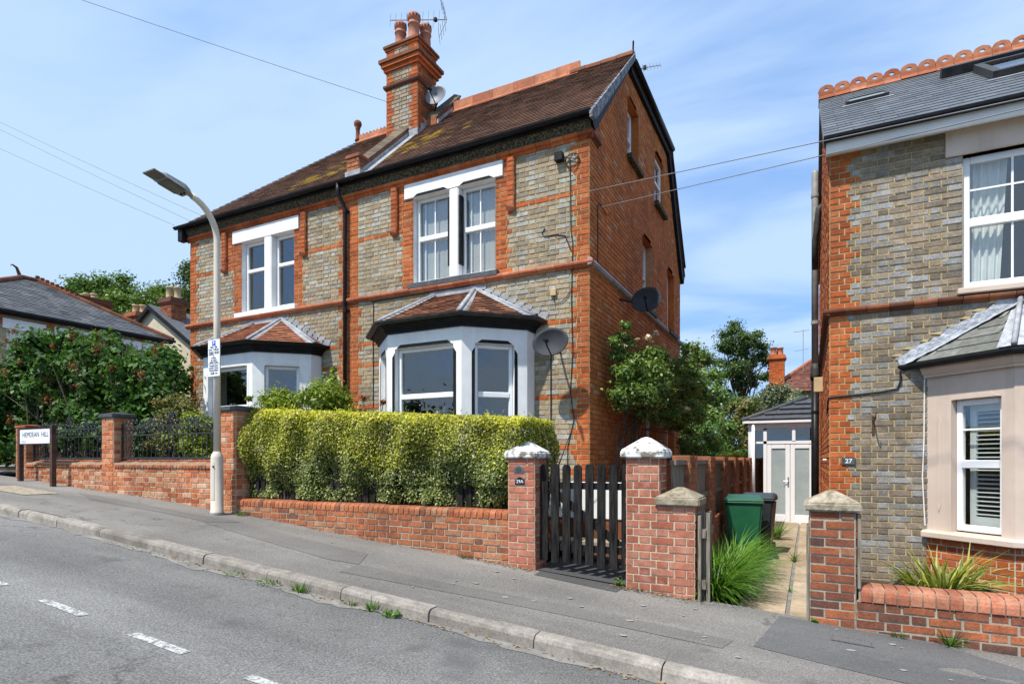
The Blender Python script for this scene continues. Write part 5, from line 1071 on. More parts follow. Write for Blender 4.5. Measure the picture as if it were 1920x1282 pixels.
# fixtures on the front
pl = thing('number_plaque', 'small grey slate plaque reading 27 on the orange quoin', 'plaque', (.435, 8.08, -.02)); bevel(MB().box(.363, .508, HY-.028, HY-.008, -.056, .028).build('plate', 'bluegrey', pl), .003)
MT['slateplq'] = MT['bluegrey']; lettering('27', .072, frame(.436, HY-.0292, 0, -.014), 'upvc', pl, sx=1.05, off=.001)
hk = thing('wall_hook', 'rusty iron hook bracket on the grey brick wall beside the beige bay', 'hook', (.69, 8.09, .45)); MB().box(.675, .70, HY-.02, HY-.006, .30, .52).build('plate', 'brownpost', hk); MB().tube([(.69, HY-.02, .47), (.69, HY-.17, .46), (.695, HY-.22, .50), (.70, HY-.21, .54)], .008, 6).build('arm', 'brownpost', hk)
cb2 = MB(); cb2.tube([(RX-.012, 8.5, .60), (RX-.012, 8.2, .72), (RX-.01, HY-.015, .76), (.45, HY-.018, .775), (.75, HY-.018, .80), (.93, HY-.018, .83), (.96, HY-.03, .92), (.955, HY-.05, 1.03)], .012, 6); cb2.build('cable', 'cable', rh)
MB().tube([(1.19, HY-.012, .93), (1.185, HY-.012, .2), (1.17, HY-.012, -.2), (1.195, HY-.012, -.75)], .006, 5).build('cable', 'upvc', rh)
# soil pipe on the side wall
sp = thing('soil_pipe', 'grey vent pipe above black soil pipe on the side wall of the right house', 'pipe', (.115, 12.45, -1.5))
PX, PY = .12, 12.45
MB().tube([(PX, PY, 1.75), (PX, PY, 5.42), (PX, PY, 5.48)], [.062, .062, .045], 14).build('vent_pipe', 'lampgrey', sp, True); MB().tube([(PX, PY, -1.5), (PX, PY, 1.55)], .068, 14).build('soil_section', 'blackpl', sp, True)
MB().tube([(PX, PY, 1.52), (PX, PY, 1.62), (PX, PY, 1.70), (PX, PY, 1.82)], [.085, .085, .078, .078], 14).build('joint', 'gutgrey', sp, True)
MB().tube([(RX-.0, PY-.1, 4.75), (PX+.06, PY-.12, 4.70), (PX+.03, PY-.10, 4.45), (PX, PY-.06, 4.1), (PX, PY-.02, 3.6)], .055, 10).build('branch_pipe', 'gutgrey', sp, True)
for z in (5.0, 2.6, .9): MB().tube([(PX, PY, z-.03), (PX, PY, z+.03)], .072, 14).build('bracket', 'lampgrey' if z > 2 else 'blackpl', sp)
bevel(MB().box(PX-.03, RX-.005, 11.3, 11.45, 1.17, 1.42).build('meter_box', 'potbuff', rh), .006)
MB().tube([(RX, 9.2, -.0), (RX-.05, 9.2, .0)], .02, 8).build('wall_light', 'alu', rh)
# ================================================================ white porch at the end of the path
po = thing('porch', 'white framed glazed porch with dark tiled roof at the end of the path', 'porch', (-.5, 15.3, -1.53))
TP = frame(0, 15.30)
f_ = MB(); 
for b in ((-.96, .20, -.02, .07, .385, .455), (-.96, .20, -.02, .07, .76, .90), (-.96, -.885, -.02, .07, -1.53, .72), (-.335, -.265, -.03, .06, .455, .76), (.135, .20, -.02, .07, -1.53, .72), (-1.30, -1.20, -.02, .07, -.90, .90), (-1.20, -.96, -.02, .07, .72, .90), (-1.20, -.96, -.02, .06, .395, .445), (-1.30, -.93, -.06, .07, -.96, -.90)): f_.box(*b, TP)
fr_ = f_.build('frame', 'upvc', po)
for a, b in ((-.885, -.32), (-.27, .135)): MB().box(a, b, .02, .03, .455, .76, TP).build('pane', 'glass', fr_)
for z0, z1 in ((-.9, .395), (.445, .72)): MB().box(-1.20, -.96, .02, .03, z0, z1, TP).build('pane', 'glass', fr_)
for i, (a, b) in enumerate(((-.88, -.378), (-.372, .13))):
    m_ = MB(); [m_.box(*v, TP) for v in ((a, a+.10, -.01, .05, -1.48, .38), (b-.10, b, -.01, .05, -1.48, .38), (a+.10, b-.10, -.01, .05, -1.48, -1.30), (a+.10, b-.10, -.01, .05, .27, .38))]
    d_ = m_.build('door', 'upvc', po); bevel(d_, .008); MB().box(a+.10, b-.10, .015, .025, -1.30, .27, TP).build('pane', 'frost', d_)
    if i == 0: MB().box(-.435, -.405, -.03, -.01, -.62, -.40, TP).build('handle_plate', 'alu', d_); MB().tube([(-.42, 15.26, -.50), (-.42, 15.24, -.50), (-.52, 15.24, -.50)], .010, 6).build('handle', 'alu', d_)
MB().box(-1.0, .20, -.12, .1, -1.60, -1.485, TP).build('doorstep', 'upvc', po); MB().box(-1.30, -.97, .0, .12, -1.55, -.962, TP).build('dwarf_wall', 'red', po)
MB().tube([(-1.18, 15.22, .88), (-1.18, 15.22, -1.5)], .04, 10).build('downpipe', 'upvc', po, True); MB().box(-1.42, .20, -.14, -.06, .885, .94, TP).build('gutter', 'upvc', po)
pe = [Vector((-1.44, 15.18, .94)), Vector((.22, 15.18, .94)), Vector((.22, 16.6, 1.55)), Vector((-.05, 16.6, 1.55)), Vector((-1.48, 18, .93))]
rd = MB().poly([tuple(v) for v in pe[:4]]).poly([tuple(pe[0]), tuple(pe[3]), tuple(pe[4])]); rr_ = rd.build('roof', 'bluegrey', po)
sd_ = Vector((0, 1.42, .61)); hl = sd_.length; tl = MB(); tile_field(pe[0]+Vector((0, -.01, .0)), (1, 0, 0), sd_, lambda s: 1.39*s/hl, lambda s: 1.66, hl, .36, .55, .03, lambda a, b: tl, .004, 1.05)
tl.build('roof_tiles', 'bluegrey', rr_, kind='stuff'); MB().tube([pe[0]+Vector((0, 0, .02)), pe[3]+Vector((0, 0, .03))], .055, 7).build('hip', 'bluegrey', rr_, True)
ri_ = MB(); room(ri_, TP, -1.26, .2, -1.55, .90, .10, 2.6); ri_.build('interior', 'room', po)
# ================================================================ brick and timber boundary along the passage
bf = thing('boundary_fence', 'brick piers with weathered timber panels running back beside the path', 'fence', (-1.2, 9.5, -1.45))
bq = Bricks(); ys = [6.50, 7.98, 9.46, 10.94, 12.42, 13.90]
for i, y in enumerate(ys): brick_pier(bq, 'pier', bf, -1.33, -1.145, y, y+.46, .05-20*CO, .05, 'wall2', 'mortarr', faces='FR', base=1)
pw = brick_wall(bq, 'plinth', bf, frame(-1.150, 5.95, R(90)), -.80-10*CO, -.80, lambda r, z: [(0, 8.4, 'wall2')], 'mortarr'); bq.flush(160, lambda x, y: x > 1400)
for a, b in zip([5.93]+[y+.46 for y in ys[:-1]], ys):
    MB().box(-1.24, -1.172, a, b, -.05, .0).build('panel_rail', 'greywood', bf); MB().box(-1.24, -1.172, a, b, -.46, -.41).build('panel_rail', 'greywood', bf)
    n = int((b-a)/.11); st = (b-a)/n
    for k in range(n): MB().box(-1.225, -1.205, a+k*st+.004, a+(k+1)*st-.004, -.80, -.05).build('panel_board', 'greywood', bf)
# ================================================================ wheelie bins
def bin_(label, x, y, z, mat, rz):
    t_ = thing('wheelie_bin', label, 'bin', (x, y, z), 'bins beside the path', rz); T_ = frame(x, y, rz, z) @ Matrix.Scale(.92, 4)
    b_ = MB().add([(-.21, -.24, .06), (.21, -.24, .06), (.21, .20, .06), (-.21, .20, .06), (-.27, -.31, .93), (.27, -.31, .93), (.27, .29, .93), (-.27, .29, .93)], [(0, 3, 2, 1), (4, 5, 6, 7), (0, 1, 5, 4), (1, 2, 6, 5), (2, 3, 7, 6), (3, 0, 4, 7)], T_).build('body', mat, t_); bevel(b_, .025, 2)
    bevel(MB().box(-.29, .29, -.335, .31, .93, .965, T_).build('collar', mat, t_), .012)
    l_ = MB().add([(-.295, -.345, .967), (.295, -.345, .967), (.295, .33, .967), (-.295, .33, .967), (-.27, -.31, 1.0), (.27, -.31, 1.0), (.25, .30, 1.045), (-.25, .30, 1.045)], [(0, 3, 2, 1), (4, 5, 6, 7), (0, 1, 5, 4), (1, 2, 6, 5), (2, 3, 7, 6), (3, 0, 4, 7)], T_).build('lid', mat, t_); bevel(l_, .014, 2)
    MB().tube([T_ @ Vector((-.2, .36, .99)), T_ @ Vector((.2, .36, .99))], .017, 8).build('handle', mat, t_, True)
    for s in (-1, 1): MB().tube([T_ @ Vector((s*.20, .24, .10)), T_ @ Vector((s*.25, .24, .10))], .10, 16).build('wheel', 'blackpl', t_)
bin_('green wheelie bin beside the path behind the long grass', -.83, 9.05, -1.47, 'binG', .08); bin_('dark grey wheelie bin behind the green one by the porch', -.70, 9.85, -1.48, 'binK', -.05)
# ================================================================ lamp post and signs
lp = thing('lamp_post', 'cream lamp post with grey lantern in front of the brick wall', 'lamp post', (-7.31, 5.35, gs(-7.31)))
gz = gs(-7.31); LX, LY = -7.31, 5.35
MB().lathe([(.086, gz-.1), (.086, gz+.05), (.082, gz+.055), (.080, .03), (.077, .06), (.055, .10), (.048, .115)], 20, Matrix.Translation((LX, LY, 0))).build('base', 'post', lp, True)
MB().tube([(LX, LY, gz-.05), (LX, LY, gz+.025)], .094, 20).build('collar', 'lampgrey', lp); MB().lathe([(.0885, gz+.28), (.0885, gz+.285), (.0815, .02)], 20, Matrix.Translation((LX, LY, 0))) 
dr = MB()
for i in range(9):
    a0, a1 = -2.2+.13*i, -2.2+.13*(i+1); r_ = .0845
    dr.poly([(LX+r_*math.cos(a0), LY+r_*math.sin(a0), gz+.20), (LX+r_*math.cos(a1), LY+r_*math.sin(a1), gz+.20), (LX+.0825*math.cos(a1), LY+.0825*math.sin(a1), -.03), (LX+.0825*math.cos(a0), LY+.0825*math.sin(a0), -.03)])
dr.build('access_door', 'post', lp, True); MB().tube([(LX+.03, LY-.075, -.09), (LX+.032, LY-.088, -.09)], .012, 8).build('door_lock', 'black', lp)
arc = [(LX, LY, .10), (LX, LY, 2.0), (LX, LY, 3.02)]+[(LX, LY-.46*(1-math.cos(a)), 3.02+.50*math.sin(a)) for a in np.linspace(.12, 1.38, 9)]
MB().tube(arc, [.046, .044, .043]+[.042]*9, 14).build('post', 'post', lp, True)
e = Vector(arc[-1]); d = (Vector(arc[-1])-Vector(arc[-2])).normalized(); d = Vector((0, -.985, .17)).normalized()
MB().tube([e-d*.02, e+d*.10], .030, 10).build('spigot', 'lampgrey', lp, True)
side = Vector((1, 0, 0)); up = side.cross(d)*-1; up = up if up.z > 0 else -up; B = Matrix((side, d, up)).transposed().to_4x4(); T_ = Matrix.Translation(e+d*.06) @ B
hd = MB().add([(-.10, 0, -.03), (.10, 0, -.03), (.125, .10, -.035), (.125, .36, -.03), (.105, .42, -.02), (-.105, .42, -.02), (-.125, .36, -.03), (-.125, .10, -.035)]+[(-.075, .02, .03), (.075, .02, .03), (.10, .10, .045), (.10, .36, .035), (.08, .41, .015), (-.08, .41, .015), (-.10, .36, .035), (-.10, .10, .045)],
    [tuple(range(8))[::-1], tuple(range(8, 16))]+[(i, (i+1) % 8, 8+(i+1) % 8, 8+i) for i in range(8)], T_).build('lantern', 'lampgrey', lp); recalc(hd)
MB().box(-.105, .105, .10, .33, -.052, -.036, T_).build('lens', 'lampdark', lp); MB().box(-.115, .115, .36, .52, -.028, -.010, T_).build('visor', 'lampdark', lp)
for v in (-.03, .03): MB().tube([T_ @ Vector((v, .06, -.037)), T_ @ Vector((v, .06, -.055))], .014, 8).build('catch', 'black', lp)
sg = thing('parking_sign', 'white and blue parking sign strapped to the cream lamp post', 'sign', (-7.345, 5.29, 1.15))
MB().box(-7.405, -7.165, 5.283, 5.287, 1.15, 1.655).build('plate', 'sign', sg); MB().box(-7.402, -7.168, 5.2815, 5.283, 1.318, 1.324).build('divider', 'ink', sg)
for z in (1.58, 1.25): MB().tube([(LX-.0, LY, z-.01), (LX, LY, z+.01)], .052, 14).box(-7.35, -7.30, 5.287, 5.31, z-.01, z+.01).build('bracket', 'alu', sg)
bx = MB().box(-7.320, -7.250, 5.2805, 5.283, 1.570, 1.640).build('parking_symbol', 'signblue', sg); lettering('P', .068, frame(-7.285, 5.2800, 0, 1.605), 'sign', sg, off=.002)
for txt, z, s_, dx in (('Mon - Sat', 1.550, .036, 0), ('8 am - 5.30 pm', 1.516, .033, 0), ('Permit', 1.482, .032, -.05), ('holders', 1.456, .032, -.05), ('or', 1.430, .030, 0), ('2 hours', 1.402, .032, 0), ('No return', 1.371, .030, 0), ('within 2 hours', 1.343, .030, 0), ('At other times', 1.296, .030, 0), ('and 8.30 - 5.30 pm', 1.264, .026, 0), ('Permit holders', 1.232, .030, 0)):
    lettering(txt, s_, frame(-7.285+dx, 5.2805, 0, z), 'ink', sg, off=.0006)
for x0, x1, z0, z1, tx in ((-7.265, -7.185, 1.458, 1.490, '02R'), (-7.35, -7.28, 1.176, 1.208, '02R')):
    MB().box(x0, x1, 5.2805, 5.283, z0, z1).build('zone_panel', 'ink', sg); lettering(tx, .028, frame((x0+x1)/2, 5.2800, 0, (z0+z1)/2), 'sign', sg)
lettering('only', .030, frame(-7.235, 5.2805, 0, 1.192), 'ink', sg)
ns = thing('street_name_sign', 'white street name board on two brown posts at the corner', 'sign', (-12.3, 5.35, gs(-12.3)))
SY = 5.36; sx0, sx1 = -12.72, -11.62
zt, zb = .545, .29
MB().box(sx0+.03, sx1-.03, SY-.012, SY, zb, zt).build('board', 'sign', ns); bd = MB(); [bd.box(*v) for v in ((sx0+.02, sx1-.02, SY-.016, SY+.004, zt, zt+.02), (sx0+.02, sx1-.02, SY-.016, SY+.004, zb-.015, zb))]; bd.build('board_edge', 'black', ns)
for x in (sx0, sx1): MB().box(x-.035, x+.035, SY-.02, SY+.05, gs(x)-.2, zt+.05 if x > -12 else zt+.02).build('post', 'brownpost', ns)
lettering('HEMDEAN  HILL', .125, frame((sx0+sx1)/2+.02, SY-.0132, 0, .445), 'ink', ns, sx=.98); lettering('R G 4', .06, frame(sx0+.17, SY-.0132, 0, .325), 'inkfade', ns, sx=.9)
# ================================================================ railings
scr = MB(); pts = [(.055*(1-t_/9)*math.cos(t_*1.15), 0, .055*(1-t_/9)*math.sin(t_*1.15)) for t_ in np.linspace(0, 7.5, 16)]; scr.tube(pts, .007, 5)
mes = bpy.data.meshes.new('scroll'); mes.from_pydata(scr.V, [], scr.F); mes.materials.append(MT['iron']); mes.update()
brm = MB().tube([(0, 0, 0), (0, 0, .385)], .007, 6); meb = bpy.data.meshes.new('bar'); meb.from_pydata(brm.V, [], brm.F); meb.materials.append(MT['iron']); meb.update()
def put(me, name, loc, par, sx=1, sz=1, ry=0):
    o = bpy.data.objects.new(name, me); o.location = loc; o.scale = (sx, 1, sz); o.rotation_euler = (0, ry, 0); place(o, par)
def railing(label, x0, x1):
    y = 5.715; t_ = thing('iron_railing', label, 'railing', ((x0+x1)/2, y, -.02), 'black iron railings on the low wall')
    for z, h in ((.03, .014), (.405, .010), (.545, .010)): MB().box(x0, x1, y-.010, y+.010, z-h, z+h).build('rail', 'iron', t_)
    n = int((x1-x0)/.112); st = (x1-x0)/n
    for i in range(n+1): put(meb, 'bar', (x0+i*st, y, .025), t_)
    for i in range(n//2):
        x = x0+(2*i+1)*st; up_ = i % 2
        put(mes, 'scroll', (x-.05, y, .475), t_, 1, 1); put(mes, 'scroll', (x+.06, y, .475), t_, -1, 1)
        put(mes, 'scroll', (x-.05, y, .60+.02*up_), t_, 1, .9); put(mes, 'scroll', (x+.05, y, .60+.02*up_), t_, -1, .9)
    c = (x0+x1)/2
    for dx, h in ((0, .80), (-.55, .70), (.55, .70)):
        recalc(MB().add([(c+dx, y-.012, h), (c+dx-.035, y, h-.09), (c+dx, y, h-.15), (c+dx+.035, y, h-.09), (c+dx, y+.012, h-.09), (c+dx, y-.012, h-.09)], [(0, 1, 5), (0, 5, 3), (0, 3, 4), (0, 4, 1), (2, 5, 1), (2, 3, 5), (2, 4, 3), (2, 1, 4)]).tube([(c+dx, y, .545), (c+dx, y, h-.12)], .009, 6).build('finial', 'iron', t_))
        put(mes, 'scroll', (c+dx-.06, y, h-.10), t_, 1.1, 1.1); put(mes, 'scroll', (c+dx+.06, y, h-.10), t_, -1.1, 1.1)
    for k in range(3):
        xx = x0+(x1-x0)*(.1+.4*k)
        for j in range(4): put(mes, 'scroll', (xx+.05*(-1)**j, y+.004, .08+.085*j), t_, .8*(-1)**j, .8)
    for xs_ in (x0+.012, x1-.012): MB().box(xs_-.012, xs_+.012, y-.012, y+.012, -.02, .60).build('end_post', 'iron', t_)
railing('black scrolled iron railing between the capped pier and the lamp post', -10.20, -7.57); railing('black scrolled iron railing behind the street name sign', -13.03, -10.57)
# ================================================================ number plaques on the gate pier
def plaque(label, x, z, txt, mat, ink):
    t_ = thing('number_plaque', label, 'plaque', (x, 5.58, z)); w, h = .058, .042; y = YF-.022
    pts = [(x-w, y, z-h), (x+w, y, z-h), (x+w, y, z+h*.25), (x+w*.62, y, z+h*.45), (x+w*.40, y, z+h*.85), (x, y, z+h), (x-w*.40, y, z+h*.85), (x-w*.62, y, z+h*.45), (x-w, y, z+h*.25)]
    recalc(MB().prism(pts, (0, .006, 0)).build('plate', mat, t_)); pts2 = [(x+(a-x)*1.07, b+.002, z+(c-z)*1.09) for a, b, c in pts]; recalc(MB().prism(pts2, (0, .006, 0)).build('rim', 'alu', t_)); lettering(txt, .058 if len(txt) < 3 else .05, frame(x, y-.001, 0, z-.008), ink, t_, sx=1.0)
    for s in (-1, 1): MB().tube([(x+s*w*.80, y+.001, z-.008), (x+s*w*.80, y-.003, z-.008)], .005, 8).build('screw', 'alu', t_)
plaque('worn dark arched plaque reading 29 on the gate pier, upper of two', -2.752, -.105, '29', 'bluegrey', 'gutgrey'); plaque('black arched plaque reading 29A on the gate pier, lower of two', -2.742, -.222, '29A', 'black', 'sign')
# ================================================================ satellite dishes and aerials
def dish(label, c, n, rx, ry, mat, wall, roll=0.0):
    t_ = thing('satellite_dish', label, 'satellite dish', c); n = Vector(n).normalized(); u = Vector((0, 0, 1)).cross(n).normalized(); v = n.cross(u); u, v = u*math.cos(roll)+v*math.sin(roll), v*math.cos(roll)-u*math.sin(roll)
    B = Matrix((u, v, n)).transposed().to_4x4(); T_ = Matrix.Translation(c) @ B; mb = MB(); K, N = 6, 36; vs = []; fs = []
    for th in (0, -.006):
        for k in range(1, K+1):
            for i in range(N): a = 2*math.pi*i/N; r = k/K; vs.append((rx*r*math.cos(a), ry*r*math.sin(a), .075*r*r+th))
        vs.append((0, 0, th))
    h = K*N+1
    for b, fl in ((0, 0), (h, 1)):
        for k in range(K-1):
            for i in range(N): q = (b+k*N+i, b+(k+1)*N+i, b+(k+1)*N+(i+1) % N, b+k*N+(i+1) % N); fs.append(q if not fl else q[::-1])
        for i in range(N): q = (b+K*N, b+i, b+(i+1) % N); fs.append(q if not fl else q[::-1])
    for i in range(N): fs.append(((K-1)*N+i, (K-1)*N+(i+1) % N, h+(K-1)*N+(i+1) % N, h+(K-1)*N+i)[::-1])
    mb.add(vs, fs, T_).build('reflector', mat, t_, True)
    MB().tube([T_ @ Vector((0, -ry*.98, .06)), T_ @ Vector((0, -ry*.6, .25)), T_ @ Vector((0, -ry*.30, .33))], .011, 6).build('arm', 'black', t_); MB().tube([T_ @ Vector((0, -ry*.34, .38)), T_ @ Vector((0, -ry*.20, .26))], [.022, .030], 10).build('receiver', 'black', t_)
    MB().tube([T_ @ Vector((0, 0, -.01)), T_ @ Vector((0, 0, -.07)), (Vector(wall)+(T_ @ Vector((0, 0, -.07))))/2+Vector((0, 0, -.03)), wall], .017, 7).build('bracket', 'black', t_)
    return t_
DN = (.12, -.98, .10)
dish('large dark satellite dish on the front wall right of the bay', (-3.26, 7.66, 1.66), DN, .265, .205, 'dish', (-3.30, 8.09, 1.60), .12)
dish('dark satellite dish bracketed from the red gable wall', (-2.40, 9.72, 2.66), (.10, -.98, .10), .25, .21, 'dish', (-2.85, 9.62, 2.72), .1)
dish('pale satellite dish fixed to the tall chimney', (-6.55, 9.61, 7.18), DN, .225, .195, 'dishpale', (-6.795, 9.68, 6.75), .05)
def aerial(label, a, b, mast, ne, L, refl):
    t_ = thing('tv_aerial', label, 'aerial', mast[0]); a, b = Vector(a), Vector(b); MB().tube([a, b], .010, 6).build('boom', 'alu', t_); MB().tube(mast, .014, 6).build('mast', 'alu', t_)
    d = (b-a).normalized(); s = d.cross(Vector((0, 0, 1))).normalized(); el = (Vector((0, 0, 1))+d*.12+s*.25).normalized()
    for i in range(ne): p = a.lerp(b, i/(ne-1)*.86); l_ = L*(.75+.35*i/ne); MB().tube([p-el*l_/2, p+el*l_/2], .0045, 4).build('element', 'alu', t_)
    if refl:
        for sg_ in (1, -1):
            q = (el*sg_-d*.45).normalized(); MB().tube([b, b+q*.36], .008, 5).build('reflector_arm', 'alu', t_)
            for k in range(4): p = b+q*(.08+.085*k); MB().tube([p-(el*.5+s*.0)*.22*0-s*.14-el*.05, p+s*.14+el*.05], .004, 4).build('reflector_rod', 'alu', t_)
    MB().box(-.03, .03, -.03, .03, -.03, .03, Matrix.Translation(a.lerp(b, .8))).build('dipole_box', 'black', t_)
aerial('tv aerial with long boom behind the chimney pots', (-7.51, 9.36, 8.86), (-6.47, 9.84, 8.84), [(-6.86, 9.86, 7.9), (-6.86, 9.76, 8.86)], 10, .30, True)
aerial('small tv aerial beyond the gable apex', (-2.66, 11.85, 7.97), (-2.91, 11.25, 7.62), [(-2.98, 11.3, 6.9), (-2.90, 11.3, 7.64)], 6, .16, False)
# ================================================================ overhead wires
def wire(label, p, q, ext=0.0, sag=0.0, r=.0045):
    p, q = Vector(p), Vector(q); q2 = q+(q-p)*ext; n = 14; pts = [p.lerp(q2, i/n)+Vector((0, 0, -sag*4*(i/n)*(1-i/n))) for i in range(n+1)]
    o = MB().tube(pts, r, 5).build('overhead_wire', 'wire'); tag(o, label, 'wire', 'overhead service wires')
wire('overhead wire rising from the chimney to the top left', (-7.56, 9.36, 7.22), (-11.06, 5.60, 7.92), 1.2, .05, .0045)
hp = lambda f: Vector((XL, YE, E0)).lerp(Vector((XH, YR, ZR)), f)+Vector((0, 0, .03))
wire('lowest of three wires left of the lamp head, ending at the gutter corner', (XL, YE-.05, E0+.05), (-18.55, 7.40, 8.06), .9, .05); wire('middle of three wires left of the lamp head', hp(.07), (-18.55, 7.40, 8.55), .9, .05); wire('topmost of three wires left of the lamp head', hp(.13), (-18.55, 7.40, 8.74), .9, .05)
wire('lower wire from the gable wall across to the right house', (-2.84, 8.42, 3.80), (1.49, 5.80, 2.71), .5, .0, .005); wire('upper wire from the gable wall across to the right house', (-2.84, 8.05, 3.90), (1.49, 5.80, 2.79), .5, .0, .005)
# ================================================================ clipped hedge
hg = thing('hedge', 'clipped yellow-green privet hedge behind the low brick wall', 'hedge', (-4.8, 6.15, -.6))
n = 90000; u_ = RNG.random(n); x = -7.19+u_*4.47
top = .74-.27*u_; face = RNG.random(n); P = np.empty((n, 3)); N = np.zeros((n, 3)); sel = np.empty(n, bool)
bump = .02*np.sin(x*5.1)+.015*np.sin(x*11.3+1)+.02*np.sin(x*2.3+.5)
for i in range(n):
    f = face[i]
    dpt = abs(RNG.normal())*.035
    if f < .60:
        z = -.53+(top[i]+.53)*RNG.random()**.92; y = 5.72+.05*math.sin(x[i]*4+z*7)+.04*math.sin(x[i]*9-z*5)+dpt-(.10*math.sin(max(0, (z+.3))*2.6) if z > -.3 else -.03)
        rnd = max(0, (z-(top[i]-.12))/.12); y += .10*rnd**2
        P[i] = (x[i], y, z); N[i] = (0, -1, .45)
    elif f < .84:
        y = 5.74+RNG.random()*.80; P[i] = (x[i], y, top[i]-dpt+bump[i]*.6-(.10*((5.88-y)/.14)**2 if y < 5.88 else 0)); N[i] = (0, -.1, 1)
    elif f < .93:
        y = 5.72+RNG.random()*.78; z = -.35+.80*RNG.random(); P[i] = (-2.71-dpt-.16*max(0, z-.15)**2+.06*math.sin(z*6+y*5)+(0.10*max(0., .1-z)*-1), y, z-.02); N[i] = (1, -.2, .3)
    else:
        P[i] = (x[i], 5.85+RNG.random()*.6, -.4+(top[i]+.35)*RNG.random()); N[i] = RNG.normal(size=3)
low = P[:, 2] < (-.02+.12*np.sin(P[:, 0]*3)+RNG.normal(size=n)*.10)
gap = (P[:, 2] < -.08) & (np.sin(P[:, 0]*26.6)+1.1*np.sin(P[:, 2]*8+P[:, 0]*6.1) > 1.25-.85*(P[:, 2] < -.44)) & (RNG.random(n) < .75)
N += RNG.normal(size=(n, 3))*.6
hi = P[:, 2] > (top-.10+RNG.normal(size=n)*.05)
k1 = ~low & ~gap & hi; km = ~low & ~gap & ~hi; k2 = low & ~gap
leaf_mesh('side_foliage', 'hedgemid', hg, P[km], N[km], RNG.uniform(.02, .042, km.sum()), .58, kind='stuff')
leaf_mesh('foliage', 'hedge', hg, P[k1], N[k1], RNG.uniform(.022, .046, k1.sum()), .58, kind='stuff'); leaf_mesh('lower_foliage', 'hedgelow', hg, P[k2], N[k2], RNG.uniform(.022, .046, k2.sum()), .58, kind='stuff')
tw = MB()
for i in range(150):
    a = Vector((random.uniform(-7.15, -2.5), random.uniform(5.95, 6.35), -.55)); tw.tube([a, a+Vector((random.uniform(-.15, .15), random.uniform(-.15, .1), .5)), a+Vector((random.uniform(-.25, .25), random.uniform(-.2, .2), 1.02))], [.012, .008, .003], 4)
tw.build('branches', 'bark', hg)
sh = [(random.uniform(-7.1, -2.8), random.uniform(5.75, 6.4)) for _ in range(70)]; pp, nn = [], []
for a, b in sh:
    h = random.uniform(.03, .10); t0 = .74-.30*(a+7.19)/4.86
    for k in range(5): pp.append((a+random.uniform(-.015, .015), b+random.uniform(-.015, .015), t0+h*k/4)); nn.append(RNG.normal(size=3))
leaf_mesh('top_shoots', 'hedge', hg, pp, nn, RNG.uniform(.022, .04, len(pp)), .5, kind='stuff')
# ================================================================ garden shrubs
def shrub(name, label, base, clumps, per, leaf, mat, aspect=.55, group=None, stems=None, cat='shrub', shell=.5):
    t_ = thing(name, label, cat, base, group); cs = np.array([c[:3] for c in clumps]); rs = np.array([c[3] for c in clumps]); P, N = clump_points(cs, rs, per, shell); leaf_mesh('foliage', mat, t_, P, N, RNG.uniform(leaf*.7, leaf*1.3, len(P)), aspect, kind='stuff')
    mb = MB(); b = Vector(base)
    for c in clumps[:stems or 14]:
        e_ = Vector(c[:3]); s0 = b+Vector((random.uniform(-.15, .15), random.uniform(-.1, .1), -.1)); mb.tube([s0, s0.lerp(e_, .5)+Vector((0, 0, .1)), e_], [.025, .016, .006], 5)
    mb.build('stems', 'bark', t_); return t_
cl = []
while len(cl) < 190:
    x = random.uniform(-17.2, -10.1); y = random.uniform(6.15, 8.2); zt = float(np.interp(x, [-17.2, -16.2, -15.4, -14.6, -13.2, -11.4, -10.2], [1.3, 1.45, 2.3, 2.75, 2.48, 2.05, 1.75]))*(.93+.07*y/7)
    if x > -11.95 and y > 7.6: continue
    if x/y > -1.545 and x > -12: continue
    z = .10+(zt-.10)*random.random()**.8; 
    if z < zt-1.0 and y > 7.2: continue
    cl.append((x, y, z, random.uniform(.28, .46)))
li = shrub('lilac_shrub', 'large dark green lilac with brown seed heads behind the railings', (-13.0, 7.0, -.25), cl, 330, .105, 'lilac', .72, stems=40)
sd_c = [(c[0]+random.uniform(-.1, .1), c[1]-c[3]*.8, c[2]+c[3]*random.uniform(.3, 1.0)) for c in random.sample([c for c in cl if c[2] > .7], 76)]
P, N = clump_points(np.array(sd_c), RNG.uniform(.08, .14, len(sd_c)), 100, .2, 1.4); leaf_mesh('seed_heads', 'seed', li, P, N, RNG.uniform(.02, .045, len(P)), .6, kind='stuff')
vs_ = MB()
for i in range(40):
    a = Vector((random.uniform(-15, -11), random.uniform(6.3, 7.2), random.uniform(-.1, .4))); vs_.tube([a, a+Vector((random.uniform(-.2, .2), random.uniform(-.1, .1), .9)), a+Vector((random.uniform(-.4, .4), random.uniform(-.3, .1), 1.9))], [.022, .016, .006], 5)
vs_.build('branches', 'stem', li)
cl = [(-9.75+random.gauss(0, .42), 6.45+random.gauss(0, .18), random.uniform(.15, 1.05), random.uniform(.14, .26)) for _ in range(46)]
shrub('pink_tipped_shrub', 'rounded shrub with pinkish young leaves behind the railings by the lamp post', (-9.7, 6.5, -.4), cl, 330, .05, 'shrubA', .45)
cl = [(-9.0+random.gauss(0, .33), 6.35+random.gauss(0, .15), random.uniform(-.1, .72), random.uniform(.12, .22)) for _ in range(34)]
shrub('yellow_green_shrub', 'low yellow-green shrub directly behind the railings left of the lamp post', (-9.0, 6.35, -.5), cl, 300, .055, 'shrubB', .45)
cl = [(-8.2+2.0*f+random.gauss(0, .12), 6.92+random.gauss(0, .14), .25+random.random()*(.68+.32*math.sin(f*9+1.0)**2), random.uniform(.16, .26)) for f in [random.random() for _ in range(110)]]
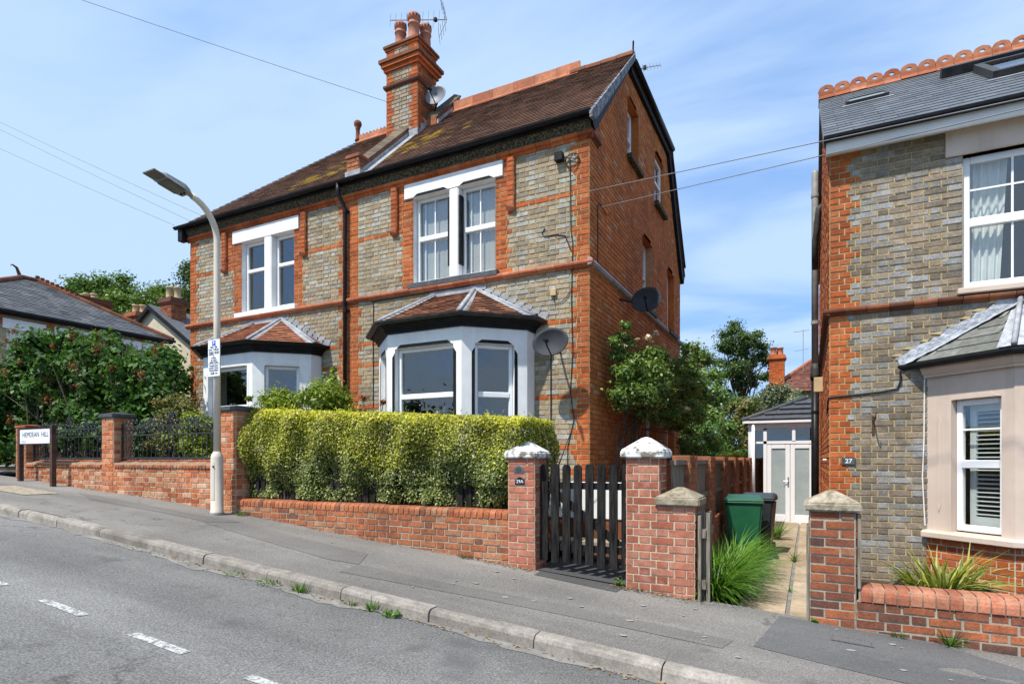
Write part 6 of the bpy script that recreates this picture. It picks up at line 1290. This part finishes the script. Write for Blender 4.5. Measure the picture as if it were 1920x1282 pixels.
cl += [(-6.75, 6.95, 1.12, .13), (-6.72, 6.95, 1.30, .09), (-6.70, 6.95, 1.43, .05), (-7.75, 6.9, 1.10, .12), (-7.15, 6.9, 1.05, .13), (-8.55, 6.85, .60, .09), (-8.50, 6.85, .85, .09), (-8.53, 6.85, 1.05, .05), (-8.15, 6.85, .7, .10)]
shrub('yellow_green_shrub', 'leafy yellow-green shrub in front of the left bay window', (-7.4, 6.95, -.6), cl, 260, .07, 'shrubB', .38)
cl = [(-6.15+random.gauss(0, .10), 7.15+random.gauss(0, .08), .55+random.random()*.45, .11) for _ in range(10)]
shrub('reddish_shrub', 'small reddish-brown twiggy shrub below the downpipe beside the hedge', (-6.15, 7.15, -.6), cl, 120, .05, 'seed', .4)
# ================================================================ climbing rose on the gable
ro_ = thing('climbing_rose', 'climbing rose with cream flowers trained up the red gable wall', 'climber', (-2.65, 8.9, -1.1))
cs = []
while len(cs) < 120:
    y = random.uniform(8.5, 13.6); f = (y-8.5)/5.1; zt = 1.45+.75*math.sin(min(1, f*1.5)*1.57); zb = .80-.15*math.sin(f*3)-(.6 if y > 12 else 0)
    z = random.uniform(zb+.05, zt); cs.append((-2.75+random.random()**.7*.62+(.35 if y > 11 else 0)*random.random(), y, z, random.uniform(.14, .28)))
for k in range(14): cs.append((-2.7+random.random()*.25, 8.55+random.random()*.8, 1.35+random.random()*.75, .10))
P, N = clump_points(np.array([c[:3] for c in cs]), np.array([c[3] for c in cs]), 330, .5); leaf_mesh('foliage', 'rose', ro_, P, N, RNG.uniform(.035, .075, len(P)), .62, kind='stuff')
st = MB()
for i in range(17):
    b0 = Vector((-2.76+random.random()*.08, 8.6+random.random()*1.9, -1.15)); e_ = Vector(random.choice(cs)[:3]); k1 = b0+Vector((.02, random.uniform(-.25, .25), .9)); k2 = b0+Vector((.06, random.uniform(-.2, .5), 1.7)); st.tube([b0, k1, k2, k2.lerp(e_, .5)+Vector((0, 0, .12)), e_], [.017, .015, .012, .009, .004], 6)
st.build('stems', 'stem', ro_)
for i, (x, y, z) in enumerate(((-2.35, 9.55, 2.0), (-2.3, 9.85, 2.12), (-2.45, 8.72, .88), (-1.95, 10.8, .92), (-1.9, 11.9, 1.85), (-2.5, 8.8, 1.75), (-2.4, 9.1, 1.9))):
    s_ = .075 if i not in (5, 6) else .035; P, N = clump_points(np.array([(x, y, z)]), np.array([s_]), 46, .5, .75); leaf_mesh('rose_flower', 'petal', ro_, P, P-np.array([(x, y, z-.02)]), RNG.uniform(.05, .08, len(P))*(s_/.075), .85)
# ================================================================ strap-leaved clumps
def clump(name, label, base, n, spread, L, w, mat, lean=(0, 0), cat='plant', up=(.9, 1.45), bend=(1.2, 2.4), group=None):
    t_ = thing(name, label, cat, base, group); r_, d_, l_, ww, bb = [], [], [], [], []
    for i in range(n):
        a = random.uniform(0, 6.283); rr = math.sqrt(random.random()); r_.append((base[0]+spread[0]*rr*math.cos(a), base[1]+spread[1]*rr*math.sin(a), base[2])); el = random.uniform(*up); dx, dy = math.cos(a)+lean[0]+random.gauss(0, .3), math.sin(a)+lean[1]+random.gauss(0, .3); h = math.hypot(dx, dy) or 1; d_.append((dx/h*math.cos(el), dy/h*math.cos(el), math.sin(el)))
        l_.append(random.uniform(.6, 1.1)*L); ww.append(random.uniform(.7, 1.2)*w); bb.append(random.uniform(*bend))
    blades('leaves', mat, t_, r_, d_, l_, ww, bb, 6); return t_
clump('grass_clump', 'tall arching green grass clump beside the slab path, nearest the street', (-.86, 6.35, -1.46), 1100, (.10, .42), .74, .012, 'blade', (.22, -.3), 'grass', (1.2, 1.52), (.8, 2.0))
clump('grass_clump', 'arching green grass clump beside the path in front of the green bin', (-.84, 7.55, -1.46), 1000, (.14, .70), .78, .012, 'blade', (.2, -.2), 'grass', (1.2, 1.52), (.8, 2.0))
clump('strap_leaf_plant', 'small upright green plant beside the porch doors', (-.60, 11.8, -1.50), 150, (.12, .15), .52, .018, 'blade', (.1, -.1), 'plant', (1.15, 1.5), (.6, 1.4))
clump('strap_leaf_plant', 'yellow striped spiky plant in the timber planter below the beige bay', (1.10, 6.60, -1.20), 210, (.24, .13), .50, .022, 'flax', (.1, -.15), 'plant', (.35, 1.4), (.25, 1.2))
pln = thing('timber_planter', 'weathered timber planter behind the low wall holding the striped plant', 'planter', (1.12, 6.6, -1.42))
for (x0, y0, x1, y1) in ((.74, 6.62, 1.13, 6.36), (1.13, 6.36, 1.52, 6.50), (1.52, 6.50, 1.44, 6.92), (.74, 6.62, .84, 6.95)):
    TT = frame2((x0, y0), (x1, y1)); L_ = math.dist((x0, y0), (x1, y1))
    for z in (-1.44, -1.345, -1.25): bevel(MB().box(0, L_, 0, .05, z, z+.088, TT).build('sleeper', 'sleeper', pln), .006)
MB().box(.85, 1.45, 6.5, 6.9, -1.44, -1.20).build('earth', 'soil', pln)
# ================================================================ weeds along kerb and walls
def weed(label, x, y, z, n, h, s, mat='weed', kind='blade'):
    if kind == 'blade': clump('weed', label, (x, y, z), n, (s, s*.7), h, .008, mat, (0, 0), 'weed', (.7, 1.5), (.2, 1.2), 'weeds along the kerb and walls')
    else:
        t_ = thing('weed', label, 'weed', (x, y, z), 'weeds along the kerb and walls'); pts, nn = [], []
        for i in range(n): a = random.uniform(0, 6.28); r = s*math.sqrt(random.random()); pts.append((x+r*math.cos(a), y+r*math.sin(a)*.7, z+random.uniform(.005, h)*(1-.5*r/s))); nn.append((random.gauss(0, .5), random.gauss(0, .5)-.3, 1))
        leaf_mesh('leaves', mat, t_, pts, nn, RNG.uniform(.018, .035, n), .7)
zk = lambda x: zroad(x, 3.78)+.002
weed('bright tuft of grass at the foot of the kerb, left of the others', -4.05, 3.76, zk(-4.05), 60, .12, .05); weed('small grass tuft against the kerb with dry leaves', -3.45, 3.77, zk(-3.45), 26, .07, .04); weed('upright feathery weed at the kerb joint', -3.22, 3.77, zk(-3.22), 46, .14, .035)
weed('broad-leaved green weed at the kerb, rightmost of the kerb weeds', -3.0, 3.75, zk(-3.0), 90, .07, .085, 'weed', 'leaf'); weed('low scrubby weed along the kerb foot near the grass tuft', -4.45, 3.77, zk(-4.45), 60, .05, .16, 'weed', 'leaf'); weed('low weed patch along the kerb foot, leftmost', -4.9, 3.77, zk(-4.9), 40, .05, .13, 'weed', 'leaf')
weed('dry weed at the foot of the hedge wall', -3.42, 5.56, zp(-3.42, 5.56), 50, .10, .05, 'dryweed'); weed('small weed at the foot of the wall right of the lamp post', -7.05, 5.53, zp(-7.05, 5.53), 40, .10, .06, 'weed'); weed('green weed in the gateway beside the stepped pier', -1.66, 5.60, zp(-1.66, 5.6), 50, .12, .05, 'weed', 'leaf')
weed('tall thin weed growing up the right-hand low wall', .98, 5.57, zp(.98, 5.57), 50, .20, .02, 'weed'); weed('small grass tuft at the foot of the right-hand low wall', .64, 5.56, zp(.64, 5.56), 30, .07, .05, 'weed'); weed('tiny leafy weed at the foot of the dark red pier', .05, 5.555, zp(.05, 5.55), 24, .04, .03, 'weed', 'leaf')
weed('small upright weed in the joint of the slab path', -.17, 9.2, -1.45, 46, .22, .03, 'weed'); weed('weed sprouting halfway along the path joint', -.17, 7.0, -1.43, 16, .09, .02, 'weed')
ltm, gm = MB(), MB()
for i in range(900):
    band_ = random.random()
    if band_ < .45: x, y = random.uniform(-7, 1.0), 3.80-abs(random.gauss(0, .05)); z = zroad(x, y)+.007
    elif band_ < .62: x, y = random.uniform(-7.2, -2.5), 5.585-abs(random.gauss(0, .035)); z = zp(x, y)+.009
    elif band_ < .8: x, y = random.uniform(-3.4, -2.6), 5.58-abs(random.gauss(0, .05)); z = zp(x, y)+.009
    else: x, y = random.uniform(-1.75, -.95), 5.58-abs(random.gauss(0, .06)); z = zp(x, y)+.009
    s_ = random.uniform(.006, .022); a = random.uniform(0, 6.28); ca, sa = math.cos(a)*s_, math.sin(a)*s_; h = random.uniform(.0, .012)
    ltm.add([(x-ca, y-sa, z), (x-sa*.4, y+ca*.4, z+h), (x+ca, y+sa, z+.002), (x+sa*.4, y-ca*.4, z+h*.5)], [(0, 1, 2, 3)])
o = ltm.build('leaf_litter', 'litter'); o['kind'] = 'stuff'; o['label'] = 'dry leaves and grit gathered along the kerb and wall foot'
# ================================================================ houses beyond the side road, left
ha = thing('slate_roof_house', 'house with long grey slate hip roof behind the lilac at far left', 'house', (-26, 11, 0))
X0, X1, Y0, Y1, ZE = -32.0, -24.0, 7.7, 15.1, 4.98; ap, bp = Vector((-28, 11.9, 7.25)), Vector((-28, 12.4, 7.25)); ov = .25
MT['buff'] = m_piece('buff_brick', [(0, (0.32, 0.25, 0.15)), (.5, (0.42, 0.34, 0.22)), (1, (0.50, 0.42, 0.29))], dirt=.1)
bka = Bricks(); TA = frame(X1, Y0, R(90))
AW = [(2.05, 3.05), (3.55, 4.5), (5.5, 6.35), (6.65, 7.15)]
AW = [(a, b) for a, b in AW]
def segA(r, z):
    zc = z+CO/2; s = [(0, Y1-Y0, 'buff')]
    for a, b in AW:
        s = over(s, a-.35, a-.1, 'red') if zc > 4.5 else s
        if 2.9 < zc < 4.75: s = subtract(s, a, b)
    return s
brick_wall(bka, 'wall', ha, TA, 1.3, 4.9, segA, 'mortar'); bka.flush(0)
MB().box(X0, X1-.25, Y0+.1, Y1, -.3, 4.9).box(X1-.25, X1-.01, Y0, Y1, -.3, 1.3).build('walls', 'buff', ha)
for a, b in AW:
    w_ = window(ha, TA, a, b, 2.9, 4.42, [(3.6, .05)], (), .07, .08); MB().box(a-.12, b+.12, -.05, .10, 4.42, 4.75, TA).build('lintel', 'white', ha)
    c_ = MB(); 
    for i in range(14): u_ = a+.08+(b-a-.16)*i/14; c_.add([(u_, .17+.02*math.sin(i*2), 2.9), (u_+(b-a-.16)/14, .17+.02*math.sin(i*2+2), 2.9), (u_+(b-a-.16)/14, .17+.02*math.sin(i*2+2), 4.4), (u_, .17+.02*math.sin(i*2), 4.4)], [(0, 1, 2, 3)], TA)
    c_.build('curtain', 'cloth', ha)
ea = [Vector((X1+ov, Y0-ov, ZE)), Vector((X1+ov, Y1+ov, ZE)), Vector((X0-ov, Y1+ov, ZE)), Vector((X0-ov, Y0-ov, ZE))]
dk = MB(); [dk.poly([tuple(v) for v in f]) for f in ((ea[0], ea[1], bp, ap), (ea[1], ea[2], bp), (ea[2], ea[3], ap, bp), (ea[3], ea[0], ap))]; ra = dk.build('roof', 'slatefar', ha)
tl = MB()
def fac(P, Q, TL, TR):
    u = (Q-P).normalized(); L = (Q-P).length; n = u.cross(TL-P).normalized(); s = n.cross(u).normalized(); H = (TL-P).dot(s); l1 = (TL-P).dot(u); r1 = (TR-P).dot(u); tile_field(P+n*.01, u, s, lambda t: l1*t/H, lambda t: L+(r1-L)*t/H, H, .20, .30, .012, lambda a, b: tl, .008)
fac(ea[0], ea[1], ap, bp); fac(ea[3], ea[0], ap, ap); tl.build('roof_slates', 'slatefar', ra, kind='stuff')
for a, b in ((ea[0], ap), (ap, bp), (ea[1], bp)):
    n = int((b-a).length/.45)+1
    for i in range(n): MB().tube([a.lerp(b, i/n)+Vector((0, 0, .05)), a.lerp(b, (i+.97)/n)+Vector((0, 0, .05))], .10, 7).build('ridge_tile', 'terradark', ra)
for i in range(9): p = bp.lerp(ea[1], i*.035); MB().box(-.05, .05, -.06, .06, .1, .24, Matrix.Translation(p)).build('crest', 'terradark', ra)
MB().tube([ap+Vector((0, -.1, .1)), ap+Vector((0, -.2, .38)), ap+Vector((0, -.34, .46)), ap+Vector((0, -.40, .40))], [.07, .05, .03, .015], 7).build('finial', 'terradark', ra)
MB().sweep([(X1, Y0-ov), (X1, Y1+ov)], [(.0, 4.86), (.24, 4.86), (.24, 5.0), (0, 5.0)]).build('fascia', 'black', ha); MB().tube([(X1+.30, Y0-.3, 4.96), (X1+.30, Y1+.3, 4.96)], .06, 8).build('gutter', 'blackpl', ha)
def stack(parent, x, y, z0, z1, w, d, mat, pots, potmat, ph=.45, pr=.12, name='chimney'):
    m_ = MB().box(x-w/2, x+w/2, y-d/2, y+d/2, z0, z1-.25).box(x-w/2-.06, x+w/2+.06, y-d/2-.06, y+d/2+.06, z1-.33, z1-.25).box(x-w/2-.11, x+w/2+.11, y-d/2-.11, y+d/2+.11, z1-.248, z1-.12).box(x-w/2-.05, x+w/2+.05, y-d/2-.05, y+d/2+.05, z1-.118, z1); c_ = m_.build(name, mat, parent)
    b_ = Bricks()
    for T_, W_ in ((frame(x-w/2, y-d/2-.004), w), (frame(x+w/2+.004, y-d/2, R(90)), d)):
        for r in range(int((z1-.35-z0)/CO)): b_.seg(c_, T_, 0, W_, z0+r*CO, mat, r)
    b_.flush(0)
    for k in range(pots): MB().lathe([(pr*1.15, 0), (pr, .06), (pr*.9, ph-.08), (pr*1.1, ph-.06), (pr*1.1, ph), (pr*.8, ph)], 12, Matrix.Translation((x+(k-(pots-1)/2)*pr*2.6*.72, y+(k-(pots-1)/2)*pr*2.6*.55, z1))).build('chimney_pot', potmat, c_, True)
    return c_
stack(ha, -31.6, 16.2, 5.3, 7.95, .7, 1.5, 'terradark', 2, 'potbuff', .25, .14)
hb = thing('rendered_house', 'cream rendered gable house with slate roof behind the lilac', 'house', (-29.5, 20, 0))
gx, gy = -29.5, 18.0; za = 7.70; el, er = -33.2, -25.8; ze = za-.645*3.7
MB().prism([(el, gy, -.3), (er, gy, -.3), (er, gy, ze), (gx, gy, za), (el, gy, ze)], (0, 7, 0)).build('wall', 'render', hb)
o = MB()
for e_ in (el-.3, er+.3):
    zz = za-.645*abs(e_-gx); o.prism([(gx, gy-.22, za+.10), (e_, gy-.22, zz+.10), (e_, gy-.22, zz+.02), (gx, gy-.22, za+.02)], (0, 7.4, 0))
rb = o.build('roof', 'slatefar', hb); bb = MB()
for e_ in (el-.3, er+.3): zz = za-.645*abs(e_-gx); bb.prism([(gx, gy-.25, za+.06), (e_, gy-.25, zz+.06), (e_, gy-.25, zz-.16), (gx, gy-.25, za-.16)], (0, .05, 0))
bb.build('bargeboard', 'black', hb)
stack(hb, -28.75, 18.6, 6.0, 8.15, .85, .8, 'wall4', 2, 'potbuff', .62, .16); stack(hb, -32.0, 18.8, 6.0, 7.85, .85, .8, 'wall4', 2, 'potbuff', .45, .15)
MB().tube([(-27.3, 18.9, 6.3), (-27.3, 18.9, 10.0)], .022, 6).build('aerial_mast', 'alu', hb)
for k in range(5): MB().tube([(-27.5+.0*k, 18.75-.15+.1*k, 9.05+.1*k), (-27.1, 18.95+.1*k, 9.1+.1*k)], .012, 4).build('aerial_element', 'alu', hb)
fw = thing('garden_wall', 'low dark brick wall across the side road at the left edge', 'wall', (-23.4, 8, -.1)); bw_ = Bricks(); brick_wall(bw_, 'wall', fw, frame(-23.4, 2.0, R(90)), -.25, .575, lambda r, z: [(0, 13, 'wall4')], 'mortar2'); bw_.flush(60)
MB().box(-23.65, -23.402, 2, 15, -.4, .575).build('core', 'mortar2', fw); MB().box(-23.68, -23.37, 2, 15, .576, .66).build('coping', 'wall2', fw)
gh = thing('grass_clump', 'bright green grassy bank behind the wall at the left edge', 'grass', (-24.2, 9, .3)); r_, d_, l_, w_, b_ = [], [], [], [], []
for i in range(900): r_.append((-24.0-random.random()*.7, random.uniform(6.5, 12), .35)); d_.append((random.gauss(0, .25), random.gauss(0, .25), 1)); l_.append(random.uniform(.7, 1.3)); w_.append(.05); b_.append(random.uniform(.1, .8))
blades('leaves', 'shrubB', gh, r_, d_, l_, w_, b_, 3)
# ================================================================ background trees
GB = 'trees behind the houses'
tree('broadleaf_tree', 'tall tree with open crown above the slate roof at far left', (-43.3, 22.9, 0), 15, (-43.3, 22.9, 10.2), (2.6, 2.6, 2.7), 46, (.7, 1.1), 620, .22, 'treeA', .30, GB)
tree('broadleaf_tree', 'bright yellow-green tree directly behind the slate roof', (-39.2, 23.0, 0), 12, (-39.2, 23.0, 8.9), (3.4, 2.6, 2.2), 44, (.7, 1.1), 620, .21, 'treeB', .26, GB)
tree('broadleaf_tree', 'dark green tree behind the cream gable chimneys', (-41.6, 26.6, 0), 14, (-41.6, 26.6, 10.0), (3.4, 2.6, 2.2), 44, (.7, 1.1), 600, .22, 'treeA', .28, GB)
tree('broadleaf_tree', 'dark tree touching the left edge of the brick pair', (-39.2, 27.4, 0), 15, (-38.9, 27.4, 11.0), (2.0, 2.2, 2.9), 38, (.7, 1.1), 600, .22, 'treeC', .28, GB)
tree('broadleaf_tree', 'tall round tree above the passage beyond the porch', (-3.95, 43, -1.5), 12, (-3.95, 43, 6.6), (2.15, 2.0, 3.0), 56, (.4, .75), 420, .17, 'treeC', .24, GB, limbs=30)
tree('broadleaf_tree', 'darker tree left of the tall round one in the passage', (-6.6, 37, -1.5), 10, (-6.7, 37, 4.4), (2.3, 2.0, 2.6), 40, (.45, .85), 400, .19, 'treeA', .22, GB)
tree('broadleaf_tree', 'leafy tree beside the gable filling the passage', (-4.3, 21.5, -1.5), 6, (-4.0, 21.5, 1.9), (1.55, 1.5, 2.3), 46, (.35, .62), 420, .115, 'rose', .12, GB, bottom=-1.0)
tree('broadleaf_tree', 'dark low tree behind the boundary fence', (-3.1, 18.6, -1.5), 4, (-2.95, 18.6, .35), (1.3, 1.2, 1.3), 40, (.3, .55), 420, .10, 'treeA', .10, GB, bottom=-1.0)
tree('broadleaf_tree', 'olive-brown tree between the fence and the porch', (-2.9, 23, -1.5), 5, (-2.6, 23, .9), (1.0, 1.0, 1.9), 34, (.3, .5), 400, .11, 'shrubA', .12, GB, bottom=-1.0)
tree('silver_shrub', 'silvery leaved shrub above the porch roof', (-.9, 24, -1.5), 4, (-1.1, 24, 1.75), (1.55, 1.0, 1.05), 42, (.28, .5), 400, .10, 'silver', .10, None, 'shrub', bottom=-1.0)
tree('broadleaf_tree', 'green tree low behind the porch beside the silver shrub', (-2.4, 27, -1.5), 4, (-2.4, 27, 1.2), (1.6, 1.0, 1.6), 34, (.35, .6), 380, .13, 'treeA', .10, GB, bottom=-1.0)
tree('broadleaf_tree', 'dark tree far behind filling the gap in the passage', (-7.5, 30, -1.5), 7, (-7.0, 30, 2.0), (2.6, 1.5, 2.6), 44, (.45, .8), 380, .16, 'treeC', .15, GB, bottom=-1.0)
cl = [(-1.75+random.gauss(0, .28), 17.2+random.gauss(0, .2), -.2+random.random()*.35, .2) for _ in range(14)]; shrub('golden_hedge', 'low golden hedge just beyond the boundary fence', (-1.7, 17.2, -1.4), cl, 300, .06, 'hedge', .5, cat='hedge')
sr = thing('garden_shed', 'low flat grey roofed outbuilding beyond the boundary fence', 'shed', (-3.0, 16.6, -1.5)); MB().box(-4.2, -2.0, 16.4, 17.4, -1.5, .02).build('walls', 'white', sr); MB().box(-4.3, -1.9, 16.3, 17.5, .022, .10).build('roof', 'lead', sr)
# trees over the road behind the camera (mirrored in the window glass)
tree('street_tree', 'tree across the road mirrored in the bay glass', (-16.6, -17, -.3), 11, (-16.6, -17, 4.4), (3.0, 3.0, 3.3), 40, (.9, 1.5), 150, .36, 'treeC', .3, 'trees across the road', bottom=-.9); tree('street_tree', 'second tree across the road mirrored in the windows', (-25, -18, .3), 9, (-25, -18, 1.4), (5.0, 3.0, 2.6), 40, (.9, 1.5), 150, .36, 'treeC', .3, 'trees across the road', bottom=-.9)
# ================================================================ red house beyond the porch
hc = thing('red_roof_house', 'red tiled house with orange chimney seen beyond the porch roof', 'house', (1.5, 41, -1.5))
MB().box(-1.9, 6, 39, 47, -1.5, 4.25).build('wall', 'buff', hc); e1, e2, e3, e4 = Vector((-2.35, 38.4, 4.05)), Vector((7, 38.4, 4.05)), Vector((.35, 42.2, 6.45)), Vector((7, 42.2, 6.45)); e5 = Vector((-2.35, 46, 4.05))
dk = MB(); [dk.poly([tuple(v) for v in f]) for f in ((e1, e2, e4, e3), (e5, e1, e3))]; rc = dk.build('roof', 'btile', hc); tl = MB()
def facc(P, Q, TL, TR):
    u = (Q-P).normalized(); L = (Q-P).length; n = u.cross(TL-P).normalized(); s = n.cross(u).normalized(); H = (TL-P).dot(s); l1 = (TL-P).dot(u); r1 = (TR-P).dot(u); tile_field(P+n*.01, u, s, lambda t: l1*t/H, lambda t: min(L+(r1-L)*t/H, 4.2), H, .16, .24, .02, lambda a, b: tl, .01)
MT['ctile'] = m_piece('far_red_tile', [(0, (0.15, 0.055, 0.04)), (.5, (0.22, 0.085, 0.06)), (1, (0.30, 0.13, 0.09))], dirt=.2)
facc(e1, e2, e3, e4); tl.build('roof_tiles', 'ctile', rc, kind='stuff'); rc.data.materials[0] = MT['ctile']
n = 12
for i in range(n): MB().tube([e1.lerp(e3, i/n)+Vector((0, 0, .06)), e1.lerp(e3, (i+.96)/n)+Vector((0, 0, .06))], .11, 7).build('hip_tile', 'terra', rc)
stack(hc, -1.72, 39.6, 4.0, 6.45, .85, .7, 'red', 2, 'terra', .5, .19)
MB().tube([(-.25, 38.0, 5.2), (-.25, 38.0, 7.6)], .02, 5).build('aerial_mast', 'alu', hc)
for z, l_ in ((7.5, .5), (6.4, .45)): MB().tube([(-.25-l_, 38, z), (-.25+l_*.6, 38, z+.05)], .018, 4).build('aerial_boom', 'alu', hc)
